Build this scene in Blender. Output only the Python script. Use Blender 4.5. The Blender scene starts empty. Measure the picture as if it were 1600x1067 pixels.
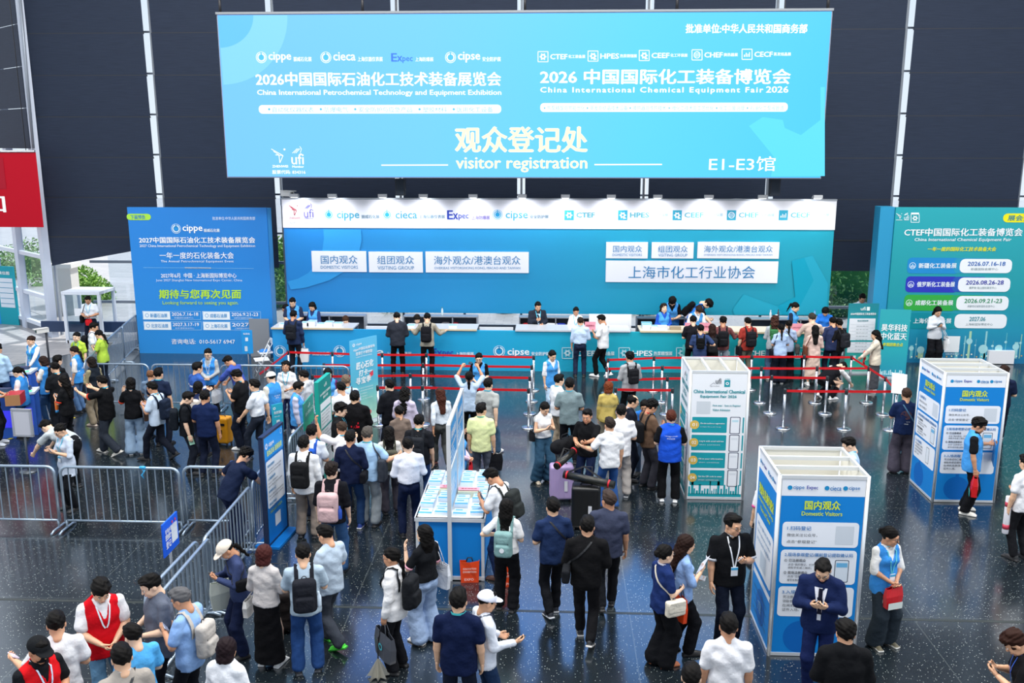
import bpy, math, random
import numpy as np
from mathutils import Vector, Matrix
random.seed(7); np.random.seed(7)
SC = bpy.context.scene
COL = SC.collection
F32 = np.float32
# ------------------------------------------------------------------ camera, world, light, exposure
FPX = 1445.0
CAMZ = 6.6
PITCH = math.radians(12.2)
YAW = math.radians(2.6)
cam = bpy.data.cameras.new('camera'); cam.lens = FPX/1600*36.0; cam.sensor_width = 36.0
cam.clip_end = 500
cam_o = bpy.data.objects.new('camera', cam); COL.objects.link(cam_o)
cam_o.location = (0, 0, CAMZ)
cam_o.rotation_euler = (math.radians(90)-PITCH, 0, YAW)
SC.camera = cam_o
CR = Matrix.Rotation(YAW, 3, 'Z') @ Matrix.Rotation(math.radians(90)-PITCH, 3, 'X')
SC.view_settings.view_transform = 'Standard'
SC.view_settings.look = 'None'
SC.view_settings.gamma = 1.0
SC.view_settings.use_curve_mapping = False
SC.view_settings.exposure = 0.25
try: SC.cycles.use_denoising = True
except Exception: pass
SC.cycles.max_bounces = 6; SC.cycles.diffuse_bounces = 3; SC.cycles.glossy_bounces = 3
SC.cycles.transparent_max_bounces = 8
SC.cycles.caustics_reflective = False; SC.cycles.caustics_refractive = False

world = bpy.data.worlds.new('overcast_sky'); SC.world = world; world.use_nodes = True
wn = world.node_tree; wb = wn.nodes['Background']
tc = wn.nodes.new('ShaderNodeTexCoord'); sp = wn.nodes.new('ShaderNodeSeparateXYZ')
rp = wn.nodes.new('ShaderNodeValToRGB')
wn.links.new(tc.outputs['Generated'], sp.inputs[0]); wn.links.new(sp.outputs['Z'], rp.inputs[0])
rp.color_ramp.elements[0].position = 0.0; rp.color_ramp.elements[0].color = (0.93, 0.96, 1.0, 1)
rp.color_ramp.elements[1].position = 0.6; rp.color_ramp.elements[1].color = (0.66, 0.80, 1.0, 1)
wn.links.new(rp.outputs[0], wb.inputs[0]); wb.inputs[1].default_value = 1.05

def lamp(name, kind, loc, energy, color=(1, 1, 1), rot=(0, 0, 0), parent=None, **kw):
    l = bpy.data.lights.new(name, kind); l.energy = energy; l.color = color
    for k, v in kw.items(): setattr(l, k, v)
    o = bpy.data.objects.new(name, l); COL.objects.link(o); o.location = loc; o.rotation_euler = rot
    if parent: o.parent = parent
    return o
# daylight beyond the glass wall
lamp('sun', 'SUN', (0, 60, 40), 4.5, (1.0, .97, .92), (math.radians(-35), 0, math.radians(-35)), angle=math.radians(2))
# unseen area lights added above the hall for soft overhead light, simulating high-bay lamps
for i, (x, y) in enumerate([(-11, 8), (0, 8), (11, 8), (-11, 21), (0, 21), (11, 21)]):
    lamp('added_roof_light', 'AREA', (x, y, 17.5), 1500, (1.0, 0.98, 0.95), shape='RECTANGLE', size=7.0, size_y=4.0)

# ------------------------------------------------------------------ pixel -> place
def ray(px, py):
    return (CR @ Vector(((px-800)/FPX, -(py-533.5)/FPX, -1))).normalized()
def ground(px, py, z=0.0):
    d = ray(px, py); t = (z-CAMZ)/d.z
    return Vector((d.x*t, d.y*t, z))
def onY(px, py, Y):
    d = ray(px, py); t = Y/d.y
    return Vector((d.x*t, Y, CAMZ+d.z*t))
def onplane(px, py, O, N):
    d = ray(px, py); c = Vector((0, 0, CAMZ)); t = (O-c).dot(N)/d.dot(N)
    return c+d*t

# ------------------------------------------------------------------ materials
def lin(h):
    h = h.lstrip('#')
    return tuple(((c/255)/12.92 if c/255 <= .04045 else ((c/255+.055)/1.055)**2.4) for c in (int(h[i:i+2], 16) for i in (0, 2, 4)))
MATS = {}
def mat(hexc, rough=.6, metal=0., emit=0., kind='plain', alpha=None):
    key = (hexc, rough, metal, emit, kind)
    if key in MATS: return MATS[key]
    m = bpy.data.materials.new('%s_%s' % (kind, hexc)); m.use_nodes = True
    nt = m.node_tree; b = nt.nodes['Principled BSDF']; c = lin(hexc)
    b.inputs['Base Color'].default_value = (*c, 1); b.inputs['Roughness'].default_value = rough
    b.inputs['Metallic'].default_value = metal
    if kind in ('printed', 'vinyl', 'plate'): b.inputs['Specular IOR Level'].default_value = .2
    if emit:
        b.inputs['Emission Color'].default_value = (*c, 1); b.inputs['Emission Strength'].default_value = emit
        b.inputs['Base Color'].default_value = (c[0]*.1, c[1]*.1, c[2]*.1, 1)
    if kind in ('cloth', 'hair', 'skin'):
        t = nt.nodes.new('ShaderNodeTexCoord'); n = nt.nodes.new('ShaderNodeTexNoise')
        n.inputs['Scale'].default_value = {'cloth': 9, 'hair': 45, 'skin': 30}[kind]; n.inputs['Detail'].default_value = 4
        nt.links.new(t.outputs['Object'], n.inputs['Vector'])
        bp = nt.nodes.new('ShaderNodeBump'); bp.inputs['Strength'].default_value = {'cloth': .75, 'hair': .5, 'skin': .1}[kind]
        bp.inputs['Distance'].default_value = {'cloth': .03, 'hair': .01, 'skin': .004}[kind]
        nt.links.new(n.outputs[0], bp.inputs['Height']); nt.links.new(bp.outputs[0], b.inputs['Normal'])
        mx = nt.nodes.new('ShaderNodeMix'); mx.data_type = 'RGBA'
        lo = .86 if kind != 'skin' else .93
        mx.inputs[6].default_value = (c[0]*lo, c[1]*lo, c[2]*lo, 1); mx.inputs[7].default_value = (min(1, c[0]*1.12), min(1, c[1]*1.12), min(1, c[2]*1.12), 1)
        nt.links.new(n.outputs[0], mx.inputs[0]); nt.links.new(mx.outputs[2], b.inputs['Base Color'])
        if kind == 'cloth': b.inputs['Specular IOR Level'].default_value = .12
        if kind == 'hair': b.inputs['Specular IOR Level'].default_value = .12
    MATS[key] = m
    return m
def cloth(h): return mat(h, .85, kind='cloth')
def print_(h): return mat(h, .45, kind='printed')
STEEL = lambda: mat('b9bec4', .3, .85, kind='steel')
CHROME = lambda: mat('c9cdd2', .24, 1.0, kind='chrome')

# ------------------------------------------------------------------ mesh building
def link_mesh(name, me, mats, parent=None, smooth=False):
    for m in mats: me.materials.append(m)
    o = bpy.data.objects.new(name, me); COL.objects.link(o)
    if parent is not None: o.parent = parent
    return o
class MB:
    def __init__(s): s.v = []; s.f = []; s.m = []; s.sm = []
    def add(s, vs, fs, m=0, smooth=False):
        b = len(s.v); s.v.extend([tuple(v) for v in vs])
        for f in fs: s.f.append(tuple(b+i for i in f)); s.m.append(m); s.sm.append(smooth)
        return s
    def box(s, c, d, m=0, R=None, taper=1.0):
        c = Vector(c); hx, hy, hz = d[0]/2, d[1]/2, d[2]/2; vs = []
        for z in (-hz, hz):
            t = taper if z > 0 else 1
            for x, y in ((-hx, -hy), (hx, -hy), (hx, hy), (-hx, hy)):
                p = Vector((x*t, y*t, z)); p = (R @ p) if R is not None else p
                vs.append(c+p)
        return s.add(vs, [(0, 3, 2, 1), (4, 5, 6, 7), (0, 1, 5, 4), (1, 2, 6, 5), (2, 3, 7, 6), (3, 0, 4, 7)], m)
    def rbox(s, c, d, r, m=0, R=None):     # box with rounded vertical-plane corners (profile in xz), thick in y
        c = Vector(c); pts = rrect(-d[0]/2, -d[2]/2, d[0]/2, d[2]/2, r)
        vs = [Vector((x, y, z)) for y in (-d[1]/2, d[1]/2) for x, z in pts]; n = len(pts)
        vs = [c+((R @ p) if R is not None else p) for p in vs]
        return s.add(vs, [tuple(range(n)), tuple(range(2*n-1, n-1, -1))]+[(i, i+n, (i+1) % n+n, (i+1) % n) for i in range(n)], m)
    def tube(s, pts, r, n=8, m=0, cap=True, smooth=True, closed=False):
        pts = [Vector(p) for p in pts]; rs = r if isinstance(r, (list, tuple)) else [r]*len(pts)
        vs = []; prev = None
        for i, p in enumerate(pts):
            a = pts[max(i-1, 0)]; b = pts[min(i+1, len(pts)-1)]; t = (b-a).normalized() if (b-a).length > 1e-9 else Vector((0, 0, 1))
            if prev is None: u = t.orthogonal().normalized()
            else:
                u = prev-t*prev.dot(t)
                u = u.normalized() if u.length > 1e-6 else t.orthogonal().normalized()
            prev = u; w = t.cross(u)
            for k in range(n):
                an = 2*math.pi*k/n; vs.append(p+(u*math.cos(an)+w*math.sin(an))*rs[i])
        fs = []
        for i in range(len(pts)-1):
            for k in range(n):
                k2 = (k+1) % n; fs.append((i*n+k, i*n+k2, (i+1)*n+k2, (i+1)*n+k))
        s.add(vs, fs, m, smooth)
        if cap:
            b = len(s.v)-len(vs); s.f.append(tuple(b+k for k in range(n-1, -1, -1))); s.m.append(m); s.sm.append(False)
            s.f.append(tuple(b+(len(pts)-1)*n+k for k in range(n))); s.m.append(m); s.sm.append(False)
        return s
    def lathe(s, prof, n=20, c=(0, 0, 0), m=0, smooth=True):   # prof: (r, z) list, closed with caps
        c = Vector(c); vs = [c+Vector((r*math.cos(2*math.pi*k/n), r*math.sin(2*math.pi*k/n), z)) for r, z in prof for k in range(n)]
        fs = [(i*n+k, i*n+(k+1) % n, (i+1)*n+(k+1) % n, (i+1)*n+k) for i in range(len(prof)-1) for k in range(n)]
        s.add(vs, fs, m, smooth); b = len(s.v)-len(vs)
        s.f += [tuple(b+k for k in range(n-1, -1, -1)), tuple(b+(len(prof)-1)*n+k for k in range(n))]; s.m += [m, m]; s.sm += [False, False]
        return s
    def ribbon(s, pts, nrm, w, th=.003, m=0):   # strip through pts, nrm = outward normals, w = width
        pts = [Vector(p) for p in pts]; N = [Vector(n).normalized() for n in nrm]; vs = []
        for i, p in enumerate(pts):
            t = (pts[min(i+1, len(pts)-1)]-pts[max(i-1, 0)]).normalized(); side = t.cross(N[i]).normalized()
            for a, b in ((-1, 0), (1, 0), (1, 1), (-1, 1)): vs.append(p+side*(w/2*a)+N[i]*(th*b))
        fs = [(i*4+k, i*4+(k+1) % 4, (i+1)*4+(k+1) % 4, (i+1)*4+k) for i in range(len(pts)-1) for k in range(4)]
        e = (len(pts)-1)*4
        return s.add(vs, fs+[(3, 2, 1, 0), (e, e+1, e+2, e+3)], m)
    def mesh(s, name):
        me = bpy.data.meshes.new(name); me.from_pydata(s.v, [], s.f)
        if s.f:
            me.polygons.foreach_set('material_index', s.m); me.polygons.foreach_set('use_smooth', s.sm)
        me.update(); return me
    def build(s, name, mats, parent=None, loc=None, rotz=None):
        if not isinstance(mats, (list, tuple)): mats = [mats]
        o = link_mesh(name, s.mesh(name), mats, parent)
        if loc is not None: o.location = loc
        if rotz is not None: o.rotation_euler = (0, 0, rotz)
        return o
def rrect(x0, z0, x1, z1, r, n=4):
    r = min(r, (x1-x0)/2, (z1-z0)/2); out = []
    for cx, cz, a0 in ((x1-r, z0+r, -90), (x1-r, z1-r, 0), (x0+r, z1-r, 90), (x0+r, z0+r, 180)):
        for i in range(n+1):
            a = math.radians(a0+90*i/n); out.append((cx+r*math.cos(a), cz+r*math.sin(a)))
    return out
def props(o, label=None, cat=None, group=None, kind=None):
    if label: o['label'] = label
    if cat: o['category'] = cat
    if group: o['group'] = group
    if kind: o['kind'] = kind
    return o
def thing(name, label, cat, loc=(0, 0, 0), rotz=0, group=None):
    o = bpy.data.objects.new(name, None); COL.objects.link(o); o.empty_display_size = .2
    o.location = loc; o.rotation_euler = (0, 0, rotz)
    return props(o, label, cat, group)
def clone(o, parent=None):
    c = o.copy(); COL.objects.link(c); c.parent = parent
    for ch in [x for x in KIDS(o)]: clone(ch, c)
    return c
def KIDS(o): return list(o.children)

# ------------------------------------------------------------------ lettering and flat printed shapes on a plane
TXT = {}
def text_geo(s, sp=1.0):
    if (s, sp) in TXT: return TXT[(s, sp)]
    c = bpy.data.curves.new('letters', 'FONT'); c.body = s; c.size = 1; c.space_character = sp; c.resolution_u = 2
    o = bpy.data.objects.new('letters', c); COL.objects.link(o)
    dg = bpy.context.evaluated_depsgraph_get(); me = bpy.data.meshes.new_from_object(o.evaluated_get(dg))
    v = np.zeros(len(me.vertices)*3, F32); me.vertices.foreach_get('co', v); v = v.reshape(-1, 3)[:, :2].copy()
    f = [tuple(p.vertices) for p in me.polygons]
    bpy.data.objects.remove(o); bpy.data.curves.remove(c); bpy.data.meshes.remove(me)
    if len(v): v -= v.min(0); ext = v.max(0)
    else: ext = np.array([1, 1], F32)
    TXT[(s, sp)] = (v, f, ext); return TXT[(s, sp)]
class Board:
    """a printed face: origin O, right U, up V; px() turns picture marks into plane marks"""
    def __init__(s, O, U, V=(0, 0, 1)):
        s.O = Vector(O); s.U = Vector(U).normalized(); s.V = Vector(V).normalized(); s.N = s.U.cross(s.V).normalized()
        s.layers = {}; s.z = (0, 0, 1)
    def zoom(s, ox, oy, k): s.z = (ox, oy, k); return s
    def uv(s, x, y):
        px, py = s.z[0]+x/s.z[2], s.z[1]+y/s.z[2]
        p = onplane(px, py, s.O, s.N)-s.O
        return p.dot(s.U), p.dot(s.V)
    def at(s, u, v, e=0.): return s.O+s.U*u+s.V*v+s.N*e
    def mb(s, part, m): return s.layers.setdefault(part, []).append(m) or m
    def poly(s, part, col, uvs, e=.004):
        s.layers.setdefault((part, col), MB()).add([s.at(u, v, e) for u, v in uvs], [tuple(range(len(uvs)))])
    def text(s, t, x0, y0, x1, y1, col, bold=0, sp=1.0, e=.008, part='lettering', slant=0):
        """fit text between picture marks (x0,y0) top-left and (x1,y1) bottom-right"""
        a = s.uv(x0, y1); b = s.uv(x1, y0); c = s.uv(x1, y1); d = s.uv(x0, y0)
        u0, v0 = a[0], a[1]; w = (c[0]-a[0]); h = ((d[1]-a[1])+(b[1]-c[1]))/2; ski = (c[1]-a[1])
        s.textuv(t, u0, v0, w, h, col, bold, sp, e, part, slant, ski)
    def textuv(s, t, u0, v0, w, h, col, bold=0, sp=1.0, e=.008, part='lettering', slant=0, rise=0):
        v, f, ext = text_geo(t, sp)
        if not len(v): return
        q = v/ext; uu = u0+q[:, 0]*w+slant*q[:, 1]*h; vv = v0+q[:, 1]*h+q[:, 0]*rise
        L = s.layers.setdefault((part, col), MB())
        offs = [(0, 0)]
        if bold: b = bold*h*.72; offs = [(0, 0), (b, 0), (-b, 0), (0, b*.6), (0, -b*.6)]
        for k, (du, dv) in enumerate(offs):
            ee = e+k*.0004
            L.add([tuple(s.at(float(x)+du, float(y)+dv, ee)) for x, y in zip(uu, vv)], f)
    def rect(s, col, x0, y0, x1, y1, r=0, e=.004, part='print'):
        a = s.uv(x0, y1); b = s.uv(x1, y0); s.rectuv(col, a[0], a[1], b[0], b[1], r, e, part)
    def rectuv(s, col, u0, v0, u1, v1, r=0, e=.004, part='print'):
        s.poly(part, col, rrect(u0, v0, u1, v1, r) if r else [(u0, v0), (u1, v0), (u1, v1), (u0, v1)], e)
    def ringuv(s, col, cu, cv, r1, r0=0, e=.006, part='print', a0=0, a1=360, n=28):
        L = s.layers.setdefault((part, col), MB())
        A = [math.radians(a0+(a1-a0)*i/n) for i in range(n+1)]
        if r0 <= 0: s.poly(part, col, [(cu+r1*math.cos(a), cv+r1*math.sin(a)) for a in A[:-1]], e); return
        vs = [s.at(cu+r*math.cos(a), cv+r*math.sin(a), e) for a in A for r in (r0, r1)]
        L.add(vs, [(2*i, 2*i+1, 2*i+3, 2*i+2) for i in range(n)])
    def ring(s, col, cx, cy, r1, r0=0, **k):
        c = s.uv(cx, cy); b = s.uv(cx+r1, cy); q = abs(b[0]-c[0]); s.ringuv(col, c[0], c[1], q, q*r0/r1, **k)
    def line(s, col, pts, w, e=.006, part='print', px=True):
        P = [s.uv(*p) for p in pts] if px else pts
        for a, b in zip(P, P[1:]):
            dx, dy = b[0]-a[0], b[1]-a[1]; l = math.hypot(dx, dy) or 1; nx, ny = -dy/l*w/2, dx/l*w/2
            s.poly(part, col, [(a[0]-nx, a[1]-ny), (b[0]-nx, b[1]-ny), (b[0]+nx, b[1]+ny), (a[0]+nx, a[1]+ny)], e)
    def shape(s, col, pts, e=.005, part='print'): s.poly(part, col, [s.uv(*p) for p in pts][::-1], e)
    def build(s, parent, emit=0, mats=None):
        names = {}
        for (part, col), m in s.layers.items(): names.setdefault(part, []).append((col, m))
        for part, lst in names.items():
            M = MB(); ms = []
            for i, (col, m) in enumerate(lst):
                b = len(M.v); M.v += m.v; M.f += [tuple(b+x for x in f) for f in m.f]; M.m += [i]*len(m.f); M.sm += [False]*len(m.f)
                ms.append(mat(col, .4, emit=emit, kind='screen') if emit else print_(col))
            tgt = parent
            for c in ([s.host] if getattr(s, 'host', None) else [x for x in parent.children if x.name.split('.')[0] in ('front_panel', 'board', 'face', 'panel', 'plate', 'screen_face', 'card', 'cloth', 'divider_panel')][:1]): tgt = c
            o = M.build(part, ms, None); o.parent = tgt; o.matrix_parent_inverse = parent_inv(tgt)
def parent_inv(p):
    M = Matrix.Identity(4); q = p; chain = []
    while q is not None: chain.append(q); q = q.parent
    for q in reversed(chain): M = M @ (q.matrix_parent_inverse @ q.matrix_basis if q.parent else q.matrix_basis)
    return M.inverted()
def world_of(o): return parent_inv(o).inverted()

# logos
def logo_disc(B, cx, cy, r, col='ffffff', inner='3fb4e6', e=.006):
    c = B.uv(cx, cy); q = abs(B.uv(cx+r, cy)[0]-c[0])
    B.ringuv(col, c[0], c[1], q, q*.91, e=e); B.ringuv(col, c[0], c[1], q*.76, q*.54, e=e, a0=100, a1=440)
    B.ringuv(inner, c[0], c[1], q*.45, 0, e=e+.001); B.rectuv(inner, c[0]-q*.09, c[1]+q*.3, c[0]+q*.09, c[1]+q*.95, 0, e+.001)
def logo_bird(B, x0, y0, x1, y1, col='ffffff', w=.02):
    X = lambda t: x0+(x1-x0)*t; Y = lambda t: y0+(y1-y0)*t
    B.line(col, [(X(0), Y(.05)), (X(.85), Y(.5)), (X(.62), Y(1)), (X(.55), Y(.45)), (X(.15), Y(.2))], w)
    B.line(col, [(X(.3), Y(.45)), (X(.85), Y(.5))], w); B.ring(col, X(.95), Y(.08), (x1-x0)*.07)
def logo_ufi(B, x0, y0, x1, y1, col='ffffff', w=.018):
    h = y1-y0
    B.text('ufi', x0, y0+h*.4, x1, y1, col, .015)
    X = lambda t: x0+(x1-x0)*t; Y = lambda t: y0+h*t
    for k in range(3): B.line(col, [(X(.05+k*.14), Y(.38)), (X(.45+k*.12), Y(.12))], w)
    B.line(col, [(X(.65), Y(0)), (X(.8), Y(.14)), (X(.7), Y(.36))], w)
def logo_gear(B, x0, y0, x1, y1, box='ffffff', ink='1f9ec6', fill=None, kind=0):
    if fill: B.rect(fill, x0, y0, x1, y1, e=.005)
    else:
        w = abs(B.uv(x1, y0)[0]-B.uv(x0, y0)[0])*.07
        B.line(box, [(x0, y0), (x1, y0), (x1, y1), (x0, y1), (x0, y0)], w)
    c = box; cx, cy, r = (x0+x1)/2, (y0+y1)/2, (x1-x0)*.26
    if kind == 3:
        B.ring(c, cx, cy, r*1.3, r*1.05); 
        for t in (-.5, 0, .5): B.line(c, [(cx-r, cy+r*t+r*.2), (cx+r, cy+r*t-r*.2)], .012)
    elif kind == 4:
        for i, hh in enumerate((.7, 1.3, 1.0, 1.5)): B.rect(c, cx-r*1.2+i*r*.65, cy+r-hh*r*1.2, cx-r*1.2+i*r*.65+r*.4, cy+r, e=.007)
    else:
        B.ring(c, cx, cy, r, r*.45, e=.007)
        for a in range(0, 360, 60):
            ca, sa = math.cos(math.radians(a)), math.sin(math.radians(a))
            B.shape(c, [(cx+r*.9*ca-r*.2*sa, cy+r*.9*sa+r*.2*ca), (cx+r*1.35*ca-r*.2*sa, cy+r*1.35*sa+r*.2*ca), (cx+r*1.35*ca+r*.2*sa, cy+r*1.35*sa-r*.2*ca), (cx+r*.9*ca+r*.2*sa, cy+r*.9*sa-r*.2*ca)], e=.007)
        if kind in (1, 2): B.shape(c, [(cx+r*.2, cy+r*.2), (cx+r*1.5, cy+r*1.3), (cx+r*.2, cy+r*1.5)], e=.008)
# ------------------------------------------------------------------ smooth body surfaces from distance fields
def A(*p): return np.array(p, F32)
def smin(a, b, k):
    if k <= 0: return np.minimum(a, b)
    h = np.clip(.5+.5*(b-a)/k, 0, 1); return b*(1-h)+a*h-k*h*(1-h)
class Field:
    def __init__(s): s.ops = []; s.noise = 0; s.seed = 0; s.nf = 1
    def cone(s, a, b, ra, rb, k=.03, fl=1., u=None):
        a = np.array(a, F32); b = np.array(b, F32); u = None if u is None or fl == 1 else np.array(u, F32)/np.linalg.norm(u)
        def f(P, a=a, b=b, ra=ra, rb=rb, fl=fl, u=u):
            q = P-a; ba = b-a
            if u is not None:
                q = q+u*((q@u)*(1/fl-1))[..., None]; ba = ba+u*((ba@u)*(1/fl-1))
            bb = float(ba@ba)+1e-9; t = np.clip((q@ba)/bb, 0, 1)
            r = np.linalg.norm(q-t[..., None]*ba, axis=-1)-(ra+(rb-ra)*t)
            return r*(.5+.5*fl) if u is not None else r
        R = max(ra, rb); s.ops.append(('u', f, np.minimum(a, b)-R, np.maximum(a, b)+R, k)); return s
    def ell(s, c, r, k=.02, sub=False, M=None):
        c = np.array(c, F32); r = np.array(r, F32); m = float(r.min())
        f = lambda P: (np.linalg.norm((P-c)/r, axis=-1)-1)*m
        R = float(r.max()); s.ops.append(('s' if sub else 'u', f, c-R, c+R, k)); return s
    def box(s, c, d, r, k=.01, sub=False):
        c = np.array(c, F32); d = np.array(d, F32)/2-r
        def f(P):
            q = np.abs(P-c)-d; return np.linalg.norm(np.maximum(q, 0), axis=-1)+np.minimum(q.max(-1), 0)-r
        s.ops.append(('s' if sub else 'u', f, c-d-r, c+d+r, k)); return s
    def rm(s, f): s.ops.append(('r', f, None, None, 0)); return s      # remove where f < 0
    def plane(s, n, p):                                                # keep side opposite n
        n = np.array(n, F32); p = np.array(p, F32); s.ops.append(('p', lambda P: (P-p)@n, None, None, 0)); return s
    def at(s, P):
        D = np.full(P.shape[:-1], 1., F32)
        for op, f, lo, hi, k in s.ops:
            d = f(P)
            D = smin(D, d, k) if op == 'u' else np.maximum(D, -d) if op in 'sr' else np.maximum(D, d)
        return D
    def grid(s, h):
        lo = np.min([o[2] for o in s.ops if o[0] == 'u'], 0)-2.5*h; hi = np.max([o[3] for o in s.ops if o[0] == 'u'], 0)+2.5*h
        n = np.ceil((hi-lo)/h).astype(int)+1
        ax = [(lo[i]+h*np.arange(n[i])).astype(F32) for i in range(3)]
        D = np.full(n, .3, F32)
        for op, f, l, u, k in s.ops:
            if l is None: sl = (slice(None),)*3
            else:
                p = 2*k+2*h
                sl = tuple(slice(max(0, int((l[i]-p-lo[i])/h)), min(n[i], int((u[i]+p-lo[i])/h)+2)) for i in range(3))
            P = np.stack(np.meshgrid(*[ax[i][sl[i]] for i in range(3)], indexing='ij'), -1)
            d = f(P)
            if op == 'u': D[sl] = smin(D[sl], d, k)
            elif op in 'sr': D[sl] = np.maximum(D[sl], -d)
            else: D[sl] = np.maximum(D[sl], d)
        if s.noise:
            r = np.random.RandomState(s.seed); X = [ax[0][:, None, None], ax[1][None, :, None], ax[2][None, None, :]]
            for _ in range(5):
                w = r.uniform(-1, 1, 3)*np.array([34, 34, 52])*s.nf; D = D+s.noise*.5*np.sin(w[0]*X[0]+w[1]*X[1]+w[2]*X[2]+r.uniform(0, 6))
        return D.astype(F32), lo, h
    def geo(s, h): return nets(*s.grid(h))
CO = np.array([(i, j, k) for i in (0, 1) for j in (0, 1) for k in (0, 1)])
EDG = [(a, b) for a in range(8) for b in range(a+1, 8) if abs(CO[a]-CO[b]).sum() == 1]
def nets(D, lo, h):
    S = D < 0
    cnt = sum(S[i:S.shape[0]-1+i, j:S.shape[1]-1+j, k:S.shape[2]-1+k].astype(np.int8) for i, j, k in CO)
    act = (cnt > 0) & (cnt < 8); I = np.argwhere(act)
    if not len(I): return np.zeros((0, 3), F32), np.zeros((0, 4), int)
    V = np.stack([D[I[:, 0]+a, I[:, 1]+b, I[:, 2]+c] for a, b, c in CO], 1)
    acc = np.zeros((len(I), 3), F32); n = np.zeros(len(I), F32)
    for a, b in EDG:
        va, vb = V[:, a], V[:, b]; m = ((va < 0) != (vb < 0)); t = np.where(m, va/np.where(m, va-vb, 1), 0)
        acc += m[:, None]*(CO[a]+t[:, None]*(CO[b]-CO[a])); n += m
    v = lo+h*(I+acc/n[:, None])
    ids = np.full(act.shape, -1, int); ids[act] = np.arange(len(I))
    Q = []
    for ax in range(3):
        b, c = (ax+1) % 3, (ax+2) % 3
        s1 = [slice(None)]*3; s2 = [slice(None)]*3; s1[ax] = slice(0, -1); s2[ax] = slice(1, None)
        X = S[tuple(s1)] != S[tuple(s2)]
        E = np.argwhere(X); E = E[(E[:, b] > 0) & (E[:, c] > 0) & (E[:, b] < S.shape[b]-1) & (E[:, c] < S.shape[c]-1)]
        ins = S[E[:, 0], E[:, 1], E[:, 2]]
        def cell(db, dc):
            e = E.copy(); e[:, b] += db; e[:, c] += dc; return ids[e[:, 0], e[:, 1], e[:, 2]]
        q = np.stack([cell(-1, -1), cell(0, -1), cell(0, 0), cell(-1, 0)], 1)
        q[~ins] = q[~ins][:, ::-1]; Q.append(q)
    Q = np.concatenate(Q); return v.astype(F32), Q[(Q >= 0).all(1)]
def np_mesh(name, v, q, mi=None):
    me = bpy.data.meshes.new(name); me.vertices.add(len(v)); me.vertices.foreach_set('co', np.ascontiguousarray(v, F32).ravel())
    me.loops.add(len(q)*4); me.loops.foreach_set('vertex_index', q.astype(np.int32).ravel())
    me.polygons.add(len(q)); me.polygons.foreach_set('loop_start', np.arange(0, len(q)*4, 4, dtype=np.int32))
    me.polygons.foreach_set('use_smooth', np.ones(len(q), bool))
    if mi is not None: me.polygons.foreach_set('material_index', mi.astype(np.int32))
    me.update(calc_edges=True); return me
def field_obj(name, F, h, mats, parent, cutmat=None):
    v, q = F.geo(h); mi = None
    if cutmat is not None: mi = cutmat(v[q].mean(1)).astype(int)
    return link_mesh(name, np_mesh(name, v, q, mi), mats, parent)

# ---- templates: head, hands, hair, shoes
def ellmesh(c, r, n=8):
    vs = []; qs = []
    for i in range(n+1):
        th = math.pi*i/n
        for j in range(n): vs.append((c[0]+r[0]*math.sin(th)*math.cos(2*math.pi*j/n), c[1]+r[1]*math.sin(th)*math.sin(2*math.pi*j/n), c[2]+r[2]*math.cos(th)))
    for i in range(n):
        for j in range(n): qs.append((i*n+j, (i+1)*n+j, (i+1)*n+(j+1) % n, i*n+(j+1) % n))
    return np.array(vs, F32), np.array(qs)
def joinq(lst):
    V = []; Q = []; M = []; b = 0
    for v, q, m in lst: V.append(v); Q.append(q+b); M.append(np.full(len(q), m)); b += len(v)
    return np.concatenate(V), np.concatenate(Q), np.concatenate(M)
TPL = {}
def head_tpl():
    if 'head' in TPL: return TPL['head']
    F = Field()
    F.ell((0, -.012, .028), (.077, .095, .089)).ell((0, .022, -.030), (.061, .067, .083), .03)
    F.cone((0, .050, -.086), (0, .058, -.090), .030, .022, .03)
    for x in (-1, 1):
        F.ell((x*.036, .058, -.034), (.026, .024, .026), .02)
        F.ell((x*.050, .020, -.070), (.018, .03, .022), .02)
    F.cone((-.034, .081, .027), (.034, .081, .027), .011, .011, .015)
    F.cone((0, .088, .014), (0, .105, -.022), .008, .013, .010)
    for x in (-1, 1): F.ell((x*.031, .102, .006), (.015, .014, .010), sub=True)
    for x in (-1, 1): F.ell((x*.079, -.010, -.008), (.009, .021, .032), .006)
    F.ell((0, .090, -.060), (.022, .009, .009), .008)
    F.cone((0, -.018, -.05), (0, -.030, -.13), .054, .052, .03)
    v, q = F.geo(.0075); L = [(v, q, 0)]
    for x in (-1, 1):
        L.append((*ellmesh((x*.031, .0845, .006), (.0135, .0075, .007)), 2)); L.append((*ellmesh((x*.031, .0900, .006), (.0065, .004, .0065)), 1))
        L.append((*ellmesh((x*.033, .0895, .0275), (.019, .006, .0042)), 1))
    L.append((*ellmesh((0, .0955, -.060), (.020, .006, .0065)), 3))
    TPL['head'] = joinq(L); return TPL['head']
def hand_tpl(c):
    k = ('hand', c)
    if k in TPL: return TPL[k]
    cur = {'relax': (.30, .40, .3), 'grip': (.85, 1.15, .8), 'hold': (.45, .75, .5)}[c]
    F = Field(); F.cone((0, 0, -.035), (0, 0, .02), .025, .027, .02, .72, (0, 1, 0))
    for i, (x, L) in enumerate(zip((.030, .010, -.011, -.030), (.072, .080, .074, .058))):
        k0 = A(x, 0, .088-.004*abs(i-1)); F.cone((x*.55, 0, .01), k0, .016, .0125, .012)
        p = k0; an = 0
        for s, a, r in zip((.45, .31, .24), cur, (.0098, .009, .0082)):
            an += a; q = p+L*s*A(0, math.sin(an), math.cos(an)); F.cone(p, q, r, r*.93, .003); p = q
    F.cone((.018, .006, .015), (.044, .020, .050), .015, .0115, .012); F.cone((.044, .020, .050), (.050, .036, .082), .0115, .009, .004)
    v, q = F.geo(.0055); TPL[k] = (v, q); return TPL[k]
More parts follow.
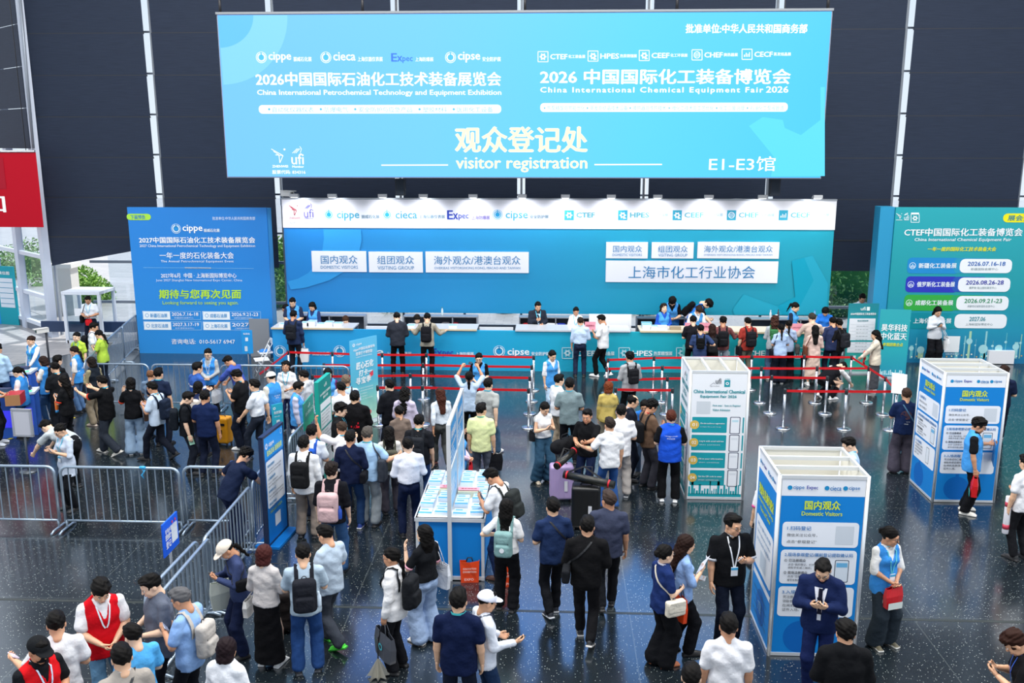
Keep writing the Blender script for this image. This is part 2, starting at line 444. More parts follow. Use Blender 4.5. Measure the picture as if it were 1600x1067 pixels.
def hair_field(st):
    F = Field(); F.noise = .0034; F.seed = 3; F.nf = 3.2
    F.ell((0, -.016, .036), (.087, .105, .096), .02)
    fr = .062
    front = lambda z, y=.045: F.rm(lambda P: np.maximum(y-P[..., 1], P[..., 2]-z))
    if st == 'short':
        F.ell((0, .045, .108), (.052, .040, .026), .03); front(.066)
        F.rm(lambda P: np.maximum(-.030-P[..., 1], P[..., 2]-.004)); F.rm(lambda P: P[..., 2]+.058)
    elif st == 'fringe':
        F.noise = .005; F.ell((0, 0, .085), (.083, .10, .058), .03); front(.042)
        F.rm(lambda P: np.maximum(-.030-P[..., 1], P[..., 2]+.012)); F.rm(lambda P: P[..., 2]+.068)
    elif st == 'thin':
        F.rm(lambda P: np.linalg.norm((P-A(0, .03, .12))/A(.062, .095, .055), axis=-1)-1); front(.07, .03)
        F.rm(lambda P: np.maximum(-.030-P[..., 1], P[..., 2]-.004)); F.rm(lambda P: P[..., 2]+.05)
    else:
        if st == 'bob':
            F.cone((0, -.022, .03), (0, -.030, -.075), .090, .088, .03); F.rm(lambda P: P[..., 2]+.118)
        if st in ('long', 'curly'):
            F.cone((0, -.030, .03), (0, -.055, -.10), .089, .088, .03); F.cone((0, -.062, -.08), (0, -.098, -.33), .085, .058, .04, .5, (0, 1, 0))
            if st == 'curly': F.noise = .008
        if st == 'pony':
            F.cone((0, -.10, .03), (0, -.135, .02), .026, .026, .02); F.cone((0, -.135, .02), (0, -.150, -.19), .030, .012, .015)
        if st == 'bun': F.ell((0, -.118, .030), (.040, .034, .040), .01)
        if st == 'lowpony': F.cone((0, -.09, -.04), (0, -.13, -.06), .022, .024, .02); F.cone((0, -.125, -.06), (0, -.118, -.30), .032, .016, .015)
        F.rm(lambda P: np.maximum(.030-P[..., 1]-.25*np.abs(P[..., 0]), P[..., 2]-.060+8*P[..., 0]**2))
        if st in ('pony', 'bun', 'lowpony'): F.rm(lambda P: np.maximum(np.maximum(-.025-P[..., 1], P[..., 2]-.0), np.abs(P[..., 1])-.3)); F.rm(lambda P: np.maximum(P[..., 2]+.052, -.07-P[..., 1]) if st != 'x' else P[..., 2])
    return F
def tpl_mesh(key, fn):
    if key not in TPL: TPL[key] = fn()
    return TPL[key]
def use_mesh(name, me, mats, parent, M=None):
    """an object sharing mesh data, with its own materials"""
    while len(me.materials) < len(mats): me.materials.append(None)
    o = bpy.data.objects.new(name, me); COL.objects.link(o)
    for i, m in enumerate(mats): o.material_slots[i].link = 'OBJECT'; o.material_slots[i].material = m
    o.parent = parent
    if M is not None: o.matrix_basis = M
    return o
def shoe_tpl(kind='shoe'):
    F = Field()
    F.cone((0, -.035, .045), (0, .11, .030), .036, .030, .02, 1); F.cone((0, .06, .03), (0, .155, .026), .040, .030, .02)
    F.cone((0, -.03, .05), (0, -.015, .095), .036, .040, .02)
    F.box((0, .055, .013), (.088, .285, .03), .012, .01)
    F.plane((0, 0, 1), (0, 0, .105)); F.plane((0, 0, -1), (0, 0, 0))
    v, q = F.geo(.011); c = v[q].mean(1); return np_mesh('shoe', v, q, (c[:, 2] < .024))
def cap_tpl():
    F = Field(); F.ell((0, -.012, .040), (.094, .112, .092)); F.rm(lambda P: P[..., 2]-.030)
    F.box((0, .125, .036), (.15, .13, .014), .006, .01); F.rm(lambda P: np.maximum((.09-P[..., 1]), .075**2-(P[..., 0]**2*1.1+(np.maximum(P[..., 1]-.1, 0))**2)))
    v, q = F.geo(.008); return np_mesh('cap', v, q)
def mask_tpl():
    F = Field(); F.ell((0, .026, -.046), (.066, .074, .062)); F.cone((0, .09, -.02), (0, .09, -.05), .022, .02, .02)
    F.rm(lambda P: .035-P[..., 1]+0*P[..., 0]) if False else F.plane((0, -1, 0), (0, .030, 0)); F.plane((0, 0, 1), (0, 0, -.008))
    v, q = F.geo(.007); return np_mesh('face_mask', v, q)
def glasses_tpl():
    m = MB()
    for x in (-1, 1):
        m.tube([(x*.032+.021*math.cos(t), .104, .004+.016*math.sin(t)) for t in np.linspace(0, 2*math.pi, 13)], .0022, 5, cap=False)
        m.tube([(x*.053, .104, .008), (x*.080, .06, .010), (x*.084, -.01, .004)], .002, 5)
    m.tube([(-.011, .105, .008), (.011, .105, .008)], .002, 5); return m.mesh('glasses')
SKIN = ['e3b593', 'd9a582', 'c99270', 'eac2a4']

ARMS = {'down': ((.14, .02, -1), (.05, .22, -1)), 'phone': ((.20, .26, -1), (-.66, .80, .36)), 'low': ((.22, .10, -1), (-.55, .80, -.15)),
    'clasp': ((.2, .18, -1), (-.62, .55, -.45)), 'fwd': ((.15, .75, -.65), (-.1, 1, .1)), 'fwdhi': ((.1, .95, -.3), (-.1, 1, .35)), 'up': ((.45, .5, .6), (-.5, .35, 1)), 'hip': ((.75, -.25, -.8), (-.85, .45, -.1)),
    'back': ((.25, -.5, -1), (-.8, -.15, -.5)), 'strap': ((.25, .15, -1), (-.25, .45, 1)), 'pull': ((.35, -.35, -1), (.1, -.25, -1)), 'swing': ((.1, .45, -1), (0, .7, -.8)), 'swingb': ((.15, -.4, -1), (.05, -.05, -1)),
    'face': ((.3, .35, -.8), (-.2, .35, 1)), 'side': ((.5, .2, -.8), (.35, .8, 0)), 'raise': ((.5, .55, .2), (.1, .25, 1)), 'ear': ((.6, .3, -.4), (-.55, .1, 1)), 'cross': ((.25, .25, -1), (-.95, .35, .1)), 'reach': ((.2, .8, -.9), (-.1, .7, -.8)), 'elbows': ((.25, .75, -.75), (-.55, .85, .1))}
HANDS = {'down': 'relax', 'swing': 'relax', 'swingb': 'relax', 'pull': 'grip', 'hip': 'relax', 'strap': 'grip', 'up': 'grip', 'face': 'relax'}
def nrm(v): v = np.array(v, F32); return v/np.linalg.norm(v)
PEOPLE = []; LASTLOC = [None]
def person(hx, hy, head, label, H=1.71, top='f2f3f5', sleeve='short', bottom='1b1d22', leg='slim', hair='short', hairc='0c0a09', L='down', R='down', lean=0, nod=12, turn=0,
           walk=0, vest=None, b=1.0, sex='m', skin=None, shoes=('1a1a1c', '1a1a1c'), hem=None, lan=None, badge=False, glasses=False, cap=None, mask=None, collar=None, cuff=None,
           inner=None, tie=None, skirt=None, crouch=0, sit=False, zf=0.0, res=None, group='visitors and staff in the registration hall', trim=None, yy=None, legyaw=0, back=None, hood=False, pocket=False):
    th = -math.radians(head); ln = math.radians(lean); fem = sex == 'f'
    idx = len(PEOPLE); skinm = mat(SKIN[idx % 4] if skin is None else skin, .5, kind='skin')
    # --- skeleton (metres for a 1.72 m person, facing +Y)
    pz = .93-.035*abs(walk)-crouch
    if sit: pz = .52
    P = A(0, -.10*math.sin(ln)*1.2, pz); u1 = A(0, math.sin(ln*.8), math.cos(ln*.8)); u2 = A(0, math.sin(ln*1.1), math.cos(ln*1.1))
    f1 = A(0, math.cos(ln*.8), -math.sin(ln*.8)); f2 = A(0, math.cos(ln*1.1), -math.sin(ln*1.1))
    W = P+.15*u1; C = W+.20*u2; S = C+.155*u2; N = S+.055*u2+f2*.0
    hp = ln*.9+math.radians(nod); hd = A(0, math.sin(min(hp, 1.9)*.75), math.cos(min(hp, 1.9)*.75)); Hc = N+hd*.118+A(0, math.cos(hp), -math.sin(hp))*.022
    hpitch = hp; Rh = Matrix.Rotation(-math.radians(turn), 3, 'Z') @ Matrix.Rotation(-hpitch, 3, 'X')
    MH = Matrix.Translation(Vector(Hc.tolist())) @ Rh.to_4x4() @ Matrix.Scale(1.10, 4)
    RhN = np.array(Rh, F32)
    sw = (.161 if fem else .188)*(b*.5+.5)
    # place so that the crown of the head meets the picture mark
    s = H/1.72; crown = Vector((RhN@A(0, -.01, .120)+Hc).tolist())*s
    RZ = Matrix.Rotation(th, 3, 'Z'); hit = ground(hx, hy, crown.z+zf) if yy is None else onY(hx, hy, yy)
    s *= 1.0
    if yy is None and 420 < hx < 1325 and hy <= 502: yy = 25.88; hit = onY(hx, hy, yy)
    if yy is not None: s *= (hit.z-zf)/crown.z; crown = crown*((hit.z-zf)/crown.z)
    cw = RZ @ crown; loc = Vector((hit.x-cw.x, hit.y-cw.y, zf))
    root = thing('person', label, 'person', loc, th, group); root.scale = (s, s, s)
    dist = loc.y; LASTLOC[0] = loc; h = res or (.015 if dist < 17 else .019)
    # --- arms
    J = {}
    for sd, nm in ((-1, L), (1, R)):
        ua, fa = ARMS[nm] if isinstance(nm, str) else nm
        ua = nrm((ua[0]*sd, ua[1], ua[2])); fa = nrm((fa[0]*sd, fa[1], fa[2]))
        if ln > .6 and nm == 'down': ua = nrm(ua+A(0, .5, 0)); fa = nrm(fa+A(0, .6, 0))
        sh = S+A(sd*sw, 0, 0)-u2*.040-f2*.01; el = sh+ua*.275; wr = el+fa*.245
        if nm in ('down', 'pull', 'swing', 'swingb', 'hip'): pn = A(-sd, 0, 0)
        elif nm == 'back': pn = A(0, -1, .2)
        elif nm == 'up': pn = A(-sd*.6, .6, 0)
        elif nm in ('strap', 'face', 'ear'): pn = A(-sd*.4, -.6, 0)
        else: pn = A(-sd*.8, -.3, .8)
        pn = nrm(pn-fa*float(pn@fa)); J[sd] = (sh, el, wr, fa, pn, ua)
    # --- legs
    Lg = {}
    for sd in (-1, 1):
        hipj = P+A(sd*.088, 0, -.02); r = random.Random(idx*7+sd)
        if sit: ank = A(sd*.12, .38, .085); pit = 0
        elif walk:
            fr = (sd > 0) == (walk > 0); w = abs(walk)
            ank = A(sd*.075, .30*w if fr else -.34*w, .085 if fr else .085+.09*w); pit = -.1*w if fr else .62*w
        elif crouch: ank = A(sd*.13, .06 if sd > 0 else -.12, .085 if sd > 0 else .12); pit = 0 if sd > 0 else .6
        else: ank = A(sd*(.10+r.uniform(0, .035)), r.uniform(-.05, .05), .085); pit = 0
        d = ank-hipj; dl = float(np.linalg.norm(d)); t1 = .435; t2 = .42
        if dl > t1+t2-.003: ank = hipj+d*((t1+t2-.003)/dl); d = ank-hipj; dl = t1+t2-.003; 
        ca = (t1*t1+dl*dl-t2*t2)/(2*t1*dl); sa = math.sqrt(max(0, 1-ca*ca)); dn = d/dl; fw = A(sd*.12, 1, 0); fw = nrm(fw-dn*float(fw@dn))
        kn = hipj+dn*(t1*ca)+fw*(t1*sa); Lg[sd] = (hipj, kn, ank, pit)
    am = .86 if fem else 1.0
    # --- body (skin)
    F = Field()
    F.cone(P, W, .125, .115, .04, .62, f1).cone(W, C, .115, .13, .04, .62, f2).cone(S-A(sw*.7, 0, 0)-u2*.045, S+A(sw*.7, 0, 0)-u2*.045, .045, .045, .04)
    F.cone(S, N+hd*.03, .052, .050*(.92 if fem else 1.05), .03)
    for sd in (-1, 1):
        sh, el, wr, fa, pn, ua = J[sd]; F.cone(sh, el, .050*am, .042*am, .02); F.cone(el, el+fa*.08, .043*am, .045*am, .01); F.cone(el+fa*.07, wr, .044*am, .029*am, .01)
        hj, kn, an, pit = Lg[sd]; F.cone(hj, kn, .062, .046, .02); F.cone(kn, kn+(an-kn)*.35, .046, .048, .01); F.cone(kn+(an-kn)*.3, an, .050, .033, .01)
    v, q = F.geo(.016 if h < .018 else .02); parts = [(v, q, 0)]
    hv, hq, hm = head_tpl(); hv2 = hv@RhN.T*1.10+Hc; bases = [(hv2, hq, hm)]
    V = [v, hv2]; Q = [q, hq+len(v)]; Mi = [np.zeros(len(q)), hm]; bb = len(v)+len(hv2)
    HW = {}
    for sd, nm in ((-1, L), (1, R)):
        sh, el, wr, fa, pn, ua = J[sd]; kind = HANDS.get(nm, 'hold') if isinstance(nm, str) else 'hold'
        tv, tq = hand_tpl(kind); T = np.cross(pn, fa) if sd < 0 else np.cross(fa, pn)
        R3 = np.stack([T, pn, fa], 1); vv = (tv*(.92 if fem else 1.0))@R3.T+wr+fa*.012; qq = tq if sd < 0 else tq[:, ::-1]
        V.append(vv); Q.append(qq+bb); Mi.append(np.zeros(len(qq))); bb += len(vv)
        HW[sd] = (wr+fa*.085+pn*.028, fa, pn, T)
    me = np_mesh('body', np.concatenate(V), np.concatenate(Q), np.concatenate(Mi))
    link_mesh('body', me, [skinm, mat('120f0e', .3, kind='eye'), mat('e9e6e2', .3, kind='eye'), mat('b5695c', .45, kind='lip')], root)
    # --- hair, cap, glasses, mask
    if hair != 'none':
        def mk(st=hair):
            v, q = hair_field(st).geo(.0085); return np_mesh('hair', v, q)
        use_mesh('hair', tpl_mesh(('hair', hair), mk), [mat(hairc, .62, kind='hair')], root, MH @ Matrix.Scale(.93, 4) if cap else MH)
    if cap: use_mesh('cap', tpl_mesh('cap', cap_tpl), [cloth(cap)], root, MH)
    if glasses: use_mesh('glasses', tpl_mesh('glasses', glasses_tpl), [mat('26262a', .3, kind='frame')], root, MH)
    if mask: use_mesh('face_mask', tpl_mesh('mask', mask_tpl), [cloth(mask)], root, MH)
    # --- trousers or skirt
    dress = skirt and skirt[2] if skirt and len(skirt) > 2 else False
    F = Field(); F.noise = .0034; F.seed = idx
    wd = {'slim': (.092, .075, .066), 'reg': (.096, .087, .084), 'wide': (.096, .104, .128)}[leg]; wb = b*.5+.5
    F.cone(P+A(0, 0, .08), P+A(0, 0, -.03), .138*wb, .152*wb, .03, .64, f1)
    if skirt:
        zb, rb = skirt[0], skirt[1]; F.cone(P+A(0, 0, -.03), (0, .02, zb), .165, rb, .05, .85, (0, 1, 0)); F.plane((0, 0, -1), (0, 0, zb))
    else:
        for sd in (-1, 1):
            hj, kn, an, pit = Lg[sd]; F.cone(hj, kn, wd[0]*wb, wd[1], .018); F.cone(kn, an+(kn-an)*.03, wd[1], wd[2], .02)
            F.ell(P+A(sd*.058, -.045, -.03), (.080*wb, .082, .09), .03)
        if not (walk or crouch or sit): F.plane((0, 0, -1), (0, 0, .055 if leg != 'wide' else .03))
    F.plane(u1, P+u1*(.10 if crouch or lean > 15 or sit or (hem or (0 if sleeve == 'tuck' else -.10)) > .0 else min(.10, (hem if hem is not None else -.10)+.05)))
    field_obj('skirt' if skirt else 'trousers', F, h, [cloth(skirt[3] if skirt and len(skirt) > 3 else bottom)], root)
    for sd in (-1, 1):
        hj, kn, an, pit = Lg[sd]; M = Matrix.Translation(Vector(an.tolist())) @ Matrix.Rotation(-sd*math.radians(9), 4, 'Z') @ Matrix.Rotation(-pit, 4, 'X') @ Matrix.Translation((0, 0, -.083))
        use_mesh('shoe', tpl_mesh('shoe', shoe_tpl), [mat(shoes[0], .5, kind='shoe'), mat(shoes[1], .6, kind='sole')], root, M)
    # --- upper garment
    def torso(F, o=0.0, down=-.10):
        F.cone(P+u1*(down-.16), P+u1*.02, (.194*wb+.014+o), (.180*wb+o), .03, .74, f1); F.cone(P, W, .178*wb+o, (.144 if fem else .168)*b+o, .05, .74, f1)
        F.cone(W, C, (.144 if fem else .168)*b+o, (.156 if fem else .178)*b+o, .05, .76, f2); F.cone(C, S-u2*.06, (.156 if fem else .178)*b+o, .138+o, .04, .68, f2)
        if fem:
            for x in (-1, 1): F.ell(C+A(x*.065, 0, -.0)+f2*.085, (.058+o, .050+o, .058+o), .03)
        for x in (-1, 1): F.cone(S+A(x*.02, 0, 0)+u2*.008, S+A(x*sw*.84, 0, 0)-u2*.034, .054+o, .046+o, .045)
        F.cone(S-u2*.02, N-u2*.004, .074+o, .060+o*.6, .035)
    if hem is None: hem = -.10 if sleeve != 'tuck' else .07
    F = Field(); F.noise = .0042; F.seed = idx+50; torso(F, 0.0, min(hem, .0)); o = .012 if sleeve == 'coat' else 0
    if o: F = Field(); F.noise = .0042; F.seed = idx+50; torso(F, .014, hem)
    for sd in (-1, 1):
        sh, el, wr, fa, pn, ua = J[sd]
        if sleeve == 'short': F.cone(sh, sh+ua*.195, .064*am, .072*am, .03)
        elif sleeve == 'half': F.cone(sh, el+ua*.0, .066*am, .070*am, .03)
        elif sleeve in ('long', 'coat'): F.cone(sh, el, .064*am+o, .058*am+o, .03); F.cone(el, wr-fa*.005, .059*am+o, .044*am+o, .02)
        elif sleeve == 'roll': F.cone(sh, el, .064*am, .060*am, .03); F.cone(el, el+fa*.09, .060*am, .056*am, .02)
        elif sleeve == 'cap': F.cone(sh, sh+ua*.05, .056*am, .054*am, .03)
    F.ell(N+f2*.075-u2*.012, (.040, .040, .055), .01, sub=True)
    F.plane(-u1, P+u1*hem)
    outer = F; extra = [cloth(top)]; cm = None
    if back: extra.append(cloth(back)); cm = lambda c: (np.abs(c[:, 2]-back_z) < .0)
    if hood: F.cone(N-f2*.06-u2*.03+A(-.05, 0, 0), N-f2*.06-u2*.03+A(.05, 0, 0), .062, .062, .03)
    name = 'coat' if sleeve == 'coat' else 'shirt' if not dress else 'dress'
    if inner:   # open front showing another colour
        pass
    elif trim:
        def cm(c): q = c-S; zz = q@u2; return (np.abs(zz-trim[1]) < trim[2])
        extra.append(cloth(trim[0]) if trim[0] != 'glow' else mat('e9eef5', .3, kind='reflective'))
    top_o = field_obj(name, F, h, extra, root, cm)
    if vest:
        F = Field(); F.noise = .0042; F.seed = idx+90; torso(F, .014, -.13)
        for sd in (-1, 1): F.ell(J[sd][0]+A(sd*.035, 0, -.03), (.062, .085, .105), sub=True)
        F.plane(-u1, P-u1*.13); F.rm(lambda Pn: np.maximum(np.maximum(np.abs(Pn[..., 0])-.012-.45*np.maximum(0, (Pn-C)@u2-.02), -((Pn-S)@f2)), -((Pn-C)@u2)))
        top_o = field_obj('vest', F, h, [cloth(vest)], root); outer = F
    if cuff:
        m = MB()
        for sd in (-1, 1):
            sh, el, wr, fa, pn, ua = J[sd]; a = sh+ua*.235; m.tube([Vector((a-ua*.016).tolist()), Vector((a+ua*.016).tolist())], .074*am, 14)
        m.build('cuff', cloth(cuff), top_o)
    # neck line: ring around the neck
    def neck_ring(r, z, th, ww):
        pts = []; ns = []
        for k in range(15):
            a = 2*math.pi*k/14; p = N+hd*z+A(r*math.sin(a), 0, 0)-f2*(r*.95*math.cos(a))+u2*(.012*math.cos(a)); pts.append(Vector(p.tolist())); ns.append(Vector((A(math.sin(a), 0, 0)-f2*math.cos(a)).tolist()))
        return pts, ns
    if collar:
        pts, ns = neck_ring(.062, -.004, 0, 0); m = MB().ribbon(pts, ns, .042, .006); m.build('collar', cloth(collar), top_o)
    if inner:
        patch(outer, S, u2, f2, lambda z: .022+max(0, z+.34)*.17, -.045, -.44, cloth(inner), top_o, 'shirt_front')
    if tie:
        m = MB(); zs = np.linspace(-.05, -.36, 7); pts = [surf(outer, S, u2, f2, 0, z) for z in zs]
        m.ribbon(pts, [Vector(f2.tolist())]*7, .045, .008); m.build('tie', cloth(tie), top_o)
    if lan:
        pts, ns = neck_ring(.075, .000, 0, 0); m = MB().ribbon(pts, ns, .022, .005)
        end = -.33 if badge else -.26
        for sd in (-1, 1):
            zs = [.035, -.02, -.08, -.15, -.22, end]; xs = [sd*.072, sd*.068, sd*.058, sd*.044, sd*.028, sd*.008]
            pp = [surf(outer, S, u2, f2, x, z)+Vector((f2*.004).tolist()) for x, z in zip(xs, zs)]
            m.ribbon(pp, [Vector(f2.tolist())]*6, .016, .003)
        lo_ = m.build('lanyard', mat(lan, .5, kind='ribbon'), root)
        if badge:
            c = surf(outer, S, u2, f2, 0, end-.055)+Vector((f2*.012).tolist()); bm_ = MB().box(c, (.085, .006, .115), 0)
            bm_.box(c+Vector((0, .004, .035)), (.085, .002, .03), 1); bm_.build('badge', [mat('eef1f6', .4, kind='card'), mat('3aa8dc', .4, kind='card')], lo_)
    info = dict(root=root, top=top_o, s=s, S=S, C=C, W=W, P=P, N=N, u2=u2, f2=f2, f1=f1, u1=u1, sw=sw, HW=HW, J=J, outer=outer, MH=MH, M=Matrix.LocRotScale(loc, Matrix.Rotation(th, 3, 'Z').to_quaternion(), (s, s, s)))
    PEOPLE.append(info); return info
def patch(F, S, u2, f2, wf, z0, z1, m, root, name, back=False, nz=10, nx=6, x0=0., off=.004):
    vs = []; zs = np.linspace(z0, z1, nz)
    for z in zs:
        for t in np.linspace(-1, 1, nx): vs.append(surf(F, S, u2, f2, x0+t*wf(z), z, back, off))
    fs = [(i*nx+j, i*nx+j+1, (i+1)*nx+j+1, (i+1)*nx+j) for i in range(nz-1) for j in range(nx-1)]
    return MB().add(vs, fs, 0, True).build(name, m, root)
def back_print(info, lines, col, x=0, z=-.16, w=.20, h=.03, back=True, step=.045):
    M = MB(); sg = -1 if back else 1
    for i, t in enumerate(lines):
        v, f, ext = text_geo(t); q = v/ext; ww = w*(1 if i == 0 else .6); us = (q[:, 0]-.5)*ww*(-sg)*(-1 if back else 1)*(1 if back else -1)*-1 if False else (q[:, 0]-.5)*ww*(1 if back else -1)
        zz = z-i*step+q[:, 1]*h; S, u2, f2 = info['S'], info['u2'], info['f2']; d = -f2 if back else f2
        O = S+np.stack([x+us, us*0, us*0], 1)+zz[:, None]*u2; T = np.linspace(.34, 0, 70).astype(F32); D = info['outer'].at((O[:, None, :]+T[None, :, None]*d).astype(F32)); k = np.argmax(D < 0, 1)
        M.add([tuple(p) for p in (O+d*(T[k]+.006)[:, None])], f)
    M.build('lettering', print_(col), info['top'])
def surf(F, S, u2, f2, x, z, back=False, off=.004):
    """point on the clothing in front (or behind) of the torso at side x and height z from the shoulders"""
    d = -f2 if back else f2; o = S+A(x, 0, 0)+u2*z; T = np.linspace(.34, -.05, 80).astype(F32); P = o+T[:, None]*d; D = F.at(P)
    i = np.argmax(D < 0) if (D < 0).any() else 50
    return Vector((o+d*(T[i]+off)).tolist())

# ------------------------------------------------------------------ things people carry
BAGGRP = 'bags carried by the visitors'
def carried(name, label, cat, info, base, group=None, rot=None):
    """top-level thing placed at a point given in the carrier's own measure"""
    M = info['M'] @ Matrix.Translation(base)
    if rot is not None: M = M @ rot
    r = thing(name, label, cat, group=group); l, q, s = M.decompose(); r.rotation_mode = 'XYZ'; r.location = l; r.rotation_euler = q.to_euler(); r.scale = s
    return r
def backpack_tpl():
    F = Field(); F.noise = .002; F.box((0, 0, .22), (.29, .15, .43), .06, .02); F.box((0, -.075, .13), (.22, .08, .20), .035, .015); F.box((0, -.055, .30), (.20, .06, .10), .03, .02)
    v, q = F.geo(.013); return np_mesh('pack', v, q)
def backpack(info, col, label, size=1.0, low=0., front=False, bottle=None, one=0, patch=None):
    S, u2, f2, o = info['S'], info['u2'], info['f2'], info['outer']; lean = math.atan2(float(u2[1]), float(u2[2]))
    c = max((surf(o, S, u2, f2, x, z, True).y for x, z in ((0, -.12), (.06, -.2), (0, -.35))), key=lambda y: -y) if lean < .5 else surf(o, S, u2, f2, 0, -.15, True).y
    pb = S-u2*(.50*size-.02+low); base = Vector(pb.tolist())
    y0 = min(surf(o, S, u2, f2, x, z, True).dot(Vector(f2.tolist())) for x, z in ((0, -.08), (.07, -.15), (0, -.3), (0, -.42)))
    fb = Vector(f2.tolist()); base = base-fb*(base.dot(fb)) + fb*(y0-.078*size)
    r = carried('backpack', label, 'backpack', info, base, BAGGRP, Matrix.Rotation(-lean, 4, 'X')); r.scale = r.scale*1.0
    me = tpl_mesh('pack', backpack_tpl); m = cloth(col); k = Matrix.Scale(size, 4)
    use_mesh('pack', me, [m], r, k)
    dk = mat('202024', .6, kind='webbing') if col not in ('1d1d20', '17171a') else mat('3a3a40', .6, kind='webbing')
    hb = MB().tube([Vector((.03*math.cos(t), .03, .425+.035*math.sin(t)))*size for t in np.linspace(0, math.pi, 8)], .006, 6); hb.build('handle', dk, r)
    hb = MB().tube([Vector((.10*math.cos(t), -.078+.0, .215+.10*math.sin(t)))*size for t in np.linspace(.3, math.pi-.3, 10)], .004, 5); hb.build('zip', dk, r)
    inv = (Matrix.Translation(base) @ Matrix.Rotation(-lean, 4, 'X')).inverted()
    for sd in (-1, 1):
        if one and sd != one: continue
        cc = S+A(sd*.095, 0, 0)-u2*.13; pts = []; ns = []
        for t in np.linspace(-.25, 1.18, 13):
            a = t*math.pi; d = -f2*math.cos(a)+u2*math.sin(a); T = np.linspace(.35, 0, 70).astype(F32); D = o.at(cc+T[:, None]*d); i = np.argmax(D < 0) if (D < 0).any() else 35
            pts.append(inv @ Vector((cc+d*(T[i]+.006)).tolist())); ns.append(inv.to_3x3() @ Vector(d.tolist()))
        MB().ribbon(pts, ns, .052, .008).build('strap', m, r)
    if bottle:
        b = MB().lathe([(.03, 0), (.032, .02), (.032, .14), (.012, .175), (.012, .20)], 12, Vector((.165, 0, .06))*size).build('side_bottle', mat(bottle, .15, kind='plastic'), r)
    if patch: MB().lathe([(.035, 0), (.035, .004)], 16).build('badge', mat(patch, .4, kind='patch'), r).matrix_basis = Matrix.Translation(Vector((0, -.118, .16))*size) @ Matrix.Rotation(math.pi/2, 4, 'X')
    return r
def tote(info, col, label, side=1, hang='hand', w=.34, hgt=.36, d=.10, name='tote_bag', text=None, tcol='ffffff', handle=None, hl=.22, kind='cloth', rotz=0, band=None, logo=None, drop=0):
    """bag with two loop handles hanging from a hand, a shoulder or an elbow"""
    if hang == 'hand': p = Vector(info['HW'][side][0].tolist())
    elif hang == 'elbow': p = Vector((info['J'][side][1]+info['J'][side][3]*.06).tolist())-Vector((0, 0, .045))
    else:
        j = info['J'][side]; p = Vector((j[0]+A(side*.01, 0, .06)).tolist()); hl = .34
    out = .0 if hang == 'hand' else side*(d/2+.055)
    base = p+Vector((out, 0, -hl-hgt-drop)); r = carried(name, label, 'bag', info, base, BAGGRP, Matrix.Rotation(rotz, 4, 'Z') if hang == 'hand' else Matrix.Rotation(math.pi/2, 4, 'Z'))
    m = MB(); nb = 6; vs = []
    for i, (z, k) in enumerate(((0, .86), (hgt*.15, .97), (hgt*.6, 1), (hgt, .97))):
        t = d*(.5 if z < hgt else .28)
        for x, y in ((-w/2, -t*.7), (-w/6, -t), (w/6, -t), (w/2, -t*.7), (w/2, t*.7), (w/6, t), (-w/6, t), (-w/2, t*.7)): vs.append((x*k+.006*math.sin(i*3+x*9), y, z+.01*math.sin(x*17+i)))
    fs = [(i*8+j, i*8+(j+1) % 8, (i+1)*8+(j+1) % 8, (i+1)*8+j) for i in range(3) for j in range(8)]
    m.add(vs, fs+[tuple(range(7, -1, -1))], 0, False)
    mm = cloth(col) if kind == 'cloth' else mat(col, .35, kind=kind); o = m.build('bag_body', mm, r); sol = o.modifiers.new('thick', 'SOLIDIFY'); sol.thickness = .004
    hm = MB()
    for y in (-1, 1):
        top = Vector((-out if hang == 'hand' else 0, y*.008, hgt+hl)) if hang == 'hand' else Vector((0, y*.01, hgt+hl))
        if hang != 'hand': top = Vector((0, y*.02+side*(d/2+.055)*1.0, hgt+hl))
        a = Vector((-w*.2, y*d*.28, hgt-.02)); c = Vector((w*.2, y*d*.28, hgt-.02)); hm.tube([a, a.lerp(top, .5)+Vector((-.012, 0, 0)), top+Vector((-.018, 0, -.004)), top+Vector((.018, 0, -.004)), c.lerp(top, .5)+Vector((.012, 0, 0)), c], .006, 6)
    hm.build('handle', mat(handle or col, .5, kind='webbing'), r)
    for fy in (-1, 1):
        B = Board((0, fy*d*.5+fy*.007, 0), (-fy, 0, 0) if fy > 0 else (1, 0, 0))
        if text:
            n = len(text)
            for i, t in enumerate(text): B.textuv(t, -w*.33, hgt*(.78-.2*i), w*.66, hgt*.10, tcol, .02, e=.006)
        if band: B.rectuv(band, -w*.44, hgt*.02, w*.44, hgt*.34, e=.004)
        if logo: B.ringuv(logo, 0, hgt*.5, hgt*.14, hgt*.08, e=.006)
        for (part, c), L in B.layers.items(): L.build(part, print_(c), r)
    return r
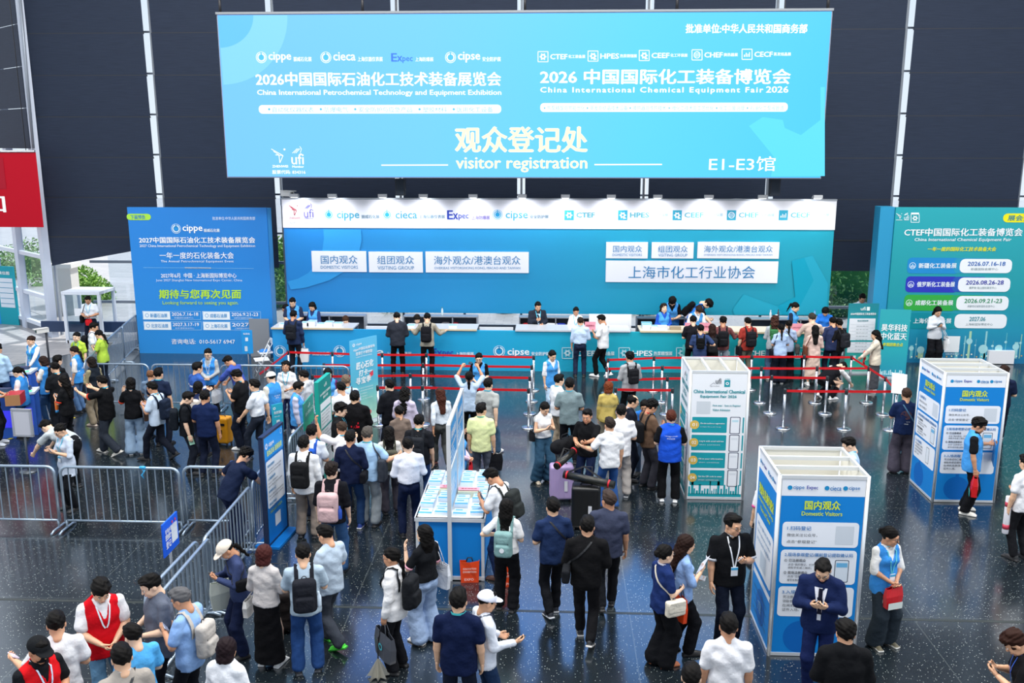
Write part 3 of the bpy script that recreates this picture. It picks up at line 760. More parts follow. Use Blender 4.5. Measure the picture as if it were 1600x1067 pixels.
def crossbag(info, col, label, side=-1, w=.24, h=.18, d=.08, z=-.50, kind='shoulder_bag', flap=None, across=True, y=.0, strapc=None, cat='bag'):
    """small bag at the hip on a strap over the opposite (or the same) shoulder"""
    S, u2, f2, P, o = info['S'], info['u2'], info['f2'], info['P'], info['outer']
    bx = side*(.19+d/2+.01); c = Vector((bx, y, float(S[2])+z)); r = carried(kind, label, cat, info, c-Vector((0, 0, h/2)), BAGGRP, Matrix.Rotation(math.pi/2, 4, 'Z'))
    F = Field(); F.noise = .0015; F.box((0, 0, h/2), (w, d, h), min(d, h)*.3, .01); v, q = F.geo(.011); link_mesh('bag_body', np_mesh('bag_body', v, q), [cloth(col)], r)
    if flap: MB().rbox((0, -side*0-(d/2+.004)*(1 if side < 0 else -1)*-1, h*.66), (w*.9, .008, h*.6), .03).build('flap', cloth(flap), r)
    inv = (Matrix.Translation(c-Vector((0, 0, h/2))) @ Matrix.Rotation(math.pi/2, 4, 'Z')).inverted(); ss = -side if across else side
    a1 = A(bx, 0, float(S[2])+z+h/2); pts = []; ns = []; top = S+A(ss*.10, 0, 0)+u2*.055
    for sgn in (-1, 1):
        for t in (np.linspace(0, 1, 9) if sgn < 0 else np.linspace(1, 0, 9)[1:]):
            x = (bx*.97)*(1-t)+ss*.10*t; z_ = (float(S[2])+z+h/2-.01)*(1-t)+(float(top[2]))*t; oo = A(x, 0, z_)+f2*0; d_ = f2*(sgn)
            T = np.linspace(.32, -.02, 60).astype(F32); D = o.at(oo+A(0, float(S[1])*t, 0)+T[:, None]*d_); i = np.argmax(D < 0) if (D < 0).any() else 58
            pts.append(inv @ Vector((oo+A(0, float(S[1])*t, 0)+d_*(T[i]+.007)).tolist())); ns.append(inv.to_3x3() @ Vector((d_+A(side*.2, 0, .3*t)).tolist()))
    MB().ribbon(pts, ns, .024, .005).build('strap', mat(strapc or col, .6, kind='webbing'), r)
    return r
def phone(info, label, side=1, screen='cfd8e6', col='1b1b1f', big=1.0, glow=.5, tilt=0):
    c, fa, pn, T = info['HW'][side]; X = Vector(T.tolist()); Y = Vector(fa.tolist()); Z = Vector(pn.tolist())
    M = Matrix((X, Y, Z)).transposed().to_4x4(); r = carried('phone', label, 'phone', info, Vector((c+pn*.006).tolist()), 'phones held in the queue', M)
    MB().rbox((0, 0, 0), (.075*big, .009, .152*big), .012, 0, Matrix.Rotation(-math.pi/2, 3, 'X')).build('phone_case', mat(col, .3, kind='phone'), r)
    m = MB().box((0, 0, .006), (.066*big, .142*big, .002)); m.build('screen', mat(screen, .2, emit=glow, kind='screen'), r); return r
def paper(info, label, side=1, col='eef0f4', w=.21, h=.297, name='paper_sheet', cat='paper', z=0):
    c, fa, pn, T = info['HW'][side]; X = Vector(T.tolist()); Y = Vector(fa.tolist()); Z = Vector(pn.tolist())
    M = Matrix((X, Y, Z)).transposed().to_4x4(); r = carried(name, label, cat, info, Vector((c+pn*.004).tolist()), None, M)
    m = MB(); n = 6; m.add([(x, y, .012*math.sin(y*9)) for y in np.linspace(-h/3, h*2/3, n) for x in (-w/2, w/2)], [(2*i, 2*i+1, 2*i+3, 2*i+2) for i in range(n-1)])
    o = m.build('sheet', print_(col), r); o.modifiers.new('t', 'SOLIDIFY').thickness = .0015; return r
# ------------------------------------------------------------------ the hall
def part(name, mb, mats, root):
    o = mb.build(name, mats, None)
    if root is not None: o.parent = root; o.matrix_parent_inverse = parent_inv(root)
    return o
def structure(name, mb, mats): return props(mb.build(name, mats), kind='structure')
def gradmat(name, stops, axis='X', lo=0, hi=1, rough=.5, emit=0, diag=0., blue=1.):
    m = bpy.data.materials.new(name); m.use_nodes = True; nt = m.node_tree; b = nt.nodes['Principled BSDF']
    t = nt.nodes.new('ShaderNodeTexCoord'); s = nt.nodes.new('ShaderNodeSeparateXYZ'); nt.links.new(t.outputs['Object'], s.inputs[0])
    mr = nt.nodes.new('ShaderNodeMapRange'); mr.inputs[1].default_value = lo; mr.inputs[2].default_value = hi
    if diag:
        ad = nt.nodes.new('ShaderNodeMath'); ad.operation = 'MULTIPLY_ADD'; nt.links.new(s.outputs['Z'], ad.inputs[0]); ad.inputs[1].default_value = diag
        nt.links.new(s.outputs[axis], ad.inputs[2]); nt.links.new(ad.outputs[0], mr.inputs[0])
    else: nt.links.new(s.outputs[axis], mr.inputs[0])
    r = nt.nodes.new('ShaderNodeValToRGB'); nt.links.new(mr.outputs[0], r.inputs[0]); e = r.color_ramp.elements
    while len(e) < len(stops): e.new(.5)
    for i, (p, c) in enumerate(stops): e[i].position = p; e[i].color = (*lin(c)[:2], lin(c)[2]*blue, 1)
    b.inputs['Roughness'].default_value = rough
    if emit: nt.links.new(r.outputs[0], b.inputs['Emission Color']); b.inputs['Emission Strength'].default_value = emit; b.inputs['Base Color'].default_value = (.02, .03, .04, 1)
    else: nt.links.new(r.outputs[0], b.inputs['Base Color'])
    return m
def glassmat(tint='f2f7fb', refl=.12):
    if 'glass' in MATS: return MATS['glass']
    m = bpy.data.materials.new('clear_glass'); m.use_nodes = True; nt = m.node_tree; nt.nodes.clear()
    o = nt.nodes.new('ShaderNodeOutputMaterial'); t = nt.nodes.new('ShaderNodeBsdfTransparent'); g = nt.nodes.new('ShaderNodeBsdfGlossy'); x = nt.nodes.new('ShaderNodeMixShader')
    t.inputs[0].default_value = (*lin(tint), 1); g.inputs['Roughness'].default_value = .02
    x.inputs[0].default_value = .06; nt.links.new(t.outputs[0], x.inputs[1]); nt.links.new(g.outputs[0], x.inputs[2]); nt.links.new(x.outputs[0], o.inputs[0])
    MATS['glass'] = m; return m
# floor: polished dark granite with pale chips and 2 m joints
fm = bpy.data.materials.new('polished_granite'); fm.use_nodes = True; nt = fm.node_tree; fb = nt.nodes['Principled BSDF']
tcn = nt.nodes.new('ShaderNodeTexCoord')
def N(kind, **kw):
    n = nt.nodes.new('ShaderNode'+kind)
    for k, v in kw.items(): setattr(n, k, v)
    return n
def Lk(a, b): nt.links.new(a, b)
vo = N('TexVoronoi'); vo.inputs['Scale'].default_value = 33; Lk(tcn.outputs['Object'], vo.inputs['Vector'])
lt = N('Math', operation='LESS_THAN'); Lk(vo.outputs['Distance'], lt.inputs[0]); lt.inputs[1].default_value = .19
sc_ = N('SeparateColor'); Lk(vo.outputs['Color'], sc_.inputs[0]); g2 = N('Math', operation='GREATER_THAN'); Lk(sc_.outputs[0], g2.inputs[0]); g2.inputs[1].default_value = .55
ch = N('Math', operation='MULTIPLY'); Lk(lt.outputs[0], ch.inputs[0]); Lk(g2.outputs[0], ch.inputs[1])
nz = N('TexNoise'); nz.inputs['Scale'].default_value = 1.3; nz.inputs['Detail'].default_value = 5; Lk(tcn.outputs['Object'], nz.inputs['Vector'])
cr = N('ValToRGB'); Lk(nz.outputs[0], cr.inputs[0]); cr.color_ramp.elements[0].position = .3; cr.color_ramp.elements[1].position = .75
cr.color_ramp.elements[0].color = (*lin('141b20'), 1); cr.color_ramp.elements[1].color = (*lin('1e272d'), 1)
mx1 = N('Mix', data_type='RGBA'); Lk(ch.outputs[0], mx1.inputs[0]); Lk(cr.outputs[0], mx1.inputs[6]); mx1.inputs[7].default_value = (*lin('aab2ad'), 1)
sx = N('SeparateXYZ'); Lk(tcn.outputs['Object'], sx.inputs[0])
def joint(out, off, period, w):
    a = N('Math', operation='SUBTRACT'); Lk(out, a.inputs[0]); a.inputs[1].default_value = off
    p = N('Math', operation='PINGPONG'); Lk(a.outputs[0], p.inputs[0]); p.inputs[1].default_value = period/2
    l = N('Math', operation='LESS_THAN'); Lk(p.outputs[0], l.inputs[0]); l.inputs[1].default_value = w; return l.outputs[0]
j1 = joint(sx.outputs['X'], 1.13, 4.0, .006); j2 = joint(sx.outputs['Y'], 14.28, 2.03, .005)
ja = N('Math', operation='MAXIMUM'); Lk(j1, ja.inputs[0]); Lk(j2, ja.inputs[1])
jm = N('Math', operation='MULTIPLY'); Lk(ja.outputs[0], jm.inputs[0]); jm.inputs[1].default_value = .22
mx2 = N('Mix', data_type='RGBA'); Lk(jm.outputs[0], mx2.inputs[0]); Lk(mx1.outputs[2], mx2.inputs[6]); mx2.inputs[7].default_value = (*lin('8f9894'), 1)
Lk(mx2.outputs[2], fb.inputs['Base Color'])
rn = N('TexNoise'); rn.inputs['Scale'].default_value = .5; rn.inputs['Detail'].default_value = 3; Lk(tcn.outputs['Object'], rn.inputs['Vector'])
rr = N('MapRange'); Lk(rn.outputs[0], rr.inputs[0]); rr.inputs[3].default_value = .13; rr.inputs[4].default_value = .22; Lk(rr.outputs[0], fb.inputs['Roughness'])
fb.inputs['IOR'].default_value = 2.5
structure('floor', MB().add([(-26, -4, 0), (26, -4, 0), (26, 30.55, 0), (-15.5, 30.55, 0), (-26, 40.1, 0)], [(0, 1, 2, 3, 4)]), fm)
structure('trim_1', MB().box((0, 12.18, .0), (40, .06, .004)), mat('2f3534', .35, kind='joint_strip'))
structure('ceiling', MB().box((0, 13, 19.7), (54, 38, .2)), mat('d8dadd', .8, kind='roof'))
# pale stone paving in the glazed corner and outside
pv = bpy.data.materials.new('pale_paving'); pv.use_nodes = True; nt = pv.node_tree; pb = nt.nodes['Principled BSDF']
tcn = nt.nodes.new('ShaderNodeTexCoord'); bk = N('TexBrick'); Lk(tcn.outputs['Object'], bk.inputs['Vector']); bk.inputs['Scale'].default_value = .8; bk.inputs['Mortar Size'].default_value = .008
bk.inputs['Color1'].default_value = (*lin('b4b0ae'), 1); bk.inputs['Color2'].default_value = (*lin('a29f9f'), 1); bk.inputs['Mortar'].default_value = (*lin('85868a'), 1)
Lk(bk.outputs['Color'], pb.inputs['Base Color']); pb.inputs['Roughness'].default_value = .35
g_ = lambda x, y: tuple(ground(x, y).xy)
a, b, c, d = ground(0, 575), ground(95, 556), ground(128, 530), ground(88, 527)
structure('floor_paving', MB().add([(a.x, a.y, .004), (b.x, b.y, .004), (-14.0, 30.5, .004), (-15.5, 30.5, .004), (-26, 40, .004), (-26, a.y, .004)], [tuple(range(6))]), pv)
structure('ground_outside', MB().add([(-60, 30.55, -.02), (60, 30.55, -.02), (60, 110, -.02), (-60, 110, -.02)], [(0, 1, 2, 3)]), pv)

# glass wall with dark blinds
YW = 30.6
bl = bpy.data.materials.new('blind_fabric'); bl.use_nodes = True; nt = bl.node_tree; bb_ = nt.nodes['Principled BSDF']
tcn = nt.nodes.new('ShaderNodeTexCoord'); mp = N('Mapping'); mp.inputs['Scale'].default_value = (1.2, 1, 42); Lk(tcn.outputs['Object'], mp.inputs[0])
nn = N('TexNoise'); nn.inputs['Scale'].default_value = 1.5; nn.inputs['Detail'].default_value = 6; Lk(mp.outputs[0], nn.inputs['Vector'])
rmp = N('ValToRGB'); Lk(nn.outputs[0], rmp.inputs[0]); rmp.color_ramp.elements[0].color = (*lin('1a2333'), 1); rmp.color_ramp.elements[1].color = (*lin('2b364a'), 1)
Lk(rmp.outputs[0], bb_.inputs['Base Color']); bb_.inputs['Roughness'].default_value = .7; bb_.inputs['Specular IOR Level'].default_value = .25
bmp = N('Bump'); bmp.inputs['Strength'].default_value = .25; bmp.inputs['Distance'].default_value = .01; Lk(nn.outputs[0], bmp.inputs['Height']); Lk(bmp.outputs[0], bb_.inputs['Normal'])
gaps = [-13.12+4.01*k for k in range(-2, 9)]
seams = [10.0-1.31*k for k in range(-8, 7)]
wb_ = MB()
for i, x0 in enumerate(gaps[:-1]):
    if i < 1: continue
    xa, xb = x0+.13, gaps[i+1]-.13; zb = 2.45
    zs = sorted([z for z in seams if z > 2.8])
    if i == 1:
        xa = onY(82, 415, YW).x; za = onY(82, 415, YW).z; zr = onY(214, 384, YW).z
        wb_.add([(xa, YW-.02, za), (xb, YW-.02, zr), (xb, YW-.02, zs[0]-.02), (onY(66, 290, YW).x-.0, YW-.02, zs[0]-.02)], [(0, 1, 2, 3)])
        xa = onY(66, 290, YW).x
        pv2 = zs[0]
    else: wb_.add([(xa, YW, zb), (xb, YW, zb), (xb, YW, zs[0]-.01), (xa, YW, zs[0]-.01)], [(0, 1, 2, 3)])
    for a, b in zip(zs, zs[1:]+[19.5]):
        wb_.add([(xa, YW, a+.012), (xb, YW, a+.012), (xb, YW-.035, b-.0), (xa, YW-.035, b)], [(0, 1, 2, 3)])
        wb_.box(((xa+xb)/2, YW+.0, a), (xb-xa, .03, .035), 1)
wall = structure('wall_back', wb_, [bl, mat('22262d', .6, kind='seam')])
wall.modifiers.new('thick', 'SOLIDIFY').thickness = -.01
pm = mat('aab2bd', .4, .3, kind='painted_steel')
tk = [0]
def trim(mb, m=None): tk[0] += 1; return structure('trim_%d' % (tk[0]+1), mb, m or pm)
for k, x in enumerate(gaps[1:]):
    trim(MB().box((x, YW+.28, 9.7), (.07, .10, 19.5)), mat('8a929c', .45, .2, kind='painted_steel'))
tr = MB()
for z in [9.3-1.31*k+.8 for k in range(-7, 6)]+[2.55, 1.15]: tr.box((3, YW+.5, z), (38, .07, .06 if z > 3 else .09))
tr.box((3, YW+.5, .28), (38, .09, .36)); trim(tr, mat('7d8794', .45, .2, kind='painted_steel'))
# dark kick rail and glazing at the corner
o = MB(); p0, p1 = onY(66, 515, 30.3), onY(212, 515, 30.3); o.box(((p0.x+p1.x)/2, 30.3, .42), (p1.x-p0.x, .10, .36)); trim(o, mat('1f3558', .4, kind='painted_steel'))
for k in range(5):
    xs = [-15.4, -9.1, -5.1, 3, 7, 19]
    structure('window_%d' % (k+1), MB().box(((xs[k]+xs[k+1])/2, YW+.56, 9.6), (xs[k+1]-xs[k]-.02, .012, 19)), glassmat())
# the oblique glazed wall of the corner: posts, rails, panes
c0, c1 = ground(84, 526), ground(43, 511); dv = (c1-c0); L = dv.length; dv.normalize()
nv = Vector((dv.y, -dv.x, 0))
pw = MB(); rw = MB()
def opos(t): return c0+dv*t
posts = [0, L, L*2.05, L*3.1]
for i, t in enumerate(posts):
    p = opos(t); m = MB()
    R3 = Matrix.Rotation(math.atan2(dv.y, dv.x), 3, 'Z')
    m.box((p.x, p.y, 9.5), (.34, .22, 19), 0, R3); trim(m, mat('c9d2e2', .45, .1, kind='painted_steel'))
for z in (.30, 1.35, 2.75, 4.2, 5.6):
    a, b = opos(0), opos(posts[-1]); rw.box(((a.x+b.x)/2, (a.y+b.y)/2, z), ((b-a).length, .14, .13), 0, R3)
trim(rw, mat('d3dae6', .45, .1, kind='painted_steel'))
a, b = opos(0), opos(posts[-1])
trim(MB().box(((a.x+b.x)/2, (a.y+b.y)/2, .13), ((b-a).length, .10, .26), 0, R3), mat('6f7886', .45, .2, kind='painted_steel'))
structure('window_6', MB().box(((a.x+b.x)/2+.05, (a.y+b.y)/2+.05, 9.5), ((b-a).length, .012, 19), 0, R3), glassmat())
bl0 = MB(); za = onY(30, 232, 31).z
for k in range(9):
    z0 = za+1.31*k
    bl0.add([(opos(.25).x-.3*0, opos(.25).y, z0), (opos(posts[-1]).x, opos(posts[-1]).y, z0), (opos(posts[-1]).x, opos(posts[-1]).y, z0+1.29), (opos(.25).x, opos(.25).y, z0+1.29)], [(0, 1, 2, 3)])
for v in range(len(bl0.v)): x, y, z = bl0.v[v]; bl0.v[v] = (x-.25*nv.x*(-1), y-.3, z)
w = structure('wall_left', bl0, bl); w.modifiers.new('thick', 'SOLIDIFY').thickness = .02
tb = onY(52, 232, 30.3); trim(MB().tube([onY(28, -40, 30.3), tb], .045, 8), mat('8f97a3', .4, .3, kind='painted_steel'))

# outside: hedges and trees beyond the glass
def foliage(name, label, cat, blobs, n, cols, leaf=.10, trunk=None, group=None, seed=1):
    rs = np.random.RandomState(seed); root = thing(name, label, cat, (blobs[0][0], blobs[0][1], 0), group=group); V = []; F = []; MI = []
    tot = sum(b[3]*b[4] for b in blobs); b0 = 0
    for (x, y, z, rx, rz) in blobs:
        k = int(n*rx*rz/tot); d = rs.normal(size=(k, 3)); d /= np.linalg.norm(d, axis=1)[:, None]; r = rs.uniform(.72, 1.04, k)[:, None]
        c = d*r*np.array([rx, rx*.8, rz])+np.array([x, y, z]); c = c[c[:, 2] > .05]; k = len(c)
        a = rs.normal(size=(k, 3)); a /= np.linalg.norm(a, axis=1)[:, None]; bq = np.cross(a, rs.normal(size=(k, 3))); bq /= np.linalg.norm(bq, axis=1)[:, None]; s = leaf*rs.uniform(.6, 1.2, k)[:, None]
        V.append(np.stack([c-a*s, c+bq*s*.5, c+a*s, c-bq*s*.5], 1).reshape(-1, 3)); F.append(np.arange(k*4).reshape(-1, 4)+b0); b0 += k*4; MI.append(rs.randint(0, len(cols), k))
    o = link_mesh('foliage', np_mesh('foliage', np.concatenate(V), np.concatenate(F), np.concatenate(MI)), [mat(c, .6, kind='leaf') for c in cols], None); o.parent = root; o.matrix_parent_inverse = parent_inv(root)
    core = MB()
    for (x, y, z, rx, rz) in blobs:
        v, q = ellmesh((x, y, z), (rx*.62, rx*.5, rz*.62), 12); core.add([tuple(p) for p in v], [tuple(f) for f in q], 0, True)
    part('inner_growth', core, mat(cols[0], .9, kind='leaf'), root)
    if trunk: part('trunk', MB().tube([(trunk[0], trunk[1], 0), (trunk[0]+.1, trunk[1], trunk[2])], [.14, .09], 8), mat('5b4a3a', .9, kind='bark'), root)
    return root
def bl_(px, py, Y, rx, rz): p = onY(px, py, Y); return (p.x, p.y, p.z, rx, rz)
foliage('hedge', 'round pale green hedge seen through the glass behind the white entrance booth', 'hedge', [bl_(118, 452, 37, 1.15, 1.05), bl_(150, 462, 38, .8, .8)], 5200, ['5d8a2f', '8bb84a', 'a9cf66', '6fa03a'], .075)
foliage('hedge', 'tall green hedge behind the slanting white window posts', 'hedge', [bl_(8, 440, 48, 1.8, 1.9), bl_(48, 425, 45, 1.4, 1.7), bl_(22, 470, 45, 1.4, 1.4), bl_(62, 470, 42, 1.0, 1.4)], 6000, ['4f7a35', '7aa653', '98be70'], .10, seed=2)
foliage('tree', 'leafy tree outside between the stand backdrop and the show notice wall', 'tree', [bl_(1325, 440, 38, 1.9, 1.9), bl_(1290, 430, 40, 1.6, 1.8), bl_(1370, 430, 40, 1.8, 1.8), bl_(1335, 415, 39, 1.8, 1.5)], 9000, ['3f8a3a', '5fae4c', '8cc86a', '4a9440'], .11, trunk=(onY(1340, 470, 39).x, 39, 2.2), seed=3)
foliage('shrub', 'low shrubs outside under the tree by the notice wall', 'shrub', [bl_(1315, 490, 36, 1.0, .6), bl_(1345, 492, 36.5, .9, .6)], 3000, ['35652c', '6f9a55'], .08, seed=4)
foliage('tree', 'sunlit green tree outside in the gap beside the next-show notice', 'tree', [bl_(440, 425, 38, 1.3, 1.5), bl_(432, 455, 37, .9, .9)], 5000, ['5c8f36', '86b84e', 'a5cf70'], .09, seed=5)
for i, (px, w_) in enumerate([(620, 2.2), (790, 1.2), (960, 2.6), (1010, 1.2)]):
    foliage('shrub', ['clipped shrub glimpsed below the backdrop behind the seated clerk', 'small shrub glimpsed below the backdrop near the suited man', 'shrub glimpsed below the backdrop behind the white screen', 'shrub glimpsed below the backdrop by the pink desk signs'][i], 'shrub', [bl_(px, 500, 36, w_*.5, .55)], 2200, ['5a8a44', '8cb570'], .07, seed=10+i)
r = thing('stone_pillar', 'pale stone garden pillar outside beside the round hedge', 'pillar', onY(106, 480, 35)[:2]+(0,)); p = onY(106, 480, 35); part('shaft', MB().box((p.x, 35, .9), (.8, .6, 1.9)), mat('d9d6d0', .7, kind='stone'), r); part('cap_stone', MB().box((p.x, 35, 1.9), (1.0, .8, .16)), mat('e6e4df', .7, kind='stone'), r)

# ------------------------------------------------------------------ hanging LED screen
YL = 26.4
tl, tr_, br_, bl2 = onY(340, 25, YL), onY(1298, 16.5, YL), onY(1283, 275, YL), onY(357, 278, YL)
xl, xr = -9.32, 7.36; zt, zb = 10.0, 5.62
led = thing('led_screen', 'huge glowing blue visitor registration screen hanging from the roof', 'screen', (0, YL, zb))
part('screen_face', MB().add([(xl, YL, zb), (xr, YL, zb), (xr, YL, zt), (xl, YL, zt)], [(0, 1, 2, 3)]), gradmat('led_picture', [(0, '66b9e9'), (.35, '62c0ee'), (.7, '48c6ec'), (1, '34bfe2')], 'X', xl, xr, .3, 1.0, blue=2.05), led)
part('frame', MB().box(((xl+xr)/2, YL+.10, (zt+zb)/2), (xr-xl+.06, .16, zt-zb+.06)).box(((xl+xr)/2, YL+.05, zt+.05), (xr-xl+.1, .14, .06)), mat('8c9196', .4, .5, kind='aluminium'), led)
for px in (343, 566, 820, 1058, 1294):
    p = onY(px, 20, YL); part('cable', MB().tube([(p.x, YL+.06, zt+.06), (p.x+.02, YL+.06, 19.5)], .015, 6).tube([(p.x, YL+.06, zt+.05), (p.x, YL+.06, zt+.45)], .04, 6), mat('26262a', .5, .3, kind='cable'), led)
B = Board((0, YL, 0), (1, 0, 0)); W_ = 'fbfeff'
B.zoom(340, 0, 3.333)
a = B.uv(0, 86)
def pie(cx, cy, r0, r1, col, a0, a1, e):
    B.ringuv(col, cx, cy, r1, r0, e=e, a0=a0, a1=a1)
B.poly('print', '77c3ee', [(xl+.01, zt-.01)]+[(xl+1.95*math.cos(t), zt-1.85*math.sin(t)) for t in np.linspace(math.pi/2*.985, 0.005, 24)][::1], .003)
B.poly('print', '58b2e6', [(xl+.01, zt-.01)]+[(xl+1.0*math.cos(t), zt-.86*math.sin(t)) for t in np.linspace(math.pi/2*.985, 0.005, 24)], .005)
for x, n, sub, x1, x2 in ((228, 'cippe', '振威石化展', 384, 490), (564, 'cieca', '上海仪器仪表展', 718, 860), (1213, 'cipse', '安全防护展', 1367, 1475)):
    logo_disc(B, x, 299, 28, W_, '45b5ea'); B.text(n, x+40, 272 if x < 1000 else 270, x1, 325 if n != 'cieca' else 315, W_, .035); B.text(sub, x1+12, 296, x2, 320, W_, .02)
B.text('E', 906, 278, 934, 320, '2f6fd8', .05); B.text('x', 936, 292, 962, 320, '2f6fd8', .05); B.text('pec', 964, 298, 1016, 328, '2f6fd8', .03); B.text('上海防爆展', 1030, 298, 1124, 320, W_, .02)
B.text('2026中国国际石油化工技术装备展览会', 202, 376, 1475, 447, W_, .045)
B.text('China International Petrochemical Technology and Equipment Exhibition', 208, 468, 1477, 502, W_, .04)
B.rect(W_, 216, 545, 1477, 592, .1)
for x0, x1, t in ((287, 502, '自动化仪器仪表'), (556, 680, '防爆电气'), (735, 1014, '安全防护与应急产品'), (1070, 1194, '塑胶材料'), (1248, 1434, '医用化工设备')):
    B.ring('49b6e6', x0-18, 569, 6); B.text(t, x0, 557, x1, 584, '6fb4d2')
logo_bird(B, 280, 772, 352, 848, W_, .018); logo_ufi(B, 386, 762, 450, 856, W_, .014)
B.text('ZHENWEI', 286, 860, 367, 872, W_, .06); B.text('Member', 390, 862, 450, 873, W_, .06); B.text('股票代码: 834316', 286, 886, 458, 906, W_, .03)
B.line('fbfdf0', [(853, 860), (1200, 859)], .035)
B.zoom(820, 0, 3.2)
B.text('批准单位:中华人民共和国商务部', 804, 120, 1410, 166, W_, .05)
for i, (x, n, x1, s2, x2) in enumerate(((66, 'CTEF', 212, '化工装备展', 302), (316, 'HPES', 470, '热泵精馏展', 560), (572, 'CEEF', 722, '化工环保展', 813), (836, 'CHEF', 988, '换热器展', 1064), (1086, 'CECF', 1238, '蒸发结晶展', 1330))):
    y = 258-i*3.0; logo_gear(B, x, y, x+50, y+51, W_, '7fb9f0', kind=i); B.text(n, x+62, y+13, x1, y+38, W_, .07); B.text(s2, x1+6, y+16, x2, y+33, W_, .03)
B.text('2026 中国国际化工装备博览会', 78, 346, 1325, 420, W_, .05)
B.text('China International Chemical Equipment Fair', 78, 436, 1190, 470, W_, .06, sp=1.25); B.text('2026', 1206, 432, 1316, 463, W_, .06)
B.rect(W_, 77, 513, 1316, 560, .1)
for x0, x1, t in ((112, 300, '热泵精馏与节能优化'), (326, 514, '蒸发与结晶技术设备'), (540, 706, '换热器与传热技术'), (735, 944, '微化工技术与工艺优化'), (972, 1097, '化工三废治理'), (1126, 1294, '石油化工泵阀管道')):
    B.ring('49b6e6', x0-13, 540, 4); B.text(t, x0, 528, x1, 553, '7fbdd6')
B.line('fbfdf0', [(348, 823), (686, 822)], .035)
B.text('E1-E3馆', 920, 782, 1250, 855, W_, .01)
B.poly('print', '52cbee', [B.uv(x, y) for x, y in ((1500, 880), (1230, 882), (1250, 790), (1120, 630), (1190, 585), (1290, 600), (1300, 640), (1380, 675), (1478, 600), (1478, 435), (1500, 435))][::-1], .002)
B.zoom(0, 0, 1)
B.text('观众登记处', 712, 198, 917, 238, 'fff2c6', .05); B.text('visitor registration', 713, 246, 917, 269, 'fff2c6', .035)
B.build(led, emit=1.0)

# ------------------------------------------------------------------ registration stand: backdrop, counter, cabinets
YB = 28.5
bx0, bx1 = -8.40, 8.47; zb0, zb1, zh = 1.33, 4.86, onY(800, 357, YB).z
bd = thing('stand_backdrop', 'wide blue to teal backdrop with a white logo header over the registration counter', 'backdrop', (0, YB, 0))
part('panel', MB().box(((bx0+bx1)/2, YB+.06, (zb0+zh)/2), (bx1-bx0, .12, zh-zb0)), gradmat('backdrop_print', [(0, '1f86d4'), (.38, '1c95cf'), (.62, '129cc0'), (1, '0b9ab0')], 'X', bx0, bx1, .45), bd)
part('header', MB().box(((bx0+bx1)/2, YB+.05, (zb1+zh)/2), (bx1-bx0+.02, .16, zb1-zh)), mat('f1f1f8', .5, kind='vinyl'), bd)
part('top_rail', MB().box(((bx0+bx1)/2, YB+.05, zb1+.02), (bx1-bx0+.04, .18, .05)), mat('9aa0a8', .4, .5, kind='aluminium'), bd)
for x in (bx0+.05, -2.8, 2.8, bx1-.05): part('support_post', MB().box((x, YB+.2, 1.3), (.08, .08, 2.6)), mat('c8ccd2', .4, .5, kind='aluminium'), bd)
YF = YB-.031
B = Board((0, YF, 0), (1, 0, 0)).zoom(420, 300, 3.478)
logo_bird(B, 110, 70, 158, 128, 'a8454e', .025); logo_ufi(B, 192, 62, 244, 138, '6b66b8', .02); B.text('ZHENWEI', 112, 136, 172, 147, 'b06a70', .03); B.text('Member', 196, 138, 244, 147, '8b86c8', .03); B.text('股票代码: 834316', 114, 160, 246, 174, 'b9b9c9')
for x, n, sub, x1, x2, xr_ in ((327, 'cippe', '振威石化展', 492, 602, 372), (643, 'cieca', '上海仪器仪表展', 806, 957, 690), (1243, 'cipse', '安全防护展', 1407, 1520, 1288)):
    logo_disc(B, x, 123, 27, '6fbfe2', '2a9fd6'); B.text(n, xr_, 104, x1, 155 if n != 'cieca' else 144, '4aa9c8', .03); B.text(sub, x1+12, 124, x2, 144, '5c8fa8', .01)
B.text('E', 971, 100, 1000, 148, '2b47b8', .05); B.text('x', 1002, 116, 1028, 148, '2b47b8', .05); B.text('pec', 1032, 122, 1086, 154, '2b47b8', .03); B.text('上海防爆展', 1102, 128, 1201, 150, '7a6cc0', .01)
B.poly('print', '2d92dc', [B.uv(x, y) for x, y in ((110, 485), (180, 470), (250, 420), (290, 340), (300, 260), (296, 200), (470, 200), (440, 330), (380, 460))], .003) if False else None
q0 = B.uv(96, 480); q1 = B.uv(298, 240)
B.shape('2a8ad6', [(94, 203), (296, 203), (300, 250), (290, 320), (262, 385), (215, 440), (160, 470), (100, 486)], .003)
B.shape('38a0e6', [(296, 203), (500, 203), (505, 260), (490, 330), (430, 420), (330, 480), (200, 520), (120, 530), (102, 486), (160, 470), (215, 440), (262, 385), (290, 320), (300, 250)], .002)
B.zoom(860, 300, 3.478)
for i, (x, n, x1, s2, x2) in enumerate(((76, 'CTEF', 240, '化工装备展', 350), (367, 'HPES', 535, '热泵精馏展', 638), (663, 'CEEF', 830, '化工环保展', 936), (958, 'CHEF', 1128, '换热器展', 1216), (1240, 'CECF', 1408, '蒸发结晶展', 1514))):
    logo_gear(B, x, 99, x+52, 153, 'f0f5fa', 'ffffff', fill='3aaac8', kind=i); B.text(n, x+66, 112, x1, 138, '5db9cc', .06); B.text(s2, x1+12, 115, x2, 133, '9cc4d2')
B.shape('27a6c2', [(990, 640), (1050, 555), (1235, 622), (1330, 570), (1312, 375), (1425, 345), (1510, 500), (1500, 668), (1000, 668)], .003)
B.shape('119fbc', [(1235, 622), (1330, 570), (1312, 375), (1380, 357), (1430, 480), (1330, 668), (1260, 668)], .004)
B.build(bd)
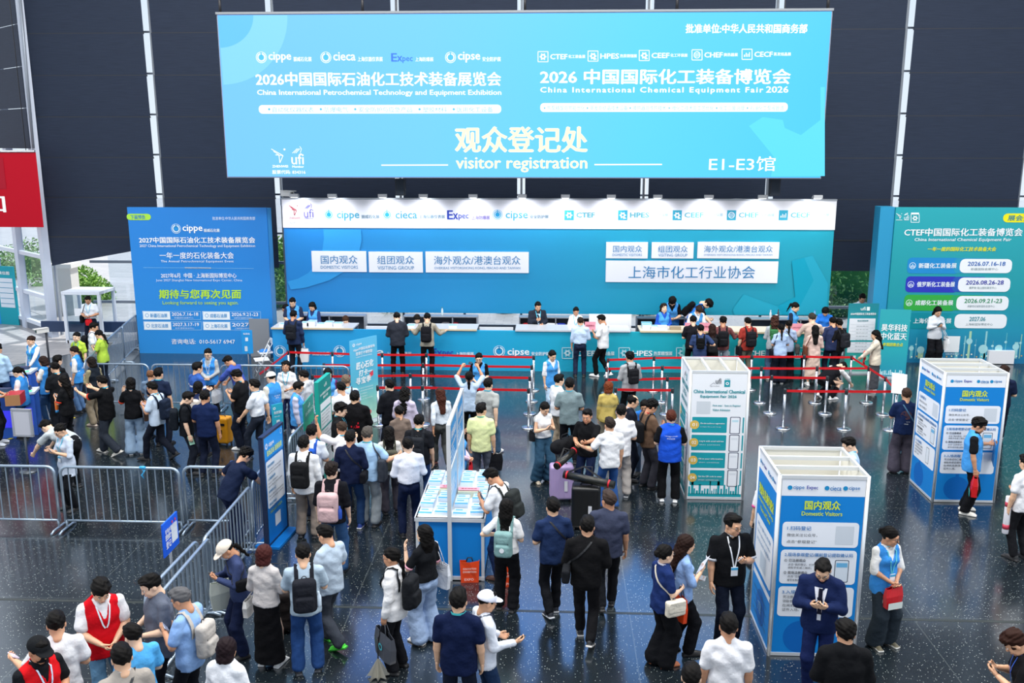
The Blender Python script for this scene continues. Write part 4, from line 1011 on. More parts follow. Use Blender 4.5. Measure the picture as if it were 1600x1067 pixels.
# signs mounted on the backdrop
def wall_sign(z, boxx, label, lines):
    B = Board((0, YB-.06, 0), (1, 0, 0)).zoom(*z); x0, y0, x1, y1 = boxx; a = B.uv(x0, y1); b = B.uv(x1, y0)
    r = thing('wall_sign', label, 'sign', ((a[0]+b[0])/2, YB-.05, a[1]), group='white signs on the registration backdrop')
    part('plate', MB().box(((a[0]+b[0])/2, YB-.03, (a[1]+b[1])/2), (b[0]-a[0], .05, b[1]-a[1])), mat('f4f6fd', .5, kind='plate'), r)
    for t, c in lines: B.text(t, *c, '2b82bb', 0.0)
    B.build(r)
Z4, Z5 = (420, 300, 3.478), (860, 300, 3.478)
ENG = 'OVERSEAS VISITORS/HONG KONG, MACAO AND TAIWAN'
wall_sign(Z4, (236, 322, 528, 433), 'white domestic visitors sign on the blue half of the backdrop', [('国内观众', (284, 344, 482, 390)), ('DOMESTIC VISITORS', (282, 400, 485, 417))])
wall_sign(Z4, (545, 326, 835, 436), 'white visiting group sign on the blue half of the backdrop', [('组团观众', (590, 346, 789, 392)), ('VISITING GROUP', (592, 402, 790, 421))])
wall_sign(Z4, (853, 327, 1413, 437), 'long white overseas visitors sign on the blue half of the backdrop', [('海外观众/港澳台观众', (898, 347, 1367, 395)), (ENG, (900, 406, 1367, 421))])
wall_sign(Z5, (302, 273, 531, 360), 'small white domestic visitors sign above the association sign', [('国内观众', (340, 290, 497, 327)), ('DOMESTIC VISITORS', (337, 335, 497, 348))])
wall_sign(Z5, (549, 274, 780, 360), 'small white visiting group sign above the association sign', [('组团观众', (584, 291, 745, 328)), ('VISITING GROUP', (586, 335, 744, 350))])
wall_sign(Z5, (798, 273, 1246, 360), 'white overseas visitors sign above the association sign', [('海外观众/港澳台观众', (834, 290, 1207, 328)), (ENG, (834, 337, 1207, 347))])
wall_sign(Z5, (300, 378, 1240, 489), 'widest white sign naming the chemical industry association', [('上海市化工行业协会', (424, 402, 1110, 470))])
# header spot lamps
for i, (px, t) in enumerate(zip([469, 527, 604, 666, 742, 817, 883, 953, 1024, 1102, 1184, 1268], ['above the bird emblem', 'between the emblem and the first ring logo', 'between the first two ring logos', 'above the second ring logo', 'above the dark blue letters logo', 'above the last ring logo', 'next past the middle of the header', 'over the first square logo', 'over the second square logo', 'over the third square logo', 'over the fourth square logo', 'at the teal end of the header'])):
    p = onY(px, 309, YB); r = thing('spot_lamp', 'small white header spotlight '+t, 'lamp', (p.x, YB, zb1), group='spotlights along the backdrop header')
    MB().tube([(0, 0, .04), (0, -.10, .14), (0, -.62, .16)], .012, 6).build('arm', mat('c4c8cc', .4, .5, kind='steel'), r)
    MB().box((0, -.66, .15), (.26, .12, .10)).build('housing', mat('d9dbde', .4, kind='housing'), r)
    MB().box((0, -.64, .095), (.2, .08, .012)).build('bulb', mat('ffffff', .3, emit=4, kind='lamp'), r)
    lamp('spot', 'SPOT', (0, -.66, .05), 50, (.93, .95, 1), (math.radians(35), 0, 0), r, spot_size=math.radians(130), spot_blend=.9, shadow_soft_size=.06)
# counter
YC = 26.4; cx0, cx1, cz = -8.28, 8.12, 1.2
ct = thing('registration_counter', 'long blue to teal registration counter front with pale logos', 'counter', (0, YC, 0))
part('front_panel', MB().box(((cx0+cx1)/2, YC+.04, cz/2), (cx1-cx0, .08, cz)), gradmat('counter_print', [(0, '2497dc'), (.4, '1ba0cf'), (.65, '14a5bb'), (1, '0fa3a6')], 'X', cx0, cx1, .4), ct)
for x in (cx0, cx1): part('end_panel', MB().box((x, YC+.42, cz/2), (.05, .76, cz)), mat('2497dc' if x < 0 else '0fa3a6', .4, kind='vinyl'), ct)
B = Board((0, YC-.005, 0), (1, 0, 0)).zoom(420, 300, 3.478)
for x, n, sub, x1, x2, xr_ in ((62, 'cippe', '振威石化展', 225, 330, 105), (385, 'cieca', '上海仪器仪表展', 628, 776, 440), (1252, 'cipse', '安全防护展', 1415, 1525, 1298)):
    logo_disc(B, x, 865, 32, 'cfe8f6', '1d90cc'); B.text(n, xr_, 850 if n != 'cippe' else 852, x1, 896 if n != 'cieca' else 884, 'eaf4fa', .04); B.text(sub, x1+12, 868, x2, 888, 'e4f1f8', .02)
B.text('E', 880, 850, 912, 890, '2c49b6', .05); B.text('x', 915, 862, 942, 890, '2c49b6', .05); B.text('pec', 946, 865, 1002, 896, '2c49b6', .03); B.text('上海防爆展', 1016, 870, 1114, 889, 'e4f1f8', .02)
B.zoom(860, 300, 3.478)
for i, (x, n, x1, s2, x2) in enumerate(((64, 'CTEF', 240, '化工装备展', 347), (372, 'HPES', 553, '热泵精馏展', 662), (685, 'CEEF', 870, '化工环保展', 975), (1003, 'CHEF', 1185, '换热器展', 1290), (1330, 'CECF', 1500, '蒸发结晶展', 1590))):
    logo_gear(B, x, 846, x+58, 904, 'b9dde6', 'd8edf2', kind=i); B.text(n, x+74, 862, x1, 890, 'e4f2f5', .06); B.text(s2, x1+8, 866, x2, 888, 'dceef2', .02)
B.build(ct)
def px_x(px, Y, y=515): return onY(px, y, Y).x
deskm = mat('c9cdd4', .3, .1, kind='desk')
DESK = ['grey desk top where two clerks in blue vests sort brochures', 'grey desk top with open brochures before the seated clerk', 'grey desk top in front of the dark-suited man', 'long pale desk top carrying the pink notices']
for i, (a, b) in enumerate(((424, 552), (632, 745), (805, 985), (1000, 1316))):
    xa, xb = px_x(a, YC), px_x(b, YC); xb = min(xb, cx1+.02)
    r = thing('desk_top', DESK[i], 'desk', ((xa+xb)/2, YC+.4, cz+.0), group='desk tops behind the counter front'); part('slab', MB().box(((xa+xb)/2, YC+.40, cz+.022), (xb-xa, .84, .04)), deskm if i < 3 else mat('d8cdb9', .4, kind='desk'), r)
    part('edge_strip', MB().box(((xa+xb)/2, YC-.03, cz+.02), (xb-xa, .02, .045)), mat('d9c7a4' if i != 2 else 'c8ccd2', .4, kind='edge'), r)
    for x in (xa+.05, xb-.05): part('leg', MB().box((x, YC+.75, cz/2), (.06, .06, cz)), STEEL(), r)
CAB = ['open silver shelf cabinet behind the clerks in blue vests', 'open silver shelf cabinet beside the seated clerk', 'open silver shelf cabinet behind the dark-suited man', 'dark shelf cabinet behind the masked clerk', 'grey shelf cabinet with bottles and cups under the ponytailed clerk']
for i, (a, b) in enumerate(((462, 571), (632, 746), (812, 925), (995, 1080), (1168, 1290))):
    Yk = 28.0; xa, xb = px_x(a, Yk, 495), px_x(b, Yk, 495); r = thing('shelf_cabinet', CAB[i], 'cabinet', ((xa+xb)/2, Yk, 0), group='shelf cabinets under the backdrop')
    m = MB(); fr = mat('b7bcc4', .35, .6, kind='aluminium') if i != 3 else mat('5a6470', .4, .3, kind='aluminium'); w_ = xb-xa; n = max(1, round(w_/.9))
    m.box(((xa+xb)/2, Yk, 1.33), (w_, .36, .03)).box(((xa+xb)/2, Yk, .85), (w_, .36, .03)).box(((xa+xb)/2, Yk+.17, .68), (w_, .02, 1.3), 1).box(((xa+xb)/2, Yk, .4), (w_, .36, .03))
    for k in range(n+1): m.box((xa+w_*k/n, Yk, .68), (.035, .36, 1.32))
    part('carcass', m, [fr, mat('3c4654', .6, kind='panel')], r)
def desk_item(name, label, cat, px, py, build, Y=26.55, z=cz+.042, grp=None):
    p = onplane(px, py, Vector((0, 0, z)), Vector((0, 0, 1))) if Y is None else onY(px, py, Y); r = thing(name, label, cat, (p.x, Y or p.y, z), group=grp); build(r); return r
# pink notices
for px, t, l in ((1078, '港澳台观众', 'pink notice card standing by the masked clerk, with short dark text'), (1101, '海外观众', 'pink notice card between the black-shirted man and the blue-shirted man'), (922, '组团观众', 'pink notice card standing between the white-bloused clerk and the phone user'), (1244, '上海市化工行业协会', 'widest pink notice card, below the ponytailed clerk')):
    w_ = .33 if px < 1200 else .34
    p = onY(px if px != 1244 else 1244, 520, 26.45); r = thing('notice_card', l, 'sign', (p.x, 26.45, cz+.042), group='pink notices on the desks')
    part('card', MB().box((p.x, 26.45, cz+.042+.12), (w_-.02, .012, .24)), print_('f3a3b5'), r); part('foot', MB().box((p.x, 26.48, cz+.047), (w_*.6, .08, .008)), print_('f3a3b5'), r)
    B = Board((p.x, 26.44, cz+.042), (1, 0, 0)); B.textuv(t, -.12, .11, .24, .045 if len(t) < 7 else .03, '9c3b52', .02, e=.002); B.build(r)
def leaflets(r, w=.21, h=.09, d=.29, c='e9eef6', c2='3f9fd8'):
    MB().box((0, 0, h/2), (w, d, h)).build('paper_block', mat(c, .6, kind='paper'), r); MB().box((0, 0, h+.001), (w, d, .003)).box((0, -d*.0, h+.003), (w*.9, d*.25, .002), 1).build('cover', [mat('bcdcf0', .5, kind='paper'), mat(c2, .5, kind='paper')], r)
WH = ['beside the backpacked visitor', 'under the vested clerk at the end', 'in the middle of the first desk', 'next to the long-haired clerk', 'tallest, at the first desk', 'by the far end of the first desk', 'open, before the seated clerk', 'before the grey cabinet of the second desk', 'at the start of the pale desk', 'by the tissue box on the pale desk']
for i, (px, h) in enumerate(((445, .05), (478, .10), (488, .14), (503, .07), (515, .12), (529, .09), (642, .04), (708, .05), (1010, .12), (1022, .08))):
    desk_item('brochure', 'small brochure pile on the registration desk, '+WH[i], 'brochure', px, 512, lambda r, h=h: leaflets(r, .24, h), 26.75, grp='brochure piles on the registration desks')
desk_item('tissue_box', 'pale blue box on the pale desk before the long-haired clerk', 'box', 1010, 510, lambda r: MB().box((0, 0, .07), (.3, .2, .14)).build('carton', mat('7cb6cf', .5, kind='card'), r), 27.0)
desk_item('carton', 'white document box on the pale desk before the long-haired clerk', 'box', 1035, 510, lambda r: MB().box((0, 0, .06), (.28, .2, .12), taper=.96).build('carton', mat('d6d9de', .5, kind='card'), r), 26.6)
desk_item('carton', 'brown document tray on the pale desk next to a pink notice', 'tray', 1055, 512, lambda r: MB().box((0, 0, .05), (.3, .2, .10), taper=1.05).build('tray', mat('a89a80', .5, kind='card'), r), 26.6)
def bottle_at(px, py, col, capc, label, h=.22, Y=28.0, z=1.345):
    p = onY(px, py, Y); r = thing('bottle', label, 'bottle', (p.x, Y, z)); MB().lathe([(.032, 0), (.034, .02), (.034, h*.62), (.014, h*.85), (.014, h*.9)], 12).build('bottle_body', mat(col, .12, kind='plastic'), r); MB().lathe([(.016, h*.9), (.016, h)], 10).build('bottle_cap', mat(capc, .4, kind='plastic'), r)
bottle_at(691, 488, 'cfe0e6', '3f6f5a', 'clear water bottle standing on the cabinet behind the seated clerk', .26)
bottle_at(1204, 490, 'd6e4ea', 'e8e8ee', 'clear water bottle on the shelf next to the red paper cup', .25)
bottle_at(1216, 490, '4b4f58', '25262a', 'dark steel flask on the shelf next to the red paper cup', .27)
bottle_at(1273, 488, '7fb6e6', '3564c8', 'blue-capped water bottle on the shelf by the ponytailed clerk', .27)
p = onY(1210, 490, 28.0); r = thing('paper_cup', 'red paper cup with white lid on the shelf', 'cup', (p.x+.04, 27.9, 1.345)); MB().lathe([(.03, 0), (.042, .11)], 14).build('cup_body', mat('b4322e', .5, kind='paper'), r); MB().lathe([(.044, .11), (.044, .125)], 14).build('lid', mat('f0f0f0', .4, kind='plastic'), r)
for px, c, l, w_ in ((697, '55565c', 'round grey bag on the cabinet shelf behind the seated clerk', .3), (712, '6e1f28', 'dark red bag on the cabinet shelf behind the seated clerk', .22), (822, 'a01f25', 'red bag on the cabinet shelf beside the dark-suited man', .22), (862, 'd4d8e0', 'pale bag on the cabinet shelf beside the dark-suited man', .4), (877, '24389c', 'bright blue bag on the shelf near the white-bloused clerk', .3)):
    p = onY(px, 503, 27.95); r = thing('bag', l, 'bag', (p.x, 27.9, .865)); F = Field(); F.noise = .003; F.box((0, 0, .15), (w_, .2, .28), .08); v, q = F.geo(.02); link_mesh('bag_body', np_mesh('bag', v, q), [cloth(c)], r)
# white screens in the gaps and hoarding
for a, b, l in ((571, 631, 'low white panel in the counter gap next to the seated clerk'), (748, 803, 'low white panel in the counter gap next to the dark-suited man'), (928, 994, 'low white panel in the counter gap beside the white-shirted visitor')):
    xa, xb = px_x(a, 27.0), px_x(b, 27.0); r = thing('low_screen', l, 'panel', ((xa+xb)/2, 27, 0)); part('board', MB().box(((xa+xb)/2, 27.0, .62), (xb-xa-.04, .04, 1.14)), mat('e4e7ec', .5, kind='panel'), r); part('foot', MB().box(((xa+xb)/2, 27.0, .03), (.5, .3, .06)), mat('c0c4ca', .5, kind='panel'), r)
r = thing('low_screen', 'raised white board behind the counter beside the phone user', 'panel', (px_x(950, 27.6), 27.6, 0)); part('board', MB().box((px_x(953, 27.6), 27.6, 1.0), (px_x(994, 27.6)-px_x(928, 27.6), .04, 1.0)), mat('eef0f3', .5, kind='panel'), r); part('leg', MB().box((px_x(953, 27.6), 27.6, .25), (.1, .1, .5)), mat('c0c4ca', .5, kind='panel'), r)

# ------------------------------------------------------------------ notice wall of the next show (blue) and CTEF wall (teal)
YN = 28.2
def slab(name, label, x0, x1, z1, Y, col, sidecol, depth=.5):
    r = thing(name, label, 'display wall', ((x0+x1)/2, Y, 0)); part('face', MB().box(((x0+x1)/2, Y+.04, z1/2), (x1-x0, .08, z1)), col, r)
    part('rear_frame', MB().box(((x0+x1)/2, Y+.08+depth/2, z1/2-.02), (x1-x0-.04, depth, z1-.04)), sidecol, r); return r
nx0, nx1 = onY(197, 325, YN).x+.03, onY(415, 323, YN).x; nz = onY(300, 324, YN).z
nb = slab('display_wall', 'bright blue next-show notice wall with yellow-green writing beside the counter', nx0, nx1+.02, nz, YN, gradmat('notice_print', [(0, '2c90de'), (.6, '1d83d6'), (1, '1a7ccf')], 'Z', 0, nz, .45), mat('4fa6e8', .5, kind='vinyl'), .45)
B = Board((0, YN-.002, 0), (1, 0, 0)).zoom(0, 220, 2.667); G1 = 'b6e23c'
B.rect('a6dc4a', 529, 304, 628, 330, .12); B.text('下届预告', 545, 309, 606, 326, '3c86b8', .02)
B.text('批准单位:中华人民共和国商务部', 886, 316, 1064, 330, 'dcecf8'); logo_disc(B, 734, 366, 20, 'd8f0fb', '2a93da'); B.text('cippe', 763, 350, 845, 384, W_, .03); B.text('振威石化展', 850, 366, 916, 380, 'e8f4fb', .03)
B.text('2027中国国际石油化工技术装备展览会', 581, 401, 1064, 426, W_, .03); B.text('2027 China International Petrochemical Technology and Equipment Exhibition', 583, 432, 1064, 446, 'e4f1fa', .02)
B.text('一年一度的石化装备大会', 667, 464, 975, 491, W_, .01); B.text('The Annual Petrochemical Equipment Event', 672, 497, 974, 509, 'e4f1fa', .02, sp=1.15)
B.line('7cc0ee', [(597, 528), (1058, 532)], .012); B.line('dff0fa', [(770, 529), (880, 530)], .03)
B.text('2027年6月  中国 · 上海新国际博览中心', 672, 551, 986, 571, W_, .01); B.text('June 2027 Shanghai New International Expo Center, China', 651, 576, 1010, 588, 'e4f1fa')
B.text('期待与您再次见面', 664, 620, 1004, 657, G1, .05, slant=.08); B.text('Looking forward to seeing you again.', 679, 667, 995, 686, G1, .01)
for x, y, n, d_, dd, x1 in ((597, 710, '新疆石油展', '2026.7.16-18', '新疆国际会展中心', 837), (846, 711, '成都石油展', '2026.9.21-23', '成都世纪城国际会展中心', 1086), (601, 753, '北京石油展', '2027.3.17-19', '北京·国家会议中心', 840), (848, 754, '上海石化展', '2027', '上海新国际博览中心', 1080)):
    B.rect('eef5fb', x, y, x+111, y+34); B.line('9fd0f2', [(x, y), (x1, y+1), (x1, y+35), (x, y+34), (x, y)], .012)
    B.ring('5aa7dc', x+16, y+17, 8, 6); B.text(n, x+30, y+9, x+101, y+26, '4b9fda', .02); B.text(d_, x+120, y+5, x1-10 if len(d_) > 5 else x+190, y+19, W_, .02); B.text(dd, x+130, y+24, x1-30, y+31, 'cfe6f6')
B.text('咨询电话:  010-5617 6947', 716, 825, 980, 847, W_, .005)
B.build(nb)
YR = 28.0
rx0 = onY(1400, 325, YR).x; rx1 = rx0+5.6; rz = onY(1500, 324, YR).z
rb = slab('display_wall', 'teal chemical fair notice wall listing four dated shows', rx0, rx1, rz, YR, gradmat('ctef_print', [(0, '0f6f9c'), (.22, '128fae'), (.45, '0d94a0'), (1, '19a0ab')], 'Z', 0, rz, .45), mat('3f9fc8', .5, kind='vinyl'), .5)
part('side_face', MB().box((rx0-.22, YR+.30, rz/2), (.42, .5, rz)), mat('2f94c0', .45, kind='vinyl'), rb)
B = Board((0, YR-.002, 0), (1, 0, 0)).zoom(1380, 320, 4.104)
logo_bird(B, 84, 54, 120, 90, 'd8eef2', .02); logo_ufi(B, 132, 50, 164, 95, 'd8eef2', .014); B.line('d8eef2', [(82, 97), (122, 97)], .015); B.line('d8eef2', [(134, 97), (164, 97)], .015); logo_gear(B, 178, 60, 230, 112, 'e8f6f8', '1a90a8', kind=0); B.rect('e8f6f8', 178, 50, 230, 60)
B.rect('e6e01e', 765, 56, 1060, 112, .3); B.text('展会预告', 797, 66, 990, 102, '157e8e', .03, slant=.05)
B.text('CTEF中国国际化工装备博览会', 134, 150, 890, 200, 'e6eef2', .04); B.text('China International Chemical Equipment Fair', 198, 213, 817, 238, 'e2f0f3', .03, slant=.1); B.text('一年一度的国际化工技术装备大会', 282, 270, 720, 297, 'dfe22a', .04, slant=.15)
for y, n, d_, dd, c, dc, sh in ((340, '新疆化工装备展', '2026.07.16-18', '新疆国际会展中心', '2288c8', '1b62b4', 0), (460, '俄罗斯化工装备展', '2026.08.26-28', '俄罗斯·瑞山国际展览中心', '2f39b4', '1f2a9c', -11), (578, '成都化工装备展', '2026.09.21-23', '成都世纪城新国际会展中心', '35a545', '1c8a5a', -22), (694, '上海化工装备展', '2027.06', '上海新国际博览中心', '128a9a', '178a9a', -34)):
    x = 150+sh*1.0; B.rect(c, x, y, x+345, y+100, .12); B.rect({'2288c8': '2b93bc', '2f39b4': '2a55b0', '35a545': '2a9f62', '128a9a': '14909e'}[c], x+300, y+2, x+530, y+98, .12, e=.0045)
    B.ring('e6f2f6', x+38, y+50, 21, 18); 
    for k in range(3): B.rect('e6f2f6', x+26+k*9, y+62-(14+8*(k % 2)), x+32+k*9, y+63, e=.006)
    B.text(n, x+76, y+33, x+318, y+66, 'e6f0f4', .03); B.rect('e9eef2', x+336, y+8, x+680, y+96, .15, e=.007)
    B.text(d_, x+(390 if len(d_) > 8 else 434), y+24, x+(630 if len(d_) > 8 else 536), y+51, dc, .04, e=.012, slant=.05); B.text(dd, x+410, y+64, x+585, y+80, '6f8890', e=.012)
# refinery skyline printed along the foot
for i, (x, w_, h_) in enumerate(((180, 26, 60), (210, 10, 110), (240, 40, 40), (300, 12, 130), (470, 30, 60), (520, 8, 120), (552, 34, 150), (590, 10, 100), (640, 50, 50), (655, 8, 150), (700, 14, 90), (740, 40, 60), (785, 14, 140), (850, 36, 80), (880, 14, 130), (930, 30, 60), (980, 16, 120))):
    B.rect(['5fb6c4', '8fcbd0', 'a8cfae', '6fb0c6'][i % 4], x-w_/2, 960-h_, x+w_/2, 985, e=.004); B.ring('9fd2d8', x, 950-h_*.5, w_*.6, e=.005)
for k in range(26): B.ring(['d7e2b8', 'e6efe6', 'c9a86a'][k % 3], 150+k*32, 965+(k*37 % 20)-8, 5, e=.006)
B.rect('e8eef0', 390, 842, 494, 944, 0, e=.008); B.text('扫码参观登记', 398, 950, 486, 962, 'dceef2', e=.008)
B.build(rb)

# ------------------------------------------------------------------ red banner, entrance booth, cameras, loudspeakers
a, b = onY(0, 238, 29.6), onY(67, 355, 29.6); x0 = -21.5; x1 = b.x
r = thing('red_banner', 'big red hanging banner with white characters at the corner of the hall', 'banner', (x1-2, 29.6, b.z)); part('cloth', MB().add([(x0, 29.6, b.z), (x1+.03, 29.6, b.z), (x1+.03, 29.6, a.z), (x0, 29.6, a.z)], [(0, 1, 2, 3)]), mat('b5001f', .6, kind='vinyl'), r)
part('top_bar', MB().tube([(x0, 29.6, a.z+.03), (x1, 29.6, a.z+.03)], .04, 8), STEEL(), r); part('cable', MB().tube([(x1-.3, 29.62, a.z), (x1-.3, 29.62, 18)], .012, 5).tube([(x0+2, 29.62, a.z), (x0+2, 29.62, 18)], .012, 5), mat('26262a', .5, kind='cable'), r)
B = Board((0, 29.595, 0), (1, 0, 0)).zoom(0, 220, 2.667); B.text('知', -90, 225, 26, 300, W_, .03); B.rect('a40c26', -60, 70, 12, 200); B.text('首', -70, 82, 4, 160, 'e8dde0', .03); B.build(r)
bp = ground(131, 536); r = thing('entrance_booth', 'white framed glass entrance booth at the foot of the glass wall', 'booth', bp)
xa, xb = onY(103, 500, bp.y).x, onY(158, 500, bp.y).x; zt_ = onY(130, 458, bp.y).z; m = MB(); wf = mat('dfe5f0', .4, .1, kind='painted_steel')
for x in (xa, xb):
    for y in (0, 1.0): m.box((x, bp.y+y, zt_/2), (.10, .08, zt_))
m.box(((xa+xb)/2, bp.y+.5, zt_), (xb-xa+.1, 1.1, .1)).box(((xa+xb)/2, bp.y, .05), (xb-xa, .08, .1)); part('frame', m, wf, r)
for x, y, w_, d_ in (((xa+xb)/2, bp.y, xb-xa, .015), (xa, bp.y+.5, .015, 1), (xb, bp.y+.5, .015, 1)): part('glass_panel', MB().box((x, y, zt_/2), (w_, d_, zt_-.1)), glassmat(), r)
part('notice', MB().box(((xa+xb)/2-.1, bp.y-.015, zt_*.62), (.34, .006, .26)), mat('eef2f8', .5, kind='paper'), r)
r = thing('guide_panel', 'teal and white floor-plan panel leaning by the glass at the hall corner', 'panel', ground(12, 507)); p = ground(12, 507)
B = Board((p.x, p.y, 0), (1, -.25, 0)).zoom(0, 380, 7.62)
u0, v0 = B.uv(25, 955); u1, v1 = B.uv(150, 280); part('board', MB().add([B.at(u0-1.3, 0, e) for e in (0, -.06)]+[B.at(u1, 0, e) for e in (0, -.06)]+[B.at(u0-1.3, v1, e) for e in (0, -.06)]+[B.at(u1, v1, e) for e in (0, -.06)], [(0, 2, 6, 4), (1, 5, 7, 3), (4, 6, 7, 5), (2, 3, 7, 6), (0, 4, 5, 1)]), mat('1d9fb0', .5, kind='vinyl'), r)
B.rectuv('d9e4ee', u0+.06, v1*.30, u1-.08, v1*.80); B.rectuv('1f97dc', u0-1.3, 0.0, u0-.02, v1*.92, e=.003); B.rectuv('d9e4ee', u0-1.2, v1*.35, u0-.1, v1*.8)
for k in range(5): B.rectuv('1b8fb4', u0+.08, v1*(.36+.09*k), u1-.1, v1*(.37+.09*k), e=.007)
B.textuv('展位图', u0+.1, v1*.86, .5, .12, W_, .03); B.build(r)
def cctv(loc, label, rz, pole=None):
    r = thing('security_camera', label, 'camera', loc, rz); MB().box((0, -.10, 0), (.12, .34, .11)).box((0, -.14, .07), (.15, .40, .02)).build('housing', mat('dcdcd8', .4, kind='housing'), r)
    MB().tube([(0, -.27, 0), (0, -.285, 0)], .04, 12).build('lens', mat('1b1c20', .1, kind='lens'), r)
    if pole: MB().tube([(0, 0, -.05), (0, .0, -pole)], .03, 8).lathe([(.16, -pole), (.16, -pole+.02)], 14).build('pole', mat('2a2d36', .5, .3, kind='steel'), r)
    else: MB().tube([(0, 0, 0), (.0, .14, -.04), (0, .14, -.28)], .025, 8).build('bracket', STEEL(), r)
    return r
p = onY(440, 303, 28.3); cctv((p.x+.05, 28.45, p.z), 'white security camera on the corner of the backdrop header', math.radians(55)).scale = (1.3, 1.3, 1.3)
p = ground(79, 585, 0); h = onY(76, 516, p.y).z; cctv((p.x, p.y, h), 'white security camera on a black pole by the glass corner', math.radians(-40), h).scale = (1, 1, 1)
for px, l in ((626, 'black loudspeaker hung under the screen above the dark blue letters logo'), (1210, 'black loudspeaker hung under the screen above the fourth square logo')):
    p = onY(px, 292, 27.2); r = thing('loudspeaker', l, 'speaker', (p.x, 27.2, p.z-.22), group='loudspeakers under the hanging screen'); MB().box((0, 0, .22), (.27, .25, .48), taper=1.06).build('cabinet', mat('17202c', .6, kind='speaker'), r); MB().box((0, -.128, .22), (.22, .01, .42)).build('grille', mat('24303e', .8, kind='speaker'), r)
    MB().tube([(0, 0, .44), (0, 0, 8)], .012, 5).build('cable', mat('26262a', .5, kind='cable'), r)
# ------------------------------------------------------------------ crowd barriers
BARM = mat('9fb0c0', .38, .75, kind='galvanised')
def barrier(p0, p1, label, h=1.15, foot=.55):
    p0, p1 = Vector((p0.x, p0.y, 0)), Vector((p1.x, p1.y, 0)); d = p1-p0; L = d.length; mid = (p0+p1)/2
    r = thing('crowd_barrier', label, 'barrier', mid, math.atan2(d.y, d.x), 'steel crowd barriers'); a = L/2-.02; c = .13
    fr = [(-a, 0, .16), (-a, 0, h-c)]+[(-a+c-c*math.cos(t), 0, h-c+c*math.sin(t)) for t in np.linspace(.3, math.pi/2, 4)]+[(a-c+c*math.sin(t), 0, h-c+c*math.cos(t)) for t in np.linspace(0, math.pi/2-.3, 4)]+[(a, 0, h-c), (a, 0, .16)]
    MB().tube(fr, .025, 8).tube([(-a, 0, .17), (a, 0, .17)], .019, 8).build('frame', BARM, r)
    n = max(4, int(L/.135)); m = MB()
    for k in range(1, n): x = -a+2*a*k/n; m.tube([(x, 0, .17), (x, 0, h)], .0115, 6, cap=False)
    m.build('grille_bars', BARM, r)
    for x in (-a+.02, a-.02): MB().tube([(x, -foot/2, .012), (x, -foot/2+.1, .045), (x, foot/2-.1, .045), (x, foot/2, .012)], .02, 6).tube([(x, 0, .04), (x, 0, .18)], .02, 6).build('foot', BARM, r)
    return r
def T(px, py, h=1.15): return ground(px, py, h)
fy = T(150, 730).y
for (a, b), l in zip([(-50, 84), (90, 283)], ['steel barrier ending behind the woman in the striped shirt', 'steel barrier with a cyan lanyard tied on its rail']):
    barrier(Vector((T(a, 730).x, fy, 0)), Vector((T(b, 730).x, fy, 0)), l)
barrier(Vector((T(286, 727).x, fy+.1, 0)), Vector((T(393, 727).x, fy+.1, 0)), 'steel barrier between the blue tote carrier and the queue')
fy = T(300, 570).y
for (a, b), l in zip([(131, 231), (234, 341), (344, 450), (453, 548)], ['rear steel barrier behind the lime polo staff', 'rear steel barrier in front of the blue notice wall', 'rear steel barrier behind the man leaning in a blue shirt', 'rear steel barrier behind the masked staff member']):
    barrier(Vector((T(a, 570).x, fy, 0)), Vector((T(b, 570).x, fy, 0)), l)
q = [T(131, 566), T(163, 534), T(190, 510), T(213, 491)]
for i, l in enumerate(['slanting steel barrier beside the lime polo staff', 'slanting steel barrier halfway to the glass wall', 'slanting steel barrier at the edge of the blue notice wall']): barrier(q[i], q[i+1], l)
for (a, b), l in zip([((236, 945), (328, 838)), ((316, 845), (391, 758)), ((393, 752), (443, 690)), ((451, 686), (497, 638))], ['diagonal steel barrier behind the capped woman', 'diagonal steel barrier right of the small blue queue sign', 'diagonal steel barrier hidden behind the big blue notice board', 'diagonal steel barrier beside the tall green board']):
    barrier(T(*a), T(*b), l.replace('right of', 'next to'))
barrier(T(225, 930), T(309, 842), 'second diagonal steel barrier, doubled behind the small blue queue sign')
p = T(225, 730); r = thing('lanyard_strap', 'cyan lanyard knotted round the barrier rail', 'lanyard', (p.x, T(150, 730).y-.03, 1.0)); MB().tube([(0, 0, .16), (.03, -.02, .10), (-.02, -.02, .04), (.03, -.02, -.03), (0, -.02, .05), (.05, -.01, .13)], .008, 6).tube([(-.04, 0, .17), (.05, 0, .17)], .028, 8).build('cord', mat('35a9e0', .5, kind='ribbon'), r)

